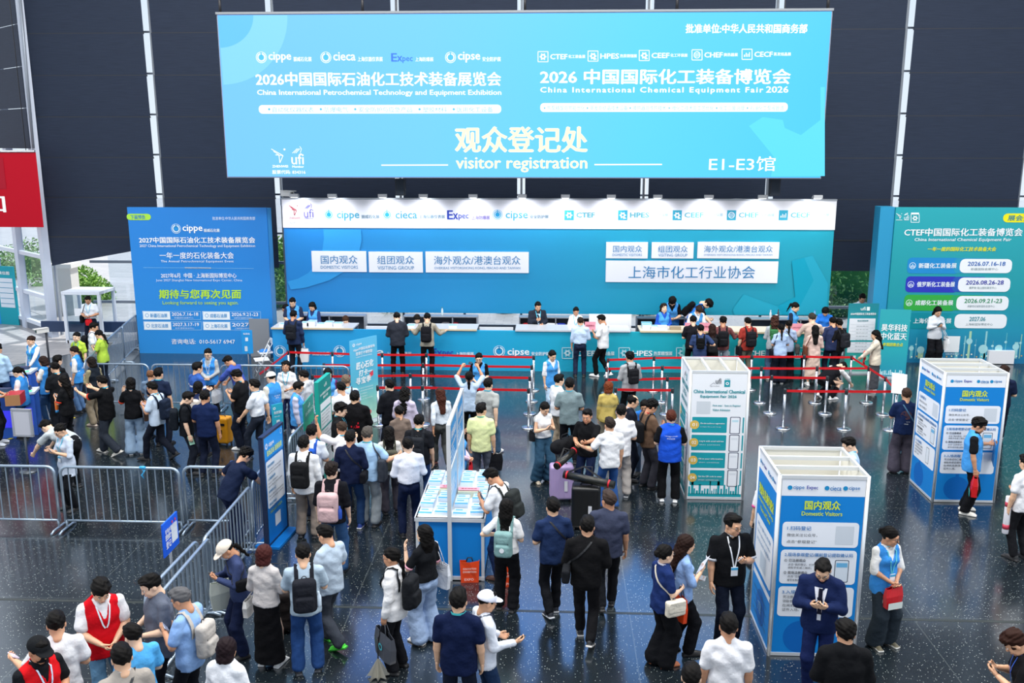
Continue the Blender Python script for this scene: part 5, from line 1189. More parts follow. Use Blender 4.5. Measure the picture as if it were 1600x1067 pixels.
# ------------------------------------------------------------------ belt posts
def post(px, py, label, h=.97):
    p = ground(px, py, h-.01); r = thing('queue_post', label, 'post', (p.x, p.y, 0), group='chrome queue posts')
    MB().lathe([(.165, 0), (.165, .018), (.15, .032), (.06, .045), (.035, .05)], 24).build('base', CHROME(), r)
    MB().lathe([(.031, .05), (.031, h-.12)], 14).build('pole', CHROME(), r)
    MB().lathe([(.034, h-.12), (.036, h-.11), (.036, h-.015), (.028, h)], 14).build('belt_head', mat('3a3d42', .35, .6, kind='steel'), r)
    return Vector((p.x, p.y, h-.05))
def belt(a, b, label):
    d = b-a; d.z = 0; L = d.length; d.normalize(); n = Vector((-d.y, d.x, 0)); r = thing('queue_belt', label, 'belt', ((a+b)/2), group='red queue belts')
    pts = []; k = 8
    for i in range(k+1):
        t = i/k; p = (a+d*.04).lerp(b-d*.04, t); p.z = a.z*(1-t)+b.z*t-.006*math.sin(math.pi*t); pts.append(p)
    m = MB(); vs = [p+n*s*.0015+Vector((0, 0, z)) for p in pts for s, z in ((-1, -.03), (1, -.03), (1, .03), (-1, .03))]
    fs = [(i*4+j, i*4+(j+1) % 4, (i+1)*4+(j+1) % 4, (i+1)*4+j) for i in range(k) for j in range(4)]; m.add(vs, fs+[(3, 2, 1, 0), (4*k, 4*k+1, 4*k+2, 4*k+3)])
    o = part('webbing', m, mat('d8101c', .5, kind='webbing'), r)
PL = {}
for k, px, py, l in [('a1', 450, 548, 'at the counter end below the backpacked visitor'), ('a2', 519, 550, 'in the first belt row before the white bag'), ('a3', 597, 552, 'in the first belt row before the dark-jacketed visitor'), ('a4', 666, 552, 'in the first belt row behind the beige backpacker'), ('a5', 834, 556, 'ending the first belt row near the cipse counter logo'),
    ('b1', 506, 568, 'starting the second belt row near the tilted roll-up'), ('b2', 661, 568, 'midway in the second belt row'), ('b3', 831, 571, 'ending the second belt row'),
    ('c1', 488, 586, 'starting the third belt row behind the barrier'), ('c2', 641, 584, 'midway in the third belt row'), ('c3', 828, 588, 'ending the third belt row'),
    ('d1', 590, 603, 'starting the fourth belt row by the black jacket'), ('d2', 660, 603, 'midway in the fourth belt row beside the long-haired walker'), ('d3', 826, 607, 'ending the fourth belt row by the blue-vested attendant'),
    ('e1', 950, 560, 'first row, just past the open aisle'), ('e2', 1022, 557, 'first row, near the teal side of the white kiosk'), ('f1', 948, 574, 'second row, leaning aisle side'), ('f2', 1035, 572, 'second row, against the white kiosk'), ('g1', 947, 591, 'third row, behind the grey hoodie backpacker'), ('g2', 1043, 589, 'third row, against the white kiosk'), ('h1', 962, 606, 'fourth row, behind the yellow blouse'), ('h2', 1051, 607, 'fourth row, beside the white kiosk'),
    ('i1', 1175, 555, 'first row past the white kiosk'), ('i2', 1257, 555, 'first row before the cream dress'), ('i3', 1331, 556, 'first row at the crouching man'), ('j1', 1190, 573, 'second row past the white kiosk'), ('j2', 1277, 573, 'second row, before the crouching man'), ('j3', 1358, 573, 'second row beside the cream blazer'),
    ('k1', 1206, 587, 'third row past the white kiosk'), ('k2', 1293, 588, 'third row end with wide open floor'), ('k3', 1384, 589, 'alone under the slanting belt'), ('l1', 1227, 608, 'starting the front belt row above the large kiosk'), ('l2', 1323, 609, 'midway in the front belt row'), ('l3', 1402, 609, 'at the paper stand of the navy-shirted reader')]:
    PL[k] = post(px, py, 'chrome belt post '+l)
BL = [('a1', 'a2', 'from the counter end to the white bag'), ('a2', 'a3', 'before the blue counter, behind the tilted roll-up'), ('a3', 'a4', 'across the dark-jacketed visitor'), ('a4', 'a5', 'behind the blue-vested attendant with glasses'), ('b1', 'b2', 'second row, behind the tilted roll-up'), ('b2', 'b3', 'second row, behind the photographer'), ('c1', 'c2', 'third row, behind the tilted roll-up'), ('c2', 'c3', 'third row, behind the photographer'), ('d1', 'd2', 'fourth row, beside the black jacket'), ('d2', 'd3', 'fourth row, beyond the long-haired walker'), ('e1', 'e2', 'first row between aisle and white kiosk'), ('f1', 'f2', 'second row between aisle and white kiosk'), ('g1', 'g2', 'third row between aisle and white kiosk'), ('h1', 'h2', 'fourth row between aisle and white kiosk'),
    ('e2', 'i1', 'first row hidden by the white kiosk'), ('f2', 'j1', 'second row hidden by the white kiosk'), ('g2', 'k1', 'third row hidden by the white kiosk'), ('i1', 'i2', 'first row across the dark trousers'), ('i2', 'i3', 'first row across the cream dress'), ('j1', 'j2', 'second row past the white kiosk'), ('j2', 'j3', 'second row above the crouching man'), ('k1', 'k2', 'third row past the white kiosk'), ('l1', 'l2', 'front row above the large kiosk'), ('l2', 'l3', 'front row towards the paper stand'), ('i3', 'j3', 'slanting by the cream blazer'), ('j3', 'k3', 'slanting before the teal roll-up'), ('k3', 'l3', 'slanting down to the paper stand'), ('e1', 'g1', 'hanging across the aisle end')]
for a, b, l in BL: belt(PL[a], PL[b], 'red belt '+l)
belt(PL['a1'], T(405, 585, .95), 'red belt sloping from the counter end past the folding chairs')

# ------------------------------------------------------------------ white exhibition kiosks
ALU = mat('dfe3e6', .35, .35, kind='aluminium')
def kiosk(x, y, w, d, h, label, front, side, bar=2):
    r = thing('info_kiosk', label, 'kiosk', (x+w/2, y+d/2, 0), group=None); m = MB()
    for a in (x, x+w):
        for b in (y, y+d): part('corner_post', MB().lathe([(.026, 0), (.026, h)], 8, (a, b, 0)), ALU, r)
    for z, nm in ((h-.02, 'top_rail'), (.03, 'base_rail')):
        rails = MB()
        for b in (y, y+d): rails.box((x+w/2, b, z), (w, .035, .045))
        for a in (x, x+w): rails.box((a, y+d/2, z), (.035, d, .045))
        part(nm, rails, ALU, r)
    for k in range(bar):
        f = (k+1)/(bar+1)
        if w > d*.9 and bar == 2 and front == 'en': part('cross_bar', MB().box((x+w*f, y+d/2, h-.03), (.04, d, .05)), ALU, r)
        else: part('cross_bar', MB().box((x+w/2, y+d*f, h-.03), (w, .04, .05)), ALU, r)
    base = {'cn': '1784d4', 'en': 'eef1f4'}[front]; wp = mat('eceadf', .6, kind='board')
    for nm, c, dd in (('front_panel', (x+w/2, y, h/2), (w-.05, .016, h-.08)), ('back_panel', (x+w/2, y+d, h/2), (w-.05, .016, h-.08)), ('side_panel', (x, y+d/2, h/2), (.016, d-.05, h-.08)), ('side_panel', (x+w, y+d/2, h/2), (.016, d-.05, h-.08))): part(nm, MB().box(c, dd), wp, r)
    F1 = Board((x, y-.010, 0), (1, 0, 0)); S1 = Board((x-.010, y+d, 0), (0, -1, 0))
    for B, ww, kind in ((F1, w, front), (S1, d, side)):
        B.rectuv({'cn': '1784d4', 'en': 'edf0f4', 'ov': '1784d4', 'ens': 'edf0f4'}[kind], .03, .05, ww-.03, h-.05, 0, .001)
        if kind in ('cn', 'ov'): kiosk_cn(B, ww, h, kind)
        else: kiosk_en(B, ww, h, kind == 'ens')
        B.host = [c for c in r.children if c.name.split('.')[0] == ('front_panel' if B is F1 else 'side_panel')][0]; B.build(r)
    return r
def kiosk_cn(B, w, h, kind='cn'):
    s = w; B.rectuv('eef2f8', 0.03, h-.27, w-.03, h-.05, e=.002)
    for i, n in enumerate(('cippe', 'Expec', 'cieca', 'cipse')):
        u = .10+i*(w-.18)/4; B.ringuv('1c8fc8', u+.03, h-.16, .030, 0) if i != 1 else None; B.textuv(n, u+(.07 if i != 1 else .01), h-.19, .125*s, .06, '1c7cc0' if i != 1 else '2438a8', .02)
    if kind == 'cn': B.textuv('国内观众', w*.30, h-.45, w*.40, .12, 'd8ea3e', .04); B.textuv('Domestic Visitors', w*.27, h-.53, w*.46, .055, 'd8ea3e', .04)
    else:
        B.textuv('港澳台及海外观众', w*.12, h-.60, w*.76, .15, 'd8ea3e', .05); B.textuv('Overseas Visitors, Hong Kong,', w*.12, h-.70, w*.76, .06, 'd8ea3e', .03); B.textuv('Macao and Taiwan', w*.25, h-.80, w*.5, .06, 'd8ea3e', .03)
        B.rectuv('eef3f8', .08, h-1.65, w-.08, h-.92, .06, .003); B.rectuv('e6eef8', .08, .78, w-.08, h-1.80, .06, .003)
        for k, t in enumerate(('网上登记流程', 'Online registration procedure', '关注公众号 完成登记')): B.textuv(t, .18, h-1.05-k*.11, w-.36, .05, '2b7fb8')
        B.rectuv('c9d6e2', w*.36, h-1.58, w*.66, h-1.34, .01, .004)
        for k, t in enumerate(('现场参观登记请携带有效证件', 'Please bring a valid passport', '入场流程 Admission process', '凭确认码入场')): B.textuv(t, .15, h-1.98-k*.11, w-.34, .045, '35627f')
        B.ringuv('1466b8', w*.5, .38, .25, 0, e=.0024); B.textuv('7层', w*.40, .30, .2, .16, '7db8ea', .01); return
    y1, y2, y3 = h-.62, h-1.0, h-1.51
    B.rectuv('eff3f9', .07, y1-.34, w-.07, y1, .05, .003); B.rectuv('eff3f9', .07, y2-.47, w-.07, y2, .05, .003); B.rectuv('eff3f9', .07, y3-.42, w-.07, y3, .05, .003)
    def T(t, u, v, w_, hh, c='3c4450', b=0): B.textuv(t, u, v, w_, hh, c, b)
    T('1.扫码登记', .13, y1-.11, .30, .055, '2a7fc2', .01); T('微信关注公众号，', .13, y1-.20, .38, .045); T('点击“参观登记”', .13, y1-.29, .38, .045)
    B.rectuv('d2dae2', w-.36, y1-.30, w-.13, y1-.05, .01, .004)
    T('2.现场参观登记/展前登记提取确认码', .12, y2-.09, w-.24, .052, '2a7fc2', .01)
    T('① 已注册观众', .12, y2-.165, .27, .042, '3c4450', .02); T('点击“我的登记、打开短信”', .17, y2-.22, .42, .034); T('调取手机或二维码；', .17, y2-.265, .30, .034)
    T('② 现场注册观众', .12, y2-.335, .30, .042, '3c4450', .02); T('点击“立即登记”，按规定', .17, y2-.385, .42, .034); T('填写信息并确认提交。', .17, y2-.435, .30, .034)
    B.rectuv('3b4a5a', w-.34, y2-.44, w-.16, y2-.13, .02, .004); B.rectuv('dfe9f2', w-.33, y2-.43, w-.17, y2-.14, .015, .005); B.rectuv('6fb6e0', w-.32, y2-.23, w-.18, y2-.17, 0, .006)
    T('3.入场流程', .12, y3-.10, .30, .052, '2a7fc2', .01)
    for k, t in enumerate(('凭注册成功二维码', '领取参观证或扫码', '在闸机处刷身份', '证件入场。')): T(t, .13, y3-.165-.06*k, .36 if k < 3 else .22, .042)
    B.rectuv('3b4a5a', w-.46, y3-.37, w-.32, y3-.06, .015, .004); B.rectuv('e8eef4', w-.45, y3-.36, w-.33, y3-.07, .01, .005)
    B.ringuv('1268bc', w*.36, .28, .23, 0, e=.0022, n=36); B.rectuv('1268bc', w*.36-.03, .3, w*.36+.03, .56, 0, .0024)
def kiosk_en(B, w, h, side=False):
    tl = '1f9aa6'
    B.textuv('ufi', w*.43, h-.24, .10, .10, '6a6f78', .02); B.line('8a9098', [(w*.34, h-.27), (w*.40, h-.22), (w*.42, h-.25)], .006, px=False); B.textuv('Approved Event', w*.33, h-.30, .18, .03, '8a9098'); B.rectuv(tl, w*.58, h-.30, w*.68, h-.17); B.textuv('CTEF', w*.59, h-.165, .09, .025, tl)
    B.ringuv('edf0f4', w*.63, h-.235, .03, .015, e=.007)
    if not side:
        B.textuv('China International Chemical', w*.06, h-.42, w*.88, .065, tl, .05); B.textuv('Equipment Fair 2026', w*.18, h-.52, w*.62, .065, tl, .05)
        B.rectuv('cfd6dc', w*.12, h-.82, w*.36, h-.58, .005, .003); B.textuv('First step：Scan to Register', w*.40, h-.68, w*.48, .045, tl, .02); B.textuv('Visitor Admission', w*.40, h-.76, w*.30, .045, tl, .02)
    else: B.textuv('中国国际化工装备博览会', w*.1, h-.45, w*.8, .10, tl, .03); B.textuv('2026', w*.3, h-.6, w*.4, .1, tl, .03); B.textuv('展会观众登记', w*.15, h-.76, w*.7, .09, tl, .03)
    for k, t in enumerate(('On-site audience registration', 'Log in with email address', 'Fill in your information', 'Get the QR code to enter')):
        z1 = h-.88-k*.345; B.rectuv(tl, .06, z1-.30, w*.66, z1, .015, .003); B.ringuv('dcb85a', .105, z1-.15, .085, 0, e=.004, n=24); B.textuv('0%d' % (k+1), .065, z1-.18, .085, .065, 'fff8e6', .04, e=.008)
        B.textuv(t, .21, z1-.14, w*.42, .034, 'f2f8f9', .03); B.textuv('Use Register Now to enter the page' if k == 0 else 'then continue', .21, z1-.20, w*.36, .022, 'd8eef0')
        B.rectuv('5b5f72', w*.71, z1-.32, w*.89, z1+.01, .02, .003); B.rectuv('eef1f6', w*.725, z1-.305, w*.875, z1-.005, .015, .005); B.rectuv(tl, w*.93, z1-.30, w*.955, z1, 0, .003)
        B.rectuv('bfe0ea' if k == 0 else 'dfe4ea', w*.745, z1-.09, w*.855, z1-.05, 0, .006)
    B.textuv('Warning: Please bring your valid passport or identification', .06, .40, w*.6, .02, '8f8a86'); B.textuv('to the registration desk before entering the hall', .06, .365, w*.5, .02, '8f8a86')
    rr = random.Random(5); u = .04
    B.rectuv(tl, .035, .06, w-.035, .12, 0, .003)
    while u < w-.08: ww = rr.uniform(.018, .045); hh = rr.choice([.08, .12, .16, .2, .27]); B.rectuv(tl, u, .11, u+ww, .10+hh, 0, .003); u += ww+rr.uniform(.002, .02)
kiosk(2.87, 11.16, 1.10, 1.12, 2.5, 'tall blue domestic visitors kiosk beside the suited man on his phone', 'cn', 'ov')
kiosk(2.53, 16.58, 1.06, 1.10, 2.5, 'tall white kiosk with teal steps in English and a city skyline', 'en', 'ens')
kiosk(7.13, 16.65, 1.12, 1.12, 2.5, 'tall blue domestic visitors kiosk behind the youth with a red bag', 'cn', 'cn')

# ------------------------------------------------------------------ leaflet table with divider
TX0, TX1, TY0, TY1, TZ = -2.06, -1.02, 13.08, 15.13, 1.02; XM = -1.54
r = thing('leaflet_table', 'blue and white leaflet table with a tall poster divider down its middle', 'table', (XM, (TY0+TY1)/2, 0))
part('table_top', MB().box((XM, (TY0+TY1)/2, TZ-.02), (TX1-TX0, TY1-TY0, .04)), mat('e9ecef', .45, kind='board'), r)
bp_ = mat('1580d2', .5, kind='vinyl')
for a, b in ((TX0+.03, XM-.03), (XM+.03, TX1-.03)): part('front_panel', MB().box(((a+b)/2, TY0+.03, TZ/2), (b-a, .02, TZ-.1)), bp_, r)
for x in (TX0+.02, TX1-.02): part('side_panel', MB().box((x, (TY0+TY1)/2, TZ/2), (.02, TY1-TY0-.06, TZ-.1)), bp_, r)
part('back_panel', MB().box((XM, TY1-.03, TZ/2), (TX1-TX0-.06, .02, TZ-.1)), bp_, r)
for x in (TX0+.02, TX1-.02):
    for y in (TY0+.02, TY1-.02): part('corner_post', MB().box((x, y, TZ/2), (.045, .045, TZ)), ALU, r)
m = MB()
for y in (TY0+.01, TY1-.01): m.box((XM, y, TZ-.03), (TX1-TX0, .04, .06)).box((XM, y, .04), (TX1-TX0, .04, .05))
for x in (TX0, TX1): m.box((x, (TY0+TY1)/2, TZ-.03), (.04, TY1-TY0, .06))
part('rail', m, ALU, r)
for y in (TY0, (TY0+TY1)/2, TY1): part('divider_post', MB().box((XM, y, 1.25), (.06, .06, 2.5)), ALU, r)
part('divider_rail', MB().box((XM, (TY0+TY1)/2, 2.48), (.05, TY1-TY0, .05)).box((XM, (TY0+TY1)/2, 1.75), (.05, TY1-TY0, .03)), ALU, r)
part('divider_panel', MB().box((XM, (TY0+TY1)/2, 1.75), (.02, TY1-TY0-.06, 1.42)), mat('dfe9f3', .45, kind='board'), r)
B = Board((XM+.012, TY0, 0), (0, 1, 0)); L_ = TY1-TY0
for k in range(2):
    u0 = .06+k*1.02; B.rectuv('2b8fd0', u0, 1.80, u0+.92, 2.42, 0, .002); B.rectuv('9cc9ea', u0, 1.1, u0+.92, 1.72, 0, .002); B.textuv('参观指南', u0+.15, 2.18, .6, .14, 'f4f8fc', .03); B.textuv('VISITOR GUIDE 2026', u0+.15, 2.05, .6, .06, 'f4f8fc', .02)
    for j in range(6): B.rectuv('eef5fb', u0+.08, 1.98-.07*j-(.0 if j < 3 else .30), u0+.5+.1*(j % 3), 2.0-.07*j-(.0 if j < 3 else .30), 0, .003)
    B.ringuv('5fb1e4', u0+.7, 1.35, .14, .07, e=.003)
B.build(r)
COLS = ['outer column', 'column by the divider']; ROWS = ['nearest the table edge', 'second row', 'third row', 'fourth row', 'behind the pink sign', 'sixth row', 'seventh row', 'at the far table edge']
B2 = []
for side, xs in (('poster-less', (-1.93, -1.68)), ('poster', (-1.40, -1.14))):
    for ci, x in enumerate(xs):
        for ri in range(8):
            if ri == 4 and ci == (1 if side == 'poster-less' else 0): continue
            y = TY0+.20+ri*.235; hh = .03+.02*((ri*3+ci*5) % 4)
            q = thing('brochure', 'blue-topped brochures, %s half of table, %s, %s' % ('queue-side' if side == 'poster-less' else 'poster-side', COLS[ci if side == 'poster-less' else 1-ci], ROWS[ri]), 'brochure', (x, y, TZ), random.uniform(-.06, .06), 'brochure piles on the leaflet table')
            MB().box((0, 0, hh/2), (.20, .21, hh)).build('pages', mat('dbe7f2', .6, kind='paper'), q)
            MB().box((0, .03, hh+.001), (.20, .15, .003)).box((0, -.07, hh+.002), (.20, .05, .003), 1).box((-.02, .05, hh+.003), (.11, .035, .002), 1).box((0, .095, hh+.003), (.2, .018, .002), 2).build('cover', [mat('c3dcf0', .4, kind='paper'), mat('3f9fd0', .4, kind='paper'), mat('eef4fa', .4, kind='paper')], q)
for x, y, l, w_ in ((-1.68, 14.08, 'pink card lying on brochures on the half by the shirt-sleeved man', .26), (-1.33, 13.98, 'pink card lying on brochures on the half by the backpacker', .34)):
    q = thing('notice_card', l, 'sign', (x, y, TZ)); MB().box((0, .02, .05), (w_, .16, .10)).build('cream_pad', mat('e3e2c6', .6, kind='paper'), q); MB().box((0, .03, .115), (w_, .13, .006)).build('card', print_('f2a6b4'), q)
    B = Board((x-w_/2, y-.04, TZ+.1195), (1, 0, 0), (0, 1, 0)); B.textuv('请勿多拿' if w_ < .3 else '请文明取阅', .04, .045, w_-.08, .04, 'a4455e', .02, e=.0005); B.build(q)

# ------------------------------------------------------------------ display boards on the floor
def stand_board(name, label, cat, P4, zs, face, thick=.03, frame=None, design=None, pole=None, foot=True, z=(0, 0, 1), group=None):
    """P4: picture marks of top-left and top-right; zs: height of the top, height of the lower edge"""
    a = ground(*P4[0], zs[0]); b = ground(*P4[1], zs[0]); U = (b-a); w = U.length; U.normalize(); a0 = Vector((a.x, a.y, 0)); mid = (a0+Vector((b.x, b.y, 0)))/2
    r = thing(name, label, cat, mid, 0, group); Nn = U.cross(Vector((0, 0, 1))); R3 = Matrix.Rotation(math.atan2(U.y, U.x), 3, 'Z')
    part('board', MB().box(mid-Nn*thick/2+Vector((0, 0, (zs[0]+zs[1])/2)), (w, thick, zs[0]-zs[1]), 0, R3), face, r)
    if frame: m = MB(); [m.box(mid-Nn*thick/2+Vector((0, 0, z_)), (w+.04, thick+.02, .04), 0, R3) for z_ in (zs[0], zs[1])]; [m.box(mid+U*s*(w/2)-Nn*thick/2+Vector((0, 0, (zs[0]+zs[1])/2)), (.04, thick+.02, zs[0]-zs[1]), 0, R3) for s in (-1, 1)]; part('frame', m, frame, r)
    if pole: part('pole', MB().tube([mid-Nn*(thick+.01)+Vector((0, 0, .01)), mid-Nn*(thick+.01)+Vector((0, 0, zs[1]+.12))], .02, 8), mat(pole, .35, .6, kind='steel'), r); part('base', MB().lathe([(.17, 0), (.17, .015), (.03, .03)], 18, mid-Nn*(thick+.01)), mat(pole, .35, .6, kind='steel'), r)
    elif foot: part('foot', MB().box(mid-Nn*thick/2+Vector((0, 0, .02)), (w, .42, .04), 0, R3), face if frame else mat('c0c6cc', .4, .4, kind='aluminium'), r)
    B = Board(a0+Nn*.001, U); B.w = w; B.zoom(*z)
    if design: design(B, w, zs[0], zs[1]); B.build(r)
    return r
def lines(B, n, u0, u1, z1, z0, col, seed=0, hh=.02, txt=None):
    rr = random.Random(seed); words = ['扫码登记 现场注册', '凭证件入场参观须知', '观众登记流程说明', '点击参观登记按钮', '请提前完成预登记', '国内观众 海外观众', '展馆入口 安检区域']
    for i in range(n): v = z1-(z1-z0)*(i+.5)/n; B.textuv(words[(i+seed) % 7], u0, v-hh/2, (u1-u0)*rr.uniform(.6, 1), hh, col)
def d_big(B, w, z1, z0):
    B.rectuv('1f8fe0', 0, z1-.40, w, z1, 0, .001); logo_c(B, w*.14, z1-.18, .05); B.textuv('cippe', w*.24, z1-.23, w*.26, .09, 'f2f8fc', .03); B.textuv('现场活动 观展指南', w*.14, z1-.36, w*.74, .10, 'd8ee9a', .04); B.ringuv('8fc4ec', w*.88, z1-.10, .05, .035)
    B.rectuv('dde3ea', w*.08, z0+.62, w*.94, z1-.44, .04, .002)
    for k in range(4): B.textuv(('现场参观登记', '入场流程说明', '海外观众入口', '服务热线')[k], w*.13, z1-.55-k*.22, w*.35, .045, '3f93c8', .01); lines(B, 2, w*.13, w*.86, z1-.58-k*.22, z1-.69-k*.22, '5c6670', k, .028)
    B.textuv('扫描二维码 了解更多', w*.15, z0+.52, w*.6, .05, 'a8cf4a'); B.rectuv('d4dbe2', w*.38, z0+.22, w*.66, z0+.44, .01, .003)
def logo_c(B, u, v, q, col='f2f8fc', e=.006): B.ringuv(col, u, v, q, q*.82, e=e); B.ringuv(col, u, v, q*.7, q*.45, e=e, a0=100, a1=440)
stand_board('notice_board', 'tall dark-edged blue notice board between the barrier and the white-shirted backpacker', 'sign', [(410, 685), (441, 661)], (1.92, .05), mat('1471c0', .4, kind='vinyl'), .06, mat('1c2c4c', .4, .3, kind='frame'), d_big)
def d_green(B, w, z1, z0):
    B.rectuv('17857f', 0, z1-.42, w, z1, 0, .001); B.textuv('ufi', w*.42, z1-.17, w*.2, .07, 'e6f4f2', .02); B.textuv('2026中国国际化工装备博览会', w*.08, z1-.30, w*.84, .05, 'e6f4f2', .02); B.textuv('展会日程', w*.3, z1-.38, w*.4, .05, 'e6f4f2', .02)
    B.rectuv('e6edf0', w*.08, z0+.35, w*.93, z1-.45, .02, .002)
    for k in range(3): B.rectuv('2b9a96', w*.1, z1-.62-k*.36, w*.9, z1-.585-k*.36, 0, .004); lines(B, 4, w*.13, w*.85, z1-.64-k*.36, z1-.90-k*.36, '5c7478', k, .03)
stand_board('notice_board', 'tall green schedule board standing in the queue next to the bespectacled man', 'sign', [(497, 598), (516, 582)], (2.15, .05), mat('1d9a8c', .4, kind='vinyl'), .08, None, d_green)
def d_gs(B, w, z1, z0): B.textuv('ufi', w*.38, z1-.16, w*.22, .07, 'e6f4f2', .02); B.textuv('观众登记入口', w*.1, z1-.28, w*.8, .07, 'e6f4f2', .02); B.rectuv('2ab08a', 0, z0, w, z0+.16, 0, .002)
stand_board('small_sign', 'small green sign on a stand beside the masked staff member', 'sign', [(474, 632), (489, 614)], (1.62, 1.08), mat('1d9585', .4, kind='vinyl'), .02, None, d_gs, pole='b0b4ba')
def d_teal(B, w, z1, z0): logo_c(B, w*.2, z1-.08, .03); B.textuv('观众登记指南', w*.15, z1-.20, w*.7, .06, 'f2f8fc', .02); B.textuv('Visitor guide', w*.15, z1-.27, w*.5, .03, 'f2f8fc'); B.rectuv('d8e4ea', w*.35, z1-.45, w*.65, z1-.33, .01, .002); B.rectuv('cfdbe2', w*.2, z0+.03, w*.55, z0+.17, 0, .002); B.textuv('扫码', w*.62, z0+.06, w*.25, .07, 'f2f8fc')
stand_board('small_sign', 'small teal sign on a stand below the man in the white cap', 'sign', [(424.5, 633), (441.5, 629)], (1.5, .88), mat('33a6c2', .4, kind='vinyl'), .02, None, d_teal, pole='b0b4ba')
def d_blue(B, w, z1, z0): B.textuv('现场未登记观众', w*.1, z1-.16, w*.78, .06, 'eef4fc', .02); B.textuv('Unregistered visitors', w*.1, z1-.23, w*.7, .04, 'eef4fc', .01); B.rectuv('dce4ee', w*.52, z0+.10, w*.92, z0+.36, .01, .002); B.textuv('由此', w*.1, z0+.22, w*.34, .1, 'f4f8fc', .03); B.textuv('登记', w*.1, z0+.1, w*.34, .1, 'f4f8fc', .03); B.ringuv('e0485a', w*.6, z1-.07, .02); B.ringuv('e0485a', w*.8, z1-.07, .02)
stand_board('small_sign', 'small royal blue queue sign on a black pole before the diagonal barriers', 'sign', [(253.5, 821), (276.5, 798.5)], (1.5, 1.02), mat('1f5fe0', .4, kind='vinyl'), .02, None, d_blue, pole='8a9098')
stand_board('small_sign', 'blank white sign board on a stand behind the front barrier', 'sign', [(17.8, 640), (46, 641)], (1.32, .78), mat('c4c6cf', .45, kind='vinyl'), .03, mat('aeb2ba', .4, .4, kind='frame'), None, pole='5a6066')
def d_nb(B, w, z1, z0): B.textuv('观众登记处', w*.2, z1-.12, w*.6, .05, 'f2f8fc', .02); B.rectuv('dfe8f0', w*.35, z1-.30, w*.6, z1-.2, .01, .002); B.rectuv('cfdbe6', w*.25, z0+.06, w*.5, z0+.2, .01, .002)
stand_board('small_sign', 'small blue stand sign in front of the next-show notice wall', 'sign', [(376.5, 516), (393.5, 516)], (1.62, .98), mat('2a96dc', .4, kind='vinyl'), .02, None, d_nb, pole='6a7078')
def d_roll(B, w, z1, z0):
    logo_c(B, w*.14, z1-.12, .04); B.textuv('cippe', w*.22, z1-.15, w*.2, .06, 'f2f8fc', .02); B.textuv('cippe中国石化展现场', w*.12, z1-.28, w*.78, .08, 'f4fafc', .03); B.textuv('登录打卡领惊喜!', w*.2, z1-.38, w*.62, .08, 'f4fafc', .03)
    B.textuv('CHINA INTERNATIONAL', w*.2, z1-.44, w*.6, .03, 'e6f4f8'); B.textuv('匠心石化', w*.2, z1-.72, w*.62, .17, 'f8fcfc', .05, slant=.1); B.textuv('打卡一', w*.28, z1-.90, w*.5, .15, 'f8fcfc', .05, slant=.1); B.textuv('寻宝季', w*.16, z1-1.08, w*.56, .16, 'f8fcfc', .05, slant=.1)
    B.shape and B.poly('print', 'e04a5a', [(w*.68, z1-1.0), (w*.82, z1-.94), (w*.82, z1-.82), (w*.68, z1-.88)], .006); lines(B, 5, w*.18, w*.8, z1-1.16, z1-1.5, 'eaf6f8', 2, .03)
    for k in range(5): B.ringuv(['e8707a', '9fdcd0', 'e6ecc8'][k % 3], w*(.2+.15*k), .25+.06*(k % 3), .05, .02, e=.004)
stand_board('roll_up_banner', 'light blue roll-up banner with brush lettering tilted behind the queue', 'banner', [(546, 533), (588.5, 523.5)], (2.08, .06), gradmat('rollup_print', [(0, 'c6ead0'), (.28, '8ad6cc'), (.5, '5abcd8'), (1, '5fbde6')], 'Z', 0, 2.1, .5), .012, None, d_roll)
def d_sched(B, w, z1, z0):
    B.textuv('ufi', w*.40, z1-.20, w*.16, .10, 'e6f4f4', .02); B.rectuv('e6f4f4', w*.60, z1-.21, w*.70, z1-.10); B.textuv('2026中国国际化工装备博览会', w*.08, z1-.34, w*.84, .07, 'f2f8f8', .03)
    B.rectuv('e8ecf2', w*.06, z0+.55, w*.92, z1-.44, .01, .002); B.textuv('展会日程安排', w*.32, z1-.53, w*.36, .05, '2a8f9a', .02)
    for k in range(9): B.rectuv('9fb4bc', w*.10, z1-.62-k*.10, w*.88, z1-.615-k*.10, 0, .004); B.textuv(('论坛会议', '技术交流', '签约仪式', '主题演讲')[k % 4], w*.30, z1-.68-k*.10, w*.4, .03, '6a8088')
    B.rectuv('2aa0a4', w*.08, z1-1.13, w*.9, z1-1.08, 0, .005); B.rectuv('dfe8ec', w*.2, z0+.30, w*.36, z0+.46, .005, .003); B.ringuv('7fd6b8', w*.7, z0+.38, .08)
stand_board('roll_up_banner', 'narrow green roll-up banner with a white schedule table by the counter end', 'banner', [(1326.5, 474), (1374, 474)], (2.05, .05), gradmat('sched_print', [(0, '35b89a'), (.25, '1fa59c'), (.7, '1b98a4'), (1, '14808c')], 'Z', 0, 2.05, .5), .012, None, d_sched)
def d_hh(B, w, z1, z0):
    B.textuv('昊华科技', w*.08, z1-.62, w*.84, .20, 'f2f8f8', .04); B.textuv('中化蓝天', w*.08, z1-.87, w*.84, .20, 'f2f8f8', .04); B.textuv('参观团集合点', w*.16, z1-1.06, w*.66, .10, 'd8e03a', .04, slant=.1)
    rr = random.Random(3); u = .03
    while u < w-.06: ww = rr.uniform(.015, .04); B.rectuv('bfe8ee', u, .08, u+ww, .1+rr.uniform(.02, .14), 0, .003); u += ww+rr.uniform(.004, .02)
stand_board('roll_up_banner', 'plain teal roll-up banner with two lines of white characters beside the cream blazer', 'banner', [(1376, 483), (1424, 484)], (1.98, .05), gradmat('hh_print', [(0, '1a93b0'), (.4, '22a8b4'), (1, '2ba6b0')], 'Z', 0, 2, .5), .012, None, d_hh)

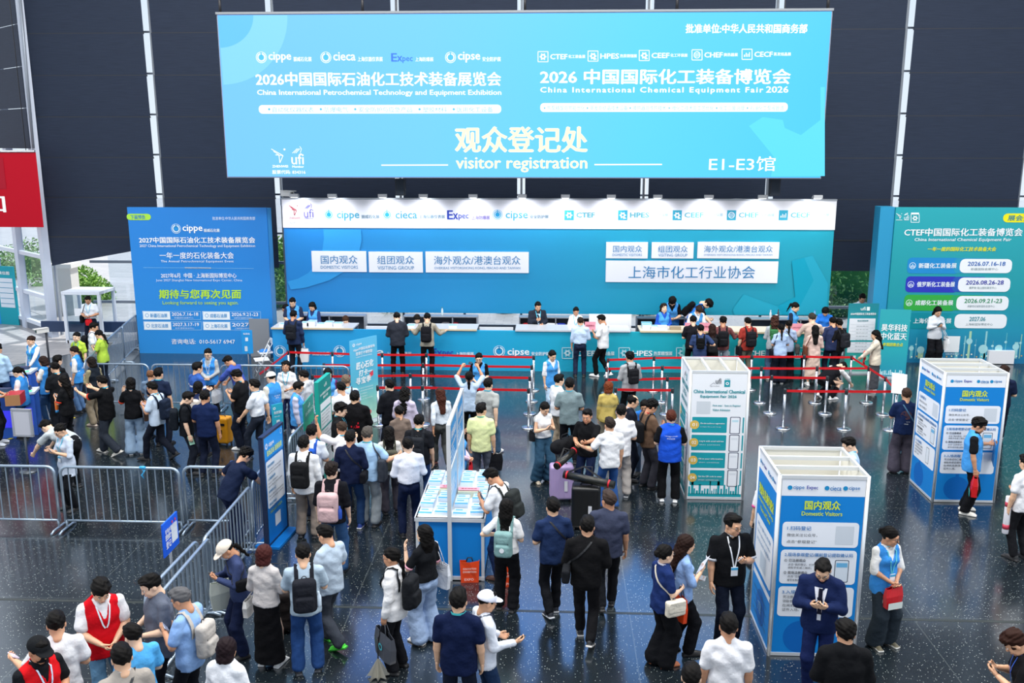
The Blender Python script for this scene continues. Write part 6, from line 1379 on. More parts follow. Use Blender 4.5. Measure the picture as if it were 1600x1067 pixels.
# ------------------------------------------------------------------ luggage, chairs, desks at the hall corner
def suitcase(label, px, py, w, d, h, col, rz=0, tag=None, ribs=True, handle=.0, zz=0):
    p = ground(px, py); r = thing('suitcase', label, 'suitcase', (p.x, p.y, 0), rz); F = Field(); F.box((0, 0, h/2+.05), (w, d, h), .05, .01)
    if ribs:
        for k in range(4): x = -w*.36+w*.24*k; F.box((x, -d/2, h/2+.05), (.016, .014, h*.8), .005, .008)
    v, q = F.geo(.014); link_mesh('shell', np_mesh('shell', v, q), [mat(col, .4, kind='plastic')], r)
    for x in (-1, 1):
        for y in (-1, 1): MB().tube([(x*(w/2-.05)-.012, y*(d/2-.04), .028), (x*(w/2-.05)+.012, y*(d/2-.04), .028)], .028, 10).build('wheel', mat('222226', .5, kind='rubber'), r)
    if handle:
        m = MB().tube([(-.09, d*.35, h+.03), (-.09, d*.35, h+handle), (.09, d*.35, h+handle), (.09, d*.35, h+.03)], .010, 6); m.build('pull_handle', mat('2a2a2e', .4, .4, kind='steel'), r)
    MB().tube([(-.10, 0, h+.05), (-.08, 0, h+.08), (.08, 0, h+.08), (.10, 0, h+.05)], .012, 6).build('top_handle', mat('2a2a2e', .5, kind='plastic'), r)
    if tag: MB().box((w*.15, -d/2-.012, h*.5), (.06, .006, .2)).build('luggage_tag', mat(tag, .5, kind='paper'), r)
    return r
y_ = suitcase('yellow hard suitcase next to the man in the navy shirt', 349, 694, .40, .26, .60, 'e39a12', math.radians(-12), ribs=False)
for z, c in ((.50, '1c1c1e'), (.33, '1c1c1e')): MB().box((.04, -.139, z), (.20 if z > .4 else .06, .012, .05 if z > .4 else .09)).build('label_plate', mat(c, .4, kind='plate'), y_)
suitcase('lilac hard suitcase with paper tags before the woman in wide jeans', 877, 781, .44, .30, .66, 'b9a2cf', math.radians(6), 'e6e6ea', handle=.28)
suitcase('large black suitcase under the long black tube', 915, 824, .50, .34, .74, '101112', math.radians(-4), 'dcdce0', handle=.34)
def tube_(label, a, b, za, zb, rad=.07):
    A_, B_ = ground(*a, za), ground(*b, zb); r = thing('drawing_tube', label, 'tube', (A_+B_)/2); d = (B_-A_).normalized()
    part('tube_body', MB().tube([A_, B_], rad, 16), mat('14150f', .35, kind='plastic'), r)
    for t in (.05, .88): c = A_.lerp(B_, t); part('red_ring', MB().tube([c, c+d*.03], rad*1.06, 16), mat('c01020', .4, kind='plastic'), r)
    part('strap', MB().ribbon([A_+d*.1+Vector((0, 0, rad)), A_.lerp(B_, .4)+Vector((0, 0, .22)), A_.lerp(B_, .75)+Vector((0, 0, rad))], [Vector((0, -1, .3))]*3, .03, .003), mat('202022', .6, kind='webbing'), r)
tube_('long black tube with red rings lying over the black suitcase', (881, 741), (960, 758), .93, .86)
tube_('short black tube with a red ring leaning on the lilac suitcase', (869, 729), (899, 702), .86, 1.02, .065)
p = ground(882, 706, .86); r = thing('duffel_bag', 'black duffel bag resting on the lilac suitcase', 'bag', p, math.radians(35)); F = Field(); F.noise = .006; F.cone((-.18, 0, .12), (.18, 0, .16), .13, .14, .02); v, q = F.geo(.016); link_mesh('bag_body', np_mesh('bag', v, q), [cloth('16171a')], r); MB().tube([(-.1, 0, .24), (-.06, 0, .34), (.06, 0, .36), (.1, 0, .27)], .012, 6).build('handle', cloth('202226'), r)
def folding_chair(px, py, rz, label):
    p = ground(px, py); r = thing('folding_chair', label, 'chair', (p.x, p.y, 0), rz, 'white folding chairs'); w = mat('e3e6ea', .4, kind='plastic'); fr = mat('d4d8dd', .35, .3, kind='steel')
    MB().rbox((0, 0, .45), (.42, .40, .03), .01).build('seat', w, r); MB().rbox((0, .22, .76), (.42, .03, .16), .04).build('backrest', w, r)
    for x in (-.21, .21): MB().tube([(x, -.22, 0), (x, .22, .84)], .012, 6).build('leg', fr, r); MB().tube([(x*.9, .26, 0), (x*.9, -.14, .45)], .012, 6).build('leg', fr, r)
    MB().tube([(-.21, -.16, .12), (.21, -.16, .12)], .01, 6).tube([(-.19, .20, .10), (.19, .20, .10)], .01, 6).build('stretcher', fr, r)
folding_chair(410, 585, math.radians(-65), 'white folding chair next to the sloping red belt'); folding_chair(416, 573, math.radians(-60), 'white folding chair behind the first, holding a blue folder')
p = ground(416, 573); r = thing('folder', 'blue plastic folder on the rear folding chair', 'folder', (p.x, p.y, .47)); MB().box((0, 0, .03), (.3, .24, .05)).build('folder_body', mat('2f86d8', .4, kind='plastic'), r)
p = ground(403, 560); r = thing('low_screen', 'grey side partition between notice wall and counter', 'panel', (p.x, p.y, 0)); part('board', MB().box((p.x, p.y+.3, .60), (.62, .04, 1.2)), mat('8d9299', .4, .2, kind='panel'), r)
def terminal(px, py, label, rz=0, w=.5, d=.5, h=1.0, glow='20e070', grp='registration terminals'):
    p = ground(px, py); r = thing('registration_terminal', label, 'terminal', (p.x, p.y, 0), rz, grp); b_ = mat('2a5fc4', .4, kind='panel')
    MB().box((0, 0, h/2-.02), (w*.9, d*.9, h-.04)).build('cabinet', b_, r); MB().box((0, 0, h), (w, d, .05)).build('counter_plate', mat('d0dcf0', .35, kind='panel'), r)
    MB().box((0, .05, h+.06), (w*.5, d*.35, .09), taper=.8).build('scanner', mat('2b3a5c', .4, kind='panel'), r); MB().box((0, -d*.30, h+.032), (w*.7, .06, .012)).build('glow_strip', mat(glow, .3, emit=2.2, kind='lamp'), r)
    MB().box((0, -d*.455, h*.45), (w*.6, .012, h*.4)).build('light_panel', mat('3a3af0', .3, emit=.8, kind='lamp'), r)
terminal(47, 676, 'blue terminal with a green glow strip between the two blue-vested attendants', .3); terminal(44, 640, 'rear blue terminal with a green light under the seated attendant', .2); terminal(12, 680, 'wide blue terminal under the red box carrier', .1, .8)
r = thing('service_desk', 'white-topped blue service desk behind the pony-tailed attendant', 'desk', ground(8, 648)); p = ground(8, 648); part('front_panel', MB().box((p.x-.9, p.y+.3, .5), (2.6, .5, 1.0)), mat('2b78d0', .4, kind='panel'), r); part('desk_slab', MB().box((p.x-.9, p.y+.3, 1.02), (2.7, .6, .04)), mat('dbe4f4', .4, kind='panel'), r)
r = thing('light_board', 'cyan lit board at the edge beside the light-blue shirted man', 'board', ground(-8, 572)); p = ground(-8, 572); h_ = onY(6, 478, p.y).z; part('panel', MB().box((p.x-.6, p.y, h_/2), (1.35, .12, h_)), mat('8fe6f0', .4, emit=.55, kind='screen'), r); part('frame', MB().box((p.x-.6, p.y+.07, h_/2), (1.42, .08, h_+.06)), mat('3fa6b8', .4, kind='frame'), r)
r = thing('floor_tape', 'black and yellow warning strip on the floor behind the terminals', 'tape', ground(70, 672)); a, b = ground(-4, 692), ground(124, 650)
for k in range(16):
    c0_, c1_ = a.lerp(b, k/16), a.lerp(b, (k+1)/16); dd = (b-a).normalized(); nn_ = Vector((-dd.y, dd.x, 0))*.04
    if k == 0: M1 = MB()
    M1.add([c0_-nn_+Vector((0, 0, .006)), c1_-nn_+Vector((0, 0, .006)), c1_+nn_+Vector((0, 0, .006)), c0_+nn_+Vector((0, 0, .006))], [(0, 1, 2, 3)], k % 2)
part('stripes', M1, [mat('e0cc20', .5, kind='tape'), mat('1b1d22', .5, kind='tape')], r)
# white crate and paper stand
p = ground(1561, 568); r = thing('hand_cart', 'white flat board on a folded trolley before the teal notice wall', 'trolley', (p.x, p.y, 0)); part('board', MB().box((p.x, p.y, .22), (.76, .22, .40)), mat('e4e6ea', .5, kind='board'), r); part('handle', MB().tube([(p.x-.05, p.y+.16, .1), (p.x-.05, p.y+.16, .98), (p.x+.12, p.y+.16, .98), (p.x+.12, p.y+.16, .1)], .014, 6), STEEL(), r); part('base_plate', MB().box((p.x+.03, p.y+.14, .42), (.3, .16, .03)), mat('5c6068', .4, .4, kind='steel'), r)
p = ground(1391, 672); hz = 1.28; r = thing('paper_stand', 'white form stand the navy-shirted reader holds on to', 'stand', (p.x, p.y, 0)); part('base', MB().lathe([(.17, 0), (.17, .015), (.03, .03)], 18, (p.x, p.y, 0)), STEEL(), r); part('pole', MB().tube([(p.x, p.y, 0), (p.x, p.y, 1.05)], .018, 8), STEEL(), r)
part('sheet', MB().box((p.x+.1, p.y-.02, 1.13), (.34, .012, .48), 0, Matrix.Rotation(-.45, 3, 'X') @ Matrix.Rotation(.12, 3, 'Y')), print_('e8ecf2'), r)
# ------------------------------------------------------------------ people and what they carry
CY = '35b8d8'; BK = '0f1012'; NV = '18243f'; WT = 'f1f2f4'; VB = '4b9ce2'; DN = '4a6482'; LD = '86a2bd'; KH = '9c8b7a'; GR = '5a6068'; SK = ('1a1a1c', '1a1a1c'); WS = ('ececea', 'f4f4f4')
m = dict; P_ = person
def F_(*a, **k): k.setdefault('H', 1.64); return person(*a, sex='f', **k)
def M_(*a, **k): k.setdefault('H', 1.74); return person(*a, **k)
# staff behind the counter
pf = px_x(424, 27.3), px_x(1316, 27.3)
r = thing('staff_platform', 'low grey platform behind the registration counter', 'platform', (0, 27.3, 0)); part('deck', MB().box((0, 27.5, .06), (pf[1]-pf[0], .8, .12)), mat('5c6066', .7, kind='board'), r)
D = dict(yy=27.35, zf=.12)
M_(456, 467, 178, 'young clerk in a blue vest standing opposite the first backpacked visitor', top='26304a', vest=VB, L='low', R='low', nod=28, **D)
F_(486, 474, 200, 'clerk with shoulder-length hair and striped blue sleeves beside the vested young man', top='2b3a66', sleeve='long', vest=VB, hair='bob', L='low', R='low', nod=30, yy=27.3, zf=.12)
F_(444, 477, -120, 'long-haired woman in white half hidden behind the first vested clerk', top=WT, hair='long', nod=25, yy=27.75, zf=.0)
for hx, hy, l in ((539, 496, 'brown-haired clerk bent low behind the brochure piles'), (651, 494, 'dark-haired clerk seated behind the second desk facing the beige backpacker')):
    q = onY(hx, 500, 27.3); st = thing('stool', 'stool under the '+l.split(' bent')[0].split(' seated')[0], 'stool', (q.x, 27.25, .12)); MB().lathe([(.18, 0), (.18, .02), (.03, .04), (.03, .48), (.18, .49), (.18, .54)], 16).build('stool_body', mat('2c3036', .5, kind='plastic'), st)
    F_(hx, hy, 180, l, top='2a2d35' if hx > 600 else WT, hair='bob', hairc='3c281c' if hx < 600 else '15120f', sit=True, nod=40, L='low', R='low', yy=27.15, zf=.2)
M_(841, 473, 165, 'clerk in a dark suit jacket and cyan lanyard looking down at his phone', top='262c38', sleeve='coat', inner='bcd4ec', lan=CY, L='low', R='phone', nod=22, hair='short', **D)
F_(900, 481, 180, 'clerk in a white blouse with tied-back hair behind the counter', top=WT, sleeve='long', hair='bun', L='low', R='low', nod=18, lan=CY, yy=27.2, zf=.12)
F_(1037, 475, 165, 'long-haired clerk with a wavy fringe and royal blue sleeves looking up', top='2453b8', sleeve='long', vest=VB, hair='curly', hairc='241812', L='low', R='low', nod=-6, **D)
F_(1051, 469, 185, 'clerk bent forward behind the long-haired one, blue vest over black', top=BK, vest=VB, hair='bob', L='low', R='low', nod=60, lean=12, yy=27.75, zf=.1)
F_(1083, 475, 150, 'woman in pale pink behind the masked clerk', top='e8dade', sleeve='long', hair='bob', nod=20, yy=28.0, zf=.05)
M_(1094, 481, 160, 'masked clerk in a blue vest over white sleeves bending over the desk', top=WT, vest=VB, mask='dfe6ee', hair='fringe', L='low', R='low', nod=35, lean=14, yy=27.1, zf=.12, hairc='2a1c14')
i = M_(1112, 473, 110, 'clerk with a black backpack stretching a black sleeve over the desk', top=BK, vest='2f80e0', hair='fringe', L='low', R='reach', nod=50, lean=32, yy=27.8, zf=.12); backpack(i, BK, 'black backpack on the clerk stretching over the desk')
F_(1245, 474, 120, 'ponytailed clerk in a blue vest over dark sleeves looking towards the wall end', top='1f2b40', vest=VB, hair='pony', L='low', R='low', nod=22, lan=CY, **D)
F_(1290, 484, 195, 'clerk with hanging hair and blue shirt bowing over the desk end', top='2c7be0', hair='long', L='low', R='low', nod=50, lean=8, yy=27.2, zf=.12)
# at the counter
i = M_(459, 486, 5, 'visitor in a navy jacket with a black backpack at the first desk', H=1.80, top='243252', sleeve='long', bottom='1a1d26', L='low', R='down', nod=20); backpack(i, '1d2026', 'black backpack on the navy jacket at the first desk', .95); tote(i, 'eceef0', 'white plastic bag hanging from the navy-jacketed visitor', 1, w=.30, hgt=.38, d=.12, hl=.10, kind='plastic', name='plastic_bag')
M_(620, 489, -10, 'visitor in a dark mottled jacket waiting at the counter with hands before him', H=1.80, top='2e323c', sleeve='coat', bottom=BK, L='low', R='low', nod=28)
i = M_(668, 490, 0, 'visitor in a beige hooded jacket leaning both arms on the counter', H=1.78, top='a59f90', sleeve='long', hair='thin', bottom='15161a', L='side', R='side', nod=22, lean=6); backpack(i, '17181d', 'black backpack on the beige hooded jacket at the counter')
M_(907, 496, 0, 'visitor in a light blue shirt with hands before him at the white-bloused clerk', H=1.74, top='c3d9f3', sleeve='long', hem=.06, bottom='1f2940', L='down', R='low', lan=CY, nod=15, hairc='2a211b', hair='thin')
i = M_(938, 493, -60, 'visitor in a white tee walking up to the counter with a phone', H=1.75, top=WT, bottom=BK, L='phone', R='low', walk=-.5, nod=25, shoes=WS); phone(i, 'dark phone of the white-tee visitor at the counter', -1)
i = M_(1083, 494, 0, 'man in a black tee with a teal tote at the pink notices', H=1.76, top='1a1a20', bottom=BK, L='low', R='phone', nod=18); tote(i, '5cc0c4', 'teal tote bag at the hip of the black-tee man by the pink notices', -1, 'hand', w=.36, hgt=.30, d=.08)
i = M_(1095, 508, 5, 'man in a slate blue tee with a small black backpack above the white kiosk', H=1.70, top='34466e', bottom='1c2230', L='low', R='hip', nod=15); backpack(i, BK, 'small black backpack on the slate blue tee', .72)
i = F_(1113, 507, 5, 'long-haired visitor in black with a large black backpack above the white kiosk', H=1.68, top=BK, sleeve='long', hair='long', hairc='2a1a16', L='low', R='low'); backpack(i, '212226', 'large black backpack on the long-haired visitor in black', 1.0)
i = M_(1130, 496, 5, 'man in a rust checked shirt with a black backpack at the desk', H=1.74, top='7a4a4a', sleeve='long', bottom='a9b6c4', L='side', R='side', hair='fringe', nod=20); backpack(i, '1b1c20', 'black backpack on the rust checked shirt')
i = M_(1168, 497, -15, 'man in a brick red polo with a black backpack at the counter', H=1.74, top='a33a32', bottom='7a7668', L='down', R='low', nod=18, lan='c8202c'); backpack(i, '1c1d22', 'black backpack on the brick red polo'); crossbag(i, '1c1e24', 'black side bag of the man in the brick red polo', -1, .24, .26, .1, -.62)
i = F_(1211, 494, 10, 'woman with long wavy brown hair and a grey shirt at the desk end', H=1.70, top='b7bfc6', sleeve='long', hair='curly', hairc='3d241c', leg='reg', bottom=DN, L='low', R='low', shoes=WS); backpack(i, '3c7a4c', 'green backpack on the wavy brown haired woman', .72)
i = F_(1221, 507, 5, 'woman with a low ponytail and short light blue shirt waiting behind the wavy-haired one', H=1.66, top='b3cdf0', hair='lowpony', bottom='161b28', leg='wide', L='low', R='phone', shoes=WS); crossbag(i, '181b24', 'black handbag at the elbow of the low-ponytailed woman', -1, .2, .24, .09, -.55, across=False)
i = F_(1233, 501, 10, 'woman in a light blue tee with a charcoal bag slung behind', H=1.70, top='a9bede', hair='lowpony', bottom='171a22', leg='wide', L='low', R='low'); crossbag(i, '4b4d4c', 'charcoal satchel slung behind the light blue tee', 1, .34, .26, .12, -.50, y=-.16)
i = M_(1269, 490, 0, 'man in a beige pullover with short grey hair leaning on the desk', H=1.74, top='c9b3a6', sleeve='long', bottom='20242c', L='side', R='side', nod=18, hairc='38332e')
i = F_(1274, 509, 5, 'long-haired woman in a cream pink dress with a brown shoulder bag', H=1.66, top='dcc0b4', sleeve='long', hair='long', skirt=(.22, .24, True, 'd9c2b2'), L='low', R='low', shoes=WS); crossbag(i, '6b4030', 'brown shoulder bag of the woman in the cream dress', -1, .30, .34, .09, -.46, across=False)
M_(1301, 496, -5, 'man in a dark blue jacket squeezed in at the counter end', H=1.70, top='2a3558', sleeve='long', bottom='1b2030', L='low', R='low', hair='thin', nod=18)
i = M_(1310, 500, -35, 'man in a black tee reaching out a phone at the counter end', H=1.76, top='141416', bottom='1b1f28', L='low', R='side', hair='fringe', nod=15); backpack(i, '26282e', 'black backpack on the black tee at the counter end'); phone(i, 'phone of the black-tee backpacker at the counter end', 1)
i = M_(1321, 571, 60, 'man crouching by the belt posts in a white shirt and black waistcoat', H=1.72, top=WT, sleeve='roll', vest='14151a', bottom='121318', lean=62, crouch=.40, nod=30, L='reach', R='reach', shoes=WS)
i = F_(1367, 517, -70, 'woman in a cream blazer and long grey skirt unhooking the belt', H=1.68, top='ddd2bf', sleeve='coat', hem=-.14, hair='long', skirt=(.12, .19, False, '4a4c52'), L='reach', R='low', nod=15, inner='e8e8ea', shoes=WS)
q = carried('lanyard_bunch', 'bunch of red lanyards in the hands of the woman in the cream blazer', 'lanyard', i, Vector((-.13, .27, 1.06))); MB().tube([(0, 0, .1), (.06, .02, .02), (-.05, 0, -.04), (.07, -.02, -.10), (-.04, .02, -.18), (.05, 0, -.26)], .028, 6).tube([(.02, 0, .08), (-.08, .02, -.02), (.02, 0, -.12)], .03, 6).build('strap_bundle', mat('c81822', .5, kind='ribbon'), q)
i = F_(1467, 481, 178, 'woman in a white cardigan and black trousers reading before the teal notice wall', yy=27.3, top='d6dae0', sleeve='long', hair='long', bottom='14151a', leg='wide', L='phone', R='phone', nod=22); paper(i, 'blue leaflet held by the woman before the teal notice wall', -1, '7fb6c8', .14, .2); 
i = tote(i, 'eceef0', 'white paper bag hanging from the woman before the teal notice wall', -1, 'elbow', w=.30, hgt=.36, d=.10, tcol='3a5a9a', text=['ZHENWEI'])
M_(1349, 461, 178, 'man in a pale shirt behind the green schedule roll-up', top='d9e4f2', nod=30, H=1.78, L='low', R='low', yy=29.2, zf=.0)
# aisle and queue middle
F_(748, 553, 180, 'attendant with glasses, blue vest over a black tee, facing the photographer', H=1.64, top=BK, vest=VB, hair='bun', glasses=True, L='clasp', R='clasp', nod=14)
F_(864, 549, 150, 'attendant in a blue vest over white sleeves beside the talking man in white', H=1.66, top=WT, sleeve='half', vest=VB, hair='lowpony', bottom='b9d3ec', L='down', R='down', nod=18)
i = M_(984, 551, -20, 'man in a grey hooded sweatshirt with a black backpack behind the belts', H=1.74, top='a9abae', sleeve='long', hood=True, bottom=BK, L='low', R='low', hair='fringe', nod=10); backpack(i, '1b1c20', 'black backpack on the grey hooded sweatshirt', .85)
i = F_(733, 582, 0, 'woman in a light blue shirt lifting a phone overhead to take a picture', H=1.66, top='bcd2ea', sleeve='half', hair='lowpony', bottom=BK, L='up', R='up', nod=-8)
c_ = i['HW'][-1][0]/2+i['HW'][1][0]/2; q = carried('phone', 'black phone held overhead by the woman taking a picture', 'phone', i, Vector(c_.tolist())+Vector((0, .03, .03)), Matrix.Rotation(math.pi/2, 4, 'Z') @ Matrix.Rotation(math.pi/2, 4, 'Y')); MB().rbox((0, 0, 0), (.08, .18, .010), .004).build('phone_case', mat('15161a', .3, kind='phone'), q)
M_(763, 592, 20, 'man in a heather grey tee and blue jeans striding away past the photographer', H=1.76, top='a9adab', bottom='4f6f8e', leg='reg', walk=1.0, lan=CY, L='down', R='swingb', shoes=WS, nod=5)
i = M_(752, 631, 8, 'man in a pale yellow polo with grey trousers and a black bag', H=1.74, top='e4ecae', bottom='565c68', lan='4fb0a0', L='down', R='down', turn=25, nod=5); tote(i, '17181c', 'black document bag hanging from the man in the pale yellow polo', 1, 'hand', w=.36, hgt=.32, d=.10, hl=.05)
i = F_(722, 661, 90, 'staff member in a blue vest and pink sleeves half hidden behind the poster divider', H=1.62, top='e2c6d6', sleeve='long', vest=VB, hair='bob', L='clasp', R='clasp', nod=15); tote(i, 'c01822', 'red bag in the hands of the staff member behind the divider', -1, 'hand', w=.26, hgt=.24, d=.08, hl=.06, kind='plastic')
F_(687, 607, -25, 'woman with long brown hair in a pale blouse and olive grey trousers walking off', H=1.68, top='dfe9f4', sleeve='long', hem=.06, bottom='4a4d4c', hair='long', hairc='41221a', leg='reg', walk=-.8, L='swingb', R='down', shoes=('5a2a22', '3a1a16'))
i = PEOPLE[-1]; tote(i, '555a60', 'grey shoulder bag of the woman with long brown hair', 1, 'shoulder', w=.26, hgt=.24, d=.08)
i = M_(608, 594, -40, 'man in a black suit jacket with folded arms behind the roll-up', H=1.76, top='16181e', sleeve='coat', bottom='20242e', L='low', R='low', nod=10)
F_(633, 606, 5, 'person in a lilac hooded jacket with bushy black hair', H=1.70, top='c9c0d6', sleeve='coat', hood=True, hair='curly', bottom='3a3f4c', L='low', R='low')
PEOPLE[-1]['root']['label'] = 'person in a lilac hooded jacket with bushy black hair'
i = F_(623, 635, -25, 'woman in a taupe knit top with a bun holding up a phone', H=1.62, top='7b6c62', sleeve='half', hair='bun', bottom='2a2c34', L='phone', R='low'); phone(i, 'brown phone held by the woman in the taupe top', -1, col='6b5a50')
i = F_(607, 667, -15, 'long-haired woman in an ivory blouse with an olive backpack on one shoulder', H=1.61, top='e6e2da', sleeve='half', hair='long', bottom='4c4850', leg='reg', L='low', R='low'); backpack(i, '4c4d42', 'olive backpack on one shoulder of the long-haired woman in ivory', .95, .05)
M_(637, 685, -15, 'man in a white long-sleeved shirt and navy trousers facing the queue', H=1.74, top='e9ebf6', sleeve='long', hem=.06, bottom='1a2440', L='low', R='low', hair='short', nod=8)
i = M_(655, 649, 5, 'man in a black polo and jeans with a black backpack beside the divider', H=1.74, top='1b1d22', bottom='2a4470', lan='4fc0c8', L='low', R='down'); backpack(i, '22252a', 'black backpack on the black polo beside the divider', .92)
i = M_(574, 668, 5, 'man with cropped hair in a light blue shirt and grey trousers seen from behind', H=1.77, top='a9cdee', bottom='8b9296', leg='reg', lan='3fb6c8', L='low', R='side', hairc='4b4641'); crossbag(i, '3a3f48', 'dark grey sling bag at the side of the light blue shirt', 1, .26, .40, .12, -.42, across=False)
i = M_(547, 674, 3, 'man in a navy polo and dark jeans with a thin shoulder strap', H=1.74, top='161f3c', sleeve='half', bottom='203a60', L='low', R='low', nod=5, shoes=('26408c', 'e6e6ea')); crossbag(i, '15161c', 'black sling bag of the man in the navy polo at the queue centre', 1, .26, .18, .10, -.46, y=-.10)
i = M_(517, 725, 3, 'person with shaggy black hair, black tee and jeans walking away', H=1.76, top='14151b', sleeve='half', bottom='34557e', leg='reg', hair='fringe', hairc='1d1512', L='down', R='down', nod=0); backpack(i, 'cbabac', 'dusty pink backpack on the shaggy-haired walker', 1.08, .02, bottle='2a50b0')
i = M_(474, 683, 5, 'man in a white shirt and khaki trousers beside the tall blue notice board', H=1.78, top='f0f1f2', sleeve='long', hem=-.12, bottom='8f8277', leg='reg', hair='short', L='down', R='down', nod=2); backpack(i, '191a1c', 'black backpack on the white-shirted man in khaki trousers', 1.02)
i = M_(487, 665, 5, 'man in a pale shirt just behind the tall green board', H=1.74, top='dfe8f2', bottom='1b2334', L='low', R='low', nod=10); backpack(i, '2456b4', 'bright blue backpack behind the white-shirted man in khaki', .92)
M_(533, 659, -35, 'balding man in a white shirt raising an arm towards the tall green board', H=1.70, top='eeeef0', hair='thin', hairc='3a2d24', lan='4fb6d0', L='raise', R='low', bottom='22262e', nod=12)
i = M_(533, 631, 80, 'man with glasses in a black polo beside the tall green board', H=1.76, top='17181a', glasses=True, hair='fringe', lan=CY, L='low', R='low', bottom='1d2028', nod=12, b=1.08)
i = M_(554, 612, -5, 'man in a black jacket with a red dragon print on the back', H=1.80, top='111114', sleeve='coat', bottom='16171c', L='low', R='low', nod=8, b=1.08)
for dx, dz, w_ in ((.0, -.30, .05), (.045, -.27, .035), (-.04, -.33, .04), (.06, -.34, .03), (.01, -.37, .03), (-.01, -.25, .02)): patch(i['outer'], i['S'], i['u2'], i['f2'], lambda z: w_, dz+.018, dz-.018, print_('c81e30'), i['root'], 'dragon_print', True, 3, 4, dx)
i = M_(532, 598, -40, 'black-haired man in a white polo with a dark strap behind the tall green board', H=1.72, top='eeeff1', L='low', R='low', bottom='2a2e36', nod=14)
i = M_(540, 587, -20, 'man with cropped grey hair in a pale blue shirt carrying a grey backpack', H=1.74, top='bcd2ee', hairc='6a5a4c', lan=CY, L='low', R='low', bottom='2b3038'); backpack(i, '45494e', 'grey backpack on the man with cropped grey hair', .95, .02)
F_(512, 577, 165, 'attendant in a blue vest half hidden by the tall green board', H=1.66, top='6a3060', vest=VB, hair='bob', L='low', R='low')
M_(473, 580, -80, 'man in a pale grey hoodie standing behind the masked staff member', H=1.70, top='c9cdd2', sleeve='long', hood=True, bottom='31363e', L='low', R='low', nod=15)
M_(468, 598, 80, 'masked staff member with dark glasses in a blue vest over lavender sleeves', H=1.68, top='c2c2da', sleeve='long', vest=VB, mask='c9dcec', glasses=True, bottom='6a7f9c', L='low', R='down', nod=18, shoes=WS)
i = F_(446, 565, 178, 'woman with wavy shoulder hair and white shirt facing the room', H=1.66, top='eef0f3', hair='curly', lan=CY, L='low', R='down', bottom='1f2c52', nod=2, leg='reg', shoes=WS)
i = M_(422, 582, -55, 'man in a white cap and blue vest printed with white characters', H=1.70, top='e3dfd2', sleeve='half', vest='3f93de', hair='short', cap='eeeae2', L='down', R='down', bottom='5f7da0', nod=15); back_print(i, ['志愿者', '服务'], 'e6f0f8', 0, -.22, .16, .03)
i = M_(397, 594, -80, 'man in a white polo and dark trousers walking out with a blue lanyard', H=1.74, top='e3e7ee', hem=.05, lan='2f9ac8', bottom='252b38', L='swing', R='swingb', walk=-.7, nod=5)
# left group
i = M_(367, 580, -80, 'man in a black polo and white sneakers scrolling a phone by the yellow suitcase', H=1.76, top='16171a', lan=CY, bottom='1a2030', leg='reg', hair='fringe', L='phone', R='phone', nod=28, shoes=WS, b=1.1); phone(i, 'phone in the hands of the man in the black polo by the yellow suitcase', -1, 'd8dcf0')
i = M_(352, 559, -75, 'man in a violet-blue shirt leaning over the rear barrier', H=1.72, top='3f55a4', sleeve='half', lean=22, bottom='272c3a', L='reach', R='reach', nod=30, hair='short'); tote(i, 'dfe3e8', 'white carrier bag of the man in the violet-blue shirt', -1, 'hand', w=.3, hgt=.3, d=.12, hl=.06, kind='plastic')
F_(324, 546, 178, 'attendant with glasses, blue vest over a grey hoodie, hands clasped', H=1.66, top='aeb2b4', sleeve='long', hood=True, vest='3b8fe0', hair='bun', glasses=True, badge=True, lan='cfe0ee', L='clasp', R='clasp', bottom='1a1d26', nod=14)
M_(309, 567, 40, 'man in a blue work shirt with a shining reflective stripe', H=1.76, top='355ca8', trim=('glow', -.20, .026), L='low', R='low', bottom='2b4a80', nod=12, b=1.08, hair='short')
i = F_(310, 597, 10, 'woman with bobbed hair and a cream backpack in the crowd', H=1.62, top='28345a', hair='bob', L='low', R='low', bottom='22283a'); backpack(i, 'cfc7bd', 'cream backpack on the woman with bobbed hair', .95)
i = M_(320, 611, 5, 'man in a navy tee seen from behind beside the yellow suitcase', H=1.76, top='15244a', L='low', R='down', bottom='151c30', nod=8, b=1.04)
i = M_(297, 614, 70, 'man in a black tee with a black backpack looking down', H=1.70, top='15181d', L='down', R='down', bottom='1a1f2a', nod=30); backpack(i, '141a22', 'black backpack on the man looking down at his papers'); paper(i, 'folded coloured leaflet in the hand of the man looking down', 1, '9fd0b8', .10, .2)
M_(247, 576, 5, 'man in a navy tee with a cyan lanyard seen from behind near the rear barrier', H=1.74, top='1c2740', lan=CY, L='low', R='down', bottom='1b2130', nod=4)
M_(236, 579, 8, 'older man in a grey-blue shirt hidden behind the navy tee', H=1.58, top='6f86a0', L='low', R='low', bottom='2a3344', hair='thin', hairc='6c4a34')
i = M_(236, 598, -80, 'man in a pale blue tee walking with phone and dark backpack', H=1.72, top='cadcf0', lan=CY, L='phone', R='phone', walk=-.9, bottom='171c28', nod=15); backpack(i, '1a2436', 'dark navy backpack on the man in the pale blue tee'); phone(i, 'pale phone of the man in the pale blue tee', -1, 'd8c8e8', col='d8d8e0')
i = F_(204, 591, -15, 'long-haired woman in a black tee with red cuffs and pale jeans touching her face', H=1.66, top='121317', cuff='e0432e', hair='bob', lan=CY, L='face', R='low', leg='wide', bottom='8fa9c4', shoes=WS); tote(i, '4a3a32', 'brown leather shoulder bag on the black tee with red cuffs', 1, 'shoulder', w=.30, hgt=.34, d=.10)
i = M_(158, 588, -75, 'man in a black polo with red cuffs photographing with both hands', H=1.76, top='101114', cuff='e0432e', lan=CY, L='fwdhi', R='fwdhi', walk=.75, bottom='2c323c', leg='reg', nod=12, shoes=('c9c5bb', 'dedad2'), hair='short')
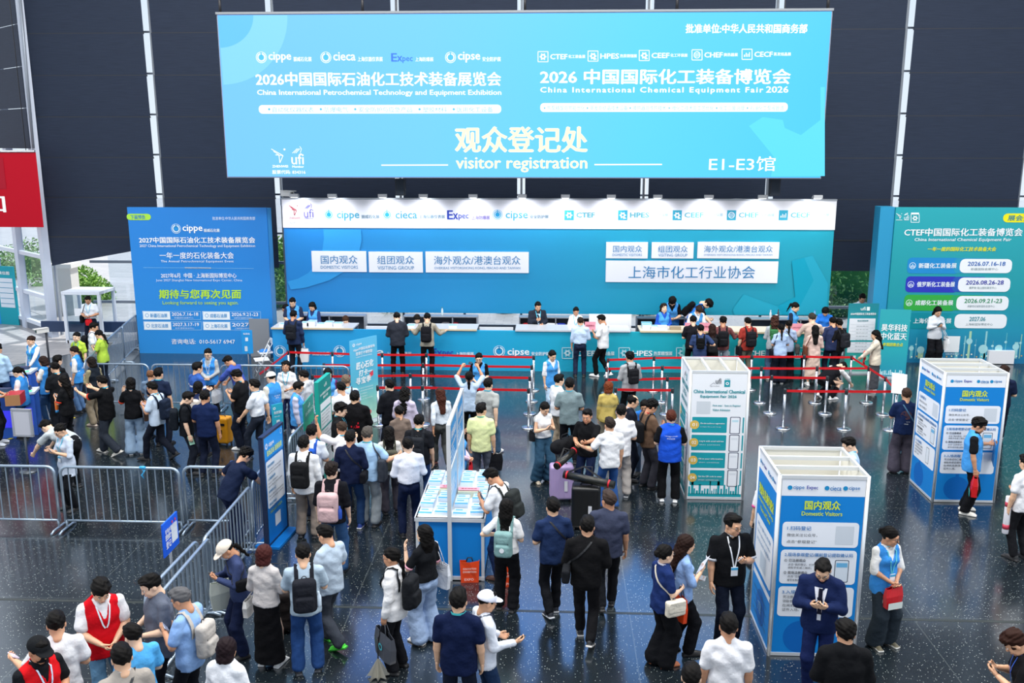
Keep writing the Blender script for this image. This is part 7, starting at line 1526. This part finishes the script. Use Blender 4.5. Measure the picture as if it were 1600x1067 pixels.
i = F_(97, 588, -80, 'long-haired woman in a black tee with red cuffs using a phone', H=1.64, top='141518', cuff='e0432e', hair='long', L='phone', R='phone', bottom='17181d', nod=12); phone(i, 'phone in the hands of the long-haired woman with red cuffs', -1); 
c_ = i['HW'][-1][0]; q = carried('flask', 'orange flask hanging from the long-haired woman with red cuffs', 'bottle', i, Vector((c_+A(0, .0, -.34)).tolist())); MB().lathe([(.036, 0), (.038, .01), (.038, .2), (.02, .23), (.02, .26)], 14).build('flask_body', mat('f07a2a', .35, kind='plastic'), q); MB().lathe([(.037, -.06), (.037, 0)], 14).build('base_cup', mat('3f9fe0', .2, kind='plastic'), q); MB().tube([(0, 0, .26), (.01, 0, .34)], .006, 6).build('loop', mat('4b9be0', .5, kind='ribbon'), q)
i = F_(141, 559, -70, 'person in a black gilet over khaki sleeves with a phone', H=1.64, top='9c9474', sleeve='long', vest='1c232c', hair='bob', hairc='1c1613', L='phone', R='low', bottom='8f836f', leg='reg', nod=14, shoes=('c9b8a8', 'c9b8a8')); phone(i, 'phone held by the person in the black gilet', -1)
M_(90, 556, 20, 'man in black behind the row of blue vests', H=1.70, top='15181c', L='low', R='low', bottom='1a1d24')
M_(84, 567, -60, 'man in a black tee with a cyan lanyard beside the blue vests', H=1.72, top='16181c', lan=CY, L='low', R='low', bottom='1a1d24', nod=18, b=1.06)
F_(114, 542, -90, 'masked attendant with tied hair and a blue vest over white sleeves', H=1.66, top='ece8e2', sleeve='half', vest='3f93de', hair='lowpony', hairc='241914', mask='dfe6ee', L='down', R='down', bottom='5a7ca8', nod=16)
i = F_(65, 558, -75, 'attendant with short bobbed hair typing on a phone in a blue vest', H=1.64, top='eeeae4', vest='3f93de', hair='bob', hairc='2a1c18', L='phone', R='phone', bottom='35577e', nod=24); phone(i, 'phone of the bobbed-haired attendant', -1)
F_(24, 575, -90, 'pony-tailed attendant in a blue vest working at the front terminal', H=1.62, top='ece8e4', vest='3b8cd8', hair='pony', L='low', R='low', bottom='2b4f7c', nod=26)
F_(47, 526, -165, 'attendant with black-striped white sleeves and a blue vest at the rear terminal', H=1.66, top='e8eaec', sleeve='long', vest='3f93de', hair='bun', hairc='2b1c16', lan='5fc8d0', badge=True, L='reach', R='down', bottom='2b3f60', nod=10)
M_(-4, 538, 0, 'man in a light blue shirt cut off by the edge, seen from behind', H=1.78, top='a9c9e4', sleeve='half', L='down', R='low', bottom='26395c', b=1.15)
i = M_(-14, 574, 75, 'man in a black tee carrying a red carton at the edge', H=1.76, top='15161a', L='low', R='low', bottom='15171c', shoes=('b9c0cc', 'e0e4ea'))
q = carried('carton', 'red and brown carton carried past the pony-tailed attendant', 'box', i, Vector((i['HW'][1][0]+A(-.12, .06, -.10)).tolist()), Matrix.Rotation(.25, 4, 'X')); MB().box((0, .1, 0), (.40, .30, .24)).build('carton_body', mat('a8222c', .5, kind='card'), q); MB().box((.203, .1, 0), (.006, .30, .24)).build('brown_side', mat('a97a50', .6, kind='card'), q)
F_(119, 520, -170, 'staff member in a lime polo with pulled-back hair looking at the camera', H=1.64, top='b4d24a', hair='bun', lan='3fb8c0', L='down', R='down', bottom='2a3444', nod=4)
i = F_(152, 517, -80, 'staff member in a lime polo reading a phone by the slanting barrier', H=1.66, top='aed04a', hair='lowpony', lan='3fb8c0', L='phone', R='phone', bottom='18202e', leg='reg', nod=26); phone(i, 'phone of the lime polo staff member by the slanting barrier', -1)
i = M_(148, 505, 70, 'man in a white tee with a black backpack holding a sheet at the slanting barrier', H=1.74, top='e6edf4', L='low', R='low', lan='e05038', bottom='222c40', nod=20); backpack(i, '17191f', 'black backpack on the man holding a sheet at the slanting barrier'); paper(i, 'white sheet held over the slanting barrier', 1)
i = M_(136, 464, 175, 'man in a white short-sleeved shirt on his phone in front of the glass booth', H=1.72, top='e3ebf6', hem=.06, lan='6fc0e0', L='low', R='low', bottom='161d2e', nod=28); crossbag(i, '15171d', 'black shoulder bag of the man before the glass booth', 1, .28, .26, .10, -.46, across=False)
tote(i, 'd0242c', 'small red pouch in front of the man before the glass booth', -1, 'hand', w=.2, hgt=.2, d=.06, hl=.10)
M_(66, 660, -75, 'man in a grey shirt bending far forward behind the front barrier', H=1.72, top='b4bcc0', hem=-.02, lean=66, L='reach', R='reach', bottom='121419', nod=-5)
i = F_(90, 665, -150, 'woman with glasses and bun in a striped pale shirt typing at the front barrier', H=1.64, top='c3cfe0', sleeve='half', hem=-.22, hair='bun', glasses=True, lan=CY, badge=True, L='phone', R='phone', bottom='101318', nod=26); phone(i, 'black phone of the woman in the striped pale shirt', 1)
i = M_(388, 701, 40, 'person in a navy tee bending towards the tall blue notice board', H=1.72, top='15203a', lean=30, L='hip', R='reach', bottom='152040', hair='fringe', nod=10); tote(i, '3f8ae8', 'bright blue cloth bag on the shoulder of the navy tee', -1, 'shoulder', w=.24, hgt=.32, d=.06)
# front row
i = F_(344, 851, -125, 'woman in a cream cap and slate-blue jacket looking down at her phone', H=1.64, top='39456a', sleeve='long', hair='lowpony', cap='e2d6c6', mask='cfe0ee', L='phone', R='phone', bottom='1a2340', nod=34, lean=8, leg='reg'); phone(i, 'pale phone of the woman in the cream cap', -1, 'b8c4d8'); crossbag(i, '15161a', 'black pouch in front of the woman in the cream cap', -1, .22, .16, .08, -.30)
tote(i, 'c9cfc4', 'see-through striped carrier bag of the woman in the cream cap', 1, 'elbow', w=.34, hgt=.40, d=.12, hl=.10, kind='plastic')
i = F_(413, 853, 8, 'woman with short auburn hair, ivory jacket and long black skirt', H=1.64, top='cbc5c2', sleeve='roll', hem=.0, hair='bob', hairc='3f1c1a', skirt=(.10, .21, False, '0f0f12'), L='low', R='low', nod=10, shoes=WS)
tote(i, 'e9e6e0', 'ivory handbag on the arm of the woman with short auburn hair', -1, 'elbow', w=.24, hgt=.22, d=.09, hl=.14)
i = M_(473, 851, -15, 'man in a light grey-blue tee and jeans with a black backpack holding two phones', H=1.70, top='a9bccb', L='phone', R='phone', bottom='27487e', leg='reg', nod=16, shoes=('20242c', '2b3038')); backpack(i, '1f2128', 'black backpack with a water bottle in its side pocket', 1.02, bottle='cfe0ee'); phone(i, 'black phone held low by the backpacker with a side bottle', -1, col='101014', glow=.05, screen='101014'); phone(i, 'lit white phone held by the backpacker with a side bottle', 1, 'f0ecf8', col='e6e2f0', glow=.9)
i = M_(505, 822, -60, 'man with glasses in a pale polo and neon green sneakers', H=1.72, top='b3c4d4', glasses=True, L='low', R='low', bottom='3b4049', leg='reg', walk=.55, nod=22, shoes=('4fe03c', '34a830')); PEOPLE[-1]
p = ground(443, 985); r = thing('suitcase', 'dark suitcase standing in shadow between the long skirt and the jeans', 'suitcase', (p.x, p.y, 0), .1); F = Field(); F.noise = .003; F.box((0, 0, .32), (.34, .26, .56), .06); v, q = F.geo(.015); link_mesh('shell', np_mesh('shell', v, q), [cloth('231f1f')], r); MB().tube([(-.1, 0, .58), (-.1, 0, 1.0), (.1, 0, 1.0), (.1, 0, .58)], .012, 6).build('pull_handle', mat('3a4046', .4, .5, kind='steel'), r)
i = M_(277, 921, -80, 'grey-haired man in a sky blue polo holding a phone with both hands', H=1.72, top='8fb4e6', hairc='5a5a5c', L='phone', R='phone', bottom='12151c', nod=24, hem=-.14); phone(i, 'flat pale phone of the grey-haired man', -1, 'a8b4d8', col='c8ccd8'); backpack(i, 'b9b3ac', 'light grey backpack on the grey-haired man', .95, .04)
i = M_(229, 902, -130, 'man in a grey polo with glasses pushed up on his hair', H=1.76, top='5f6675', b=1.12, L='low', R='low', bottom='14161f', nod=24, hem=-.16, trim=None); g = use_mesh('glasses', tpl_mesh('glasses', glasses_tpl), [mat('1c1c22', .2, kind='frame')], i['root'], i['MH'] @ Matrix.Translation((0, .02, .085)) @ Matrix.Rotation(.5, 4, 'X'))
M_(158, 912, 140, 'man in a bright red vest over a white tee with folded hands', H=1.76, top='eeeef0', vest='d2101e', lan='e6ecf4', L='clasp', R='clasp', bottom='5f88a8', nod=32, hair='fringe')
i = M_(86, 958, -30, 'man in a white polo turning to a phone beside the black-capped one', H=1.72, top='e6e6e8', L='side', R='low', bottom='20242c', nod=16); phone(i, 'lit lilac phone held out by the man in the white polo', -1, 'e6dcf6', col='e0d8f0', glow=.9)
M_(61, 1000, 120, 'person in a black cap and black mask with a red vest', H=1.72, top='17181c', vest='d2161e', cap='15171a', mask='15161a', hair='short', lan='c8d8ee', L='low', R='low', bottom='20242c', nod=16)
M_(204, 977, -55, 'man in a bright sky blue polo between the two darker jackets', H=1.64, top='52a8e4', L='low', R='low', bottom='22304a', nod=20)
i = M_(188, 1009, -35, 'man in a taupe jacket with a white collar at the bottom edge', H=1.78, top='a19a92', sleeve='long', collar='e2e4e8', L='low', R='low', bottom='2a2c30', nod=14); crossbag(i, '2a2d30', 'dark strap bag of the man in the taupe jacket', -1, .24, .2, .08, -.5)
F_(355, 998, 12, 'woman with a black bob and white jacket at the bottom edge', H=1.62, top='eceef2', sleeve='coat', hair='bob', hairc='1d1216', L='low', R='low', bottom='2a2c34')
i = F_(611, 857, -75, 'woman with glasses in a white hooded jacket carrying a grey paper bag', H=1.66, top='f3f1f0', sleeve='coat', hood=True, hair='lowpony', glasses=True, L='down', R='down', bottom='15161b', hem=-.14, nod=6, leg='reg'); backpack(i, '1c1e22', 'black backpack with a drink bottle on the white hooded jacket', 1.02, bottle='a8484c')
tote(i, '4a4d55', 'dark grey paper carrier bag of the woman in the white hooded jacket', -1, 'hand', w=.46, hgt=.36, d=.12, hl=.16, kind='paper', logo='4fb6c4', rotz=.9)
q_ = i['HW'][-1][0]; q = carried('umbrella', 'folded silver umbrella hanging under the grey paper bag', 'umbrella', i, Vector((q_+A(-.02, .10, -.72)).tolist())); m_ = MB(); n_ = 16
vs = [(0, 0, .20)]+[((.15 if k % 2 else .07)*math.cos(2*math.pi*k/n_), (.15 if k % 2 else .07)*math.sin(2*math.pi*k/n_), -.06) for k in range(n_)]; m_.add(vs, [(0, k+1, (k+1) % n_+1) for k in range(n_)]+[tuple(range(n_, 0, -1))]); m_.build('canopy_folds', mat('c3bfb2', .3, .6, kind='silver_cloth'), q); MB().tube([(0, 0, .18), (0, 0, .46)], .009, 6).build('shaft', mat('2a2a2e', .4, kind='steel'), q)
i = F_(663, 822, -50, 'woman with very long black hair, black tee and pale blue jeans', H=1.66, top='16181c', hair='long', leg='wide', bottom='9db4d6', hem=.04, L='face', R='low', cuff='e8a8b8', nod=0, shoes=('e6ded2', 'efe9df')); tote(i, 'e9ecf2', 'white tote bag with blue writing on the woman in pale jeans', 1, 'shoulder', w=.34, hgt=.36, d=.08, text=['CCC'], tcol='5a7ca8')
M_(716, 923, 3, 'broad man in a navy polo with a teal lanyard at the bottom edge', H=1.78, top='0f1b3c', lan='46c0c4', hem=-.12, bottom='141b2c', L='down', R='down', b=1.06, nod=2)
i = P_(764, 925, 65, 'person in a white cap and white jacket holding out a phone', H=1.66, top='dfe4ee', sleeve='long', cap='dfe2f0', hair='short', L='low', R=((.1, .2, -1), (0, 1, .05)), bottom='1d3150', nod=16); phone(i, 'dark phone held out by the person in the white cap', 1, '3a5a50', glow=.3); crossbag(i, '28304a', 'navy sling bag of the person in the white cap', -1, .24, .3, .10, -.35)
i = M_(762, 735, -65, 'man in a white shirt browsing the leaflet table on his phone', H=1.78, top='e9edf2', hem=.04, lean=10, L='phone', R='low', bottom='1a2a4e', nod=36, shoes=('4a2e26', '3a2420')); backpack(i, '2a2e2e', 'dark grey backpack on the man browsing the leaflet table', 1.0); phone(i, 'phone held over the leaflet table', -1, '4a6a90')
i = F_(792, 781, 10, 'woman with long loose hair in a white tee and black trousers', H=1.66, top='f1f1f1', hair='long', L='hip', R='low', bottom='121317', leg='reg', hem=.0, nod=5); backpack(i, '7fa3a2', 'sage green backpack with a shining round badge', .92, .06, patch='f4f6fa')
i = M_(864, 780, -15, 'man in a navy polo with a strap across his back walking away', H=1.74, top='1f3054', L='low', R='low', bottom='121419', walk=.35, nod=6, shoes=('1f232c', 'dfe2e6')); crossbag(i, '17181d', 'black hip bag of the man in the navy polo walking away', 1, .24, .24, .08, -.46, y=-.04)
i = M_(918, 809, 5, 'broad man in a black tee with a black sling pouch walking away', H=1.78, top='121214', sleeve='half', L='low', R='low', bottom='131316', walk=-.6, b=1.1, nod=5, shoes=('1d1f24', 'e6e2dc')); crossbag(i, '1a1c20', 'black sling pouch across the back of the broad man in black', -1, .26, .18, .10, -.40, y=-.15)
M_(952, 769, 0, 'stocky man in a charcoal blue polo walking with arms down', H=1.78, top='3a4055', L='down', R='down', bottom='15171c', walk=.4, b=1.1, turn=-30, hair='short', hairc='3a2f2a', nod=2)
i = F_(1039, 853, 65, 'woman in a navy knit top and wide black trousers with a lanyard', H=1.64, top='1c2f62', hair='bun', glasses=True, leg='wide', bottom='0f1014', lan='e9e6f2', badge=True, L='strap', R='low', nod=0, shoes=('b46a44', 'b46a44'), walk=.15); crossbag(i, 'ded6c4', 'cream flap shoulder bag of the woman in the navy knit top', 1, .28, .22, .10, -.48, flap='e8e0ce', y=.05)
tote(i, 'ee4c20', 'orange carrier bag held by the woman in the navy knit top', 1, 'hand', w=.28, hgt=.36, d=.08, hl=.12, text=['INNOVATION', 'EXHIBITION', 'EXPO'], handle='1b1b1e', kind='plastic')
i = F_(1075, 838, 75, 'woman with long dark brown hair and a light blue top holding papers', H=1.66, top='8fb0e0', sleeve='half', hair='long', hairc='23140f', leg='reg', bottom='121318', L='low', R='phone', walk=.35, nod=14, lan='5f9fd8'); paper(i, 'white sheets held by the long brown haired woman', 1, 'dfe2ee', .2, .24); phone(i, 'phone resting on the white sheets', -1)
i = M_(1147, 806, 170, 'tall broad man in a black polo with pale edging holding a phone', H=1.84, top='121316', collar='d6d0c0', cuff='c9ccd4', glasses=True, lan='e9ecf2', badge=True, L='phone', R='down', turn=-25, bottom='0f1626', nod=10, b=1.1); phone(i, 'silver phone of the tall man in the black polo', -1, 'c8ccd4', col='b8bcc4')
M_(1139, 962, 3, 'man in a white short-sleeved shirt seen from behind at the bottom edge', H=1.74, top='ebebee', L='down', R='down', bottom='20242c', nod=8)
M_(1081, 1040, 10, 'dark-haired head just inside the bottom edge beside the white shirt', H=1.70, top='22252c', L='low', R='low', bottom='1b1d24')
i = M_(1286, 880, -160, 'man in a navy suit and tie typing on a phone before the large kiosk', H=1.76, top='16234a', sleeve='coat', inner='e6e8f0', tie='15172a', glasses=True, L='phone', R='phone', bottom='14204a', walk=.3, nod=30, hem=-.12); phone(i, 'black phone of the suited man before the large kiosk', 1, '30343c')
M_(1322, 972, 5, 'person in a black hooded coat at the bottom edge below the kiosk', H=1.74, top='101114', sleeve='coat', hood=True, hair='fringe', L='low', R='low', bottom='121316', b=1.1)
i = F_(1394, 826, 160, 'attendant with glasses and a hair claw holding a red bag before her', H=1.66, top='ecebe8', sleeve='half', vest='3f95e4', hair='bun', glasses=True, lan='5fc8d8', badge=True, L='clasp', R='clasp', turn=-35, bottom='2b343c', leg='wide', nod=12, shoes=('6a6450', 'e9e6de')); tote(i, 'c81a24', 'red and white printed plastic bag held by the attendant with a hair claw', -1, 'hand', w=.26, hgt=.30, d=.10, hl=.04, kind='plastic', band='dfe6e0')
M_(1323, 685, -80, 'man in a pale blue shirt passing behind the large kiosk', H=1.72, top='b4cfee', lan=CY, L='low', R='low', bottom='2a3040', nod=26)
F_(1196, 738, -20, 'person in a white tee almost hidden behind the large kiosk', H=1.58, top='ececee', cuff='d04a90', L='down', R='down', bottom='2a2d36', hair='bob')
i = M_(1417, 608, 10, 'man in a navy tee with a faded round print at the form stand', H=1.74, top='15254a', L='phone', R='low', bottom='47434f', leg='wide', nod=10, hair='short', hairc='3a2a22', shoes=('a84038', '2a2226'))
patch(i['outer'], i['S'], i['u2'], i['f2'], lambda z: math.sqrt(max(0, .0088-(z+.20)**2))*1.1+.001, -.11, -.29, print_('4a3440'), i['root'], 'round_print', True, 8, 6); back_print(i, ['Adventure', 'time'], 'd6dae0', 0, -.34, .16, .02)
crossbag(i, '3c6a8c', 'blue sling pouch at the hip of the navy tee by the form stand', 1, .16, .2, .06, -.52)
i = M_(1533, 655, 110, 'youth in a blue vest over a black tee holding a printed board', H=1.78, top='14151a', vest='4aa0ea', glasses=True, hair='fringe', lan=CY, badge=True, L='side', R='down', bottom='111216', leg='reg', nod=18, shoes=('e6e2d8', 'f0ede6')); tote(i, 'd21a20', 'red and teal plastic bag hanging from the youth in the blue vest', 1, 'hand', w=.26, hgt=.36, d=.12, hl=.04, kind='plastic', band='3fc0b8')
Mi_ = i['M']; c_ = i['HW'][-1][0]; q = carried('hand_board', 'blue printed board in the hand of the youth in the vest', 'sign', i, Vector((c_+A(-.02, .02, -.18)).tolist()), Matrix.Rotation(math.radians(-85), 4, 'Z')); MB().box((0, 0, 0), (.42, .012, .40)).build('board', print_('1f7fc4'), q)
for s_ in (-1, 1):
    B = Board((s_*.21, s_*-.007 if s_ < 0 else .007, -.20), (-s_, 0, 0)); B.rectuv('e6ebf0', .13, .09, .29, .34, 0, .001); B.rectuv('e6ebf0', .04, .12, .12, .17, 0, .001); B.textuv('登记', .14, .30, .13, .03, '3a5a80'); B.textuv('扫码登记', .05, .35, .3, .035, 'f0f5fa')
    for (part_, c), L_m in B.layers.items(): L_m.build(part_, print_(c), q)
i = M_(1570, 573, 25, 'man in a navy polo and black backpack walking off behind the notice kiosk', H=1.76, top='16213c', lan='5f9fd8', walk=.8, L='down', R='low', bottom='1a2033', hair='fringe', hairc='2a1a14', shoes=WS); backpack(i, '17181c', 'black backpack on the man walking off behind the kiosk', .9)
i = M_(1604, 712, -20, 'person in white at the edge gripping a rolled poster', H=1.72, top='ececef', L='down', R='low', bottom='17181c')
c_ = i['HW'][-1][0]; q = carried('rolled_poster', 'white rolled poster with red print at the edge', 'poster', i, Vector((c_+A(0, .02, -.38)).tolist()), Matrix.Rotation(.1, 4, 'Y')); MB().lathe([(.045, 0), (.05, .01), (.05, .62), (.045, .63)], 18).build('roll', mat('e6e4ea', .5, kind='paper'), q); MB().lathe([(.0505, .08), (.0505, .16)], 18).lathe([(.0505, .46), (.0505, .54)], 18).build('print_band', mat('c43a52', .5, kind='paper'), q)
i = M_(1576, 990, -70, 'person with brown hair and black clothes at the lower corner using a phone', H=1.70, top='121215', L='phone', R='phone', bottom='15161a', hair='fringe', hairc='2c1710', nod=34, lan='3a6ad8', lean=10); phone(i, 'phone of the brown-haired person at the lower corner', -1, '404860'); tote(i, '1a1a1c', 'black bag with gold trim at the lower corner', -1, 'elbow', w=.3, hgt=.24, d=.1, hl=.06, text=['GOLD'], tcol='b9a050')
M_(1021, 626, 65, 'man in a brown tee with a red lanyard and black backpack beside the white tee', H=1.76, top='6a5342', lan='d02028', glasses=True, L='low', R='phone', bottom='3a3a42', leg='reg', nod=22, hair='fringe'); backpack(PEOPLE[-1], '1a1b1e', 'black backpack on the brown tee with red lanyard', .92, .06)
i = M_(1049, 643, 3, 'man with reddish hair in a royal blue vest lettered on the back', H=1.74, top='111216', vest='1f55d0', lan='3fb8d0', hair='short', hairc='4a2318', L='low', R='low', bottom='101114', leg='reg', nod=2, shoes=WS, b=1.05); back_print(i, ['Tongguofndu', '鹏鹏鹏鹏'], 'dfe6f6', 0, -.14, .24, .028)
M_(971, 634, 5, 'man in a plain white tee and cream trousers at the centre right of the aisle', H=1.76, top='eff0f2', L='low', R='low', bottom='b3aca6', leg='reg', hem=-.13, nod=4, b=1.04, shoes=('44484c', 'dcdcdc'))
PEOPLE[-1]['root']['label'] = 'man in a plain white tee and cream trousers next to the backpacked brown tee'
i = M_(953, 654, -20, 'man in a white tee and blue jeans holding the handle of the black suitcase', H=1.72, top='f1f2f4', L='side', R='down', bottom='2f5590', nod=4, hairc='2b2420')
i = M_(917, 641, -150, 'man in a black polo steadying bags on the lilac suitcase', H=1.72, top='121316', L='fwd', R='low', bottom='1f2c4c', turn=-10, nod=12, b=1.08)
F_(951, 597, 5, 'woman with short copper hair in a floral yellow blouse', H=1.64, top='cdb667', sleeve='long', hair='bob', hairc='6a331a', bottom='a9a08c', leg='reg', L='down', R='low', trim=('b8a86a', -.22, .03))
tote(PEOPLE[-1], '26282c', 'black shoulder bag on the floral yellow blouse', 1, 'shoulder', w=.24, hgt=.22, d=.08)
M_(992, 619, 85, 'man with glasses in a dark navy polo talking beside the yellow blouse', H=1.74, top='181c28', glasses=True, hair='thin', lan='e6e6ec', L='low', R='low', bottom='1c2230', nod=20)
F_(1007, 627, -165, 'attendant in a bright blue jacket listening beside the brown tee', H=1.57, top='2f7fe0', sleeve='long', hair='bob', L='low', R='low', bottom='6a7f9c', nod=20)
M_(890, 592, 2, 'man in a sage grey tee and dark trousers with a cyan lanyard seen from behind', H=1.80, top='7f9296', lan=CY, L='low', R='low', bottom='16181e', nod=4, b=1.04)
M_(874, 586, 60, 'laughing man in a white tee and beige trousers behind the sage grey tee', H=1.70, top='eceff4', lan=CY, L='down', R='face', bottom='9c8f7c', leg='reg', nod=6, b=1.05)
i = F_(853, 631, 150, 'woman in a white sleeveless blouse and wide blue jeans using a phone', H=1.64, top='eff0f0', sleeve='cap', hem=.05, hair='lowpony', leg='wide', bottom='34566f', L='phone', R='phone', nod=26, shoes=('dccdb4', 'dccdb4')); phone(i, 'phone of the woman in wide blue jeans', -1); tote(i, '1b1c20', 'black strap bag of the woman in wide blue jeans', 1, 'shoulder', w=.2, hgt=.2, d=.06)
# bags standing by the leaflet table
for px, py, l, w_ in ((734, 908, 'orange carrier bag standing before the leaflet table', .30), (792, 915, 'orange carrier bag half hidden between the two visitors at the leaflet table', .30)):
    p = ground(px, py); r = thing('carrier_bag', l, 'bag', (p.x, p.y, 0), .1, 'orange carrier bags'); mb_ = MB(); w2 = w_/2
    mb_.add([(-w2*.9, -.05, 0), (w2*.9, -.05, 0), (w2*.9, .05, 0), (-w2*.9, .05, 0), (-w2, -.03, .34), (0, -.05, .33), (w2, -.03, .35), (w2, .03, .35), (0, .05, .33), (-w2, .03, .34)], [(0, 1, 6, 5, 4), (1, 2, 7, 6), (2, 3, 9, 8, 7), (3, 0, 4, 9), (3, 2, 1, 0)]); o = mb_.build('bag_body', mat('e84a1c', .35, kind='plastic'), r); o.modifiers.new('t', 'SOLIDIFY').thickness = .004
    MB().tube([(-.05, 0, .33), (-.03, 0, .39), (.03, 0, .39), (.05, 0, .33)], .010, 6).build('handle', mat('1b1b1e', .5, kind='webbing'), r)
    B = Board((-w2, -.056, 0), (1, 0, 0)); B.textuv('INNOVATION', .05, .22, .2, .03, 'ffe6dc', .02); B.textuv('EXHIBITION', .05, .17, .2, .03, 'ffe6dc', .02); B.textuv('EXPO', .07, .04, .14, .04, 'ffe6dc', .02)
    for (pt, c), L_m in B.layers.items(): L_m.build(pt, print_(c), r)
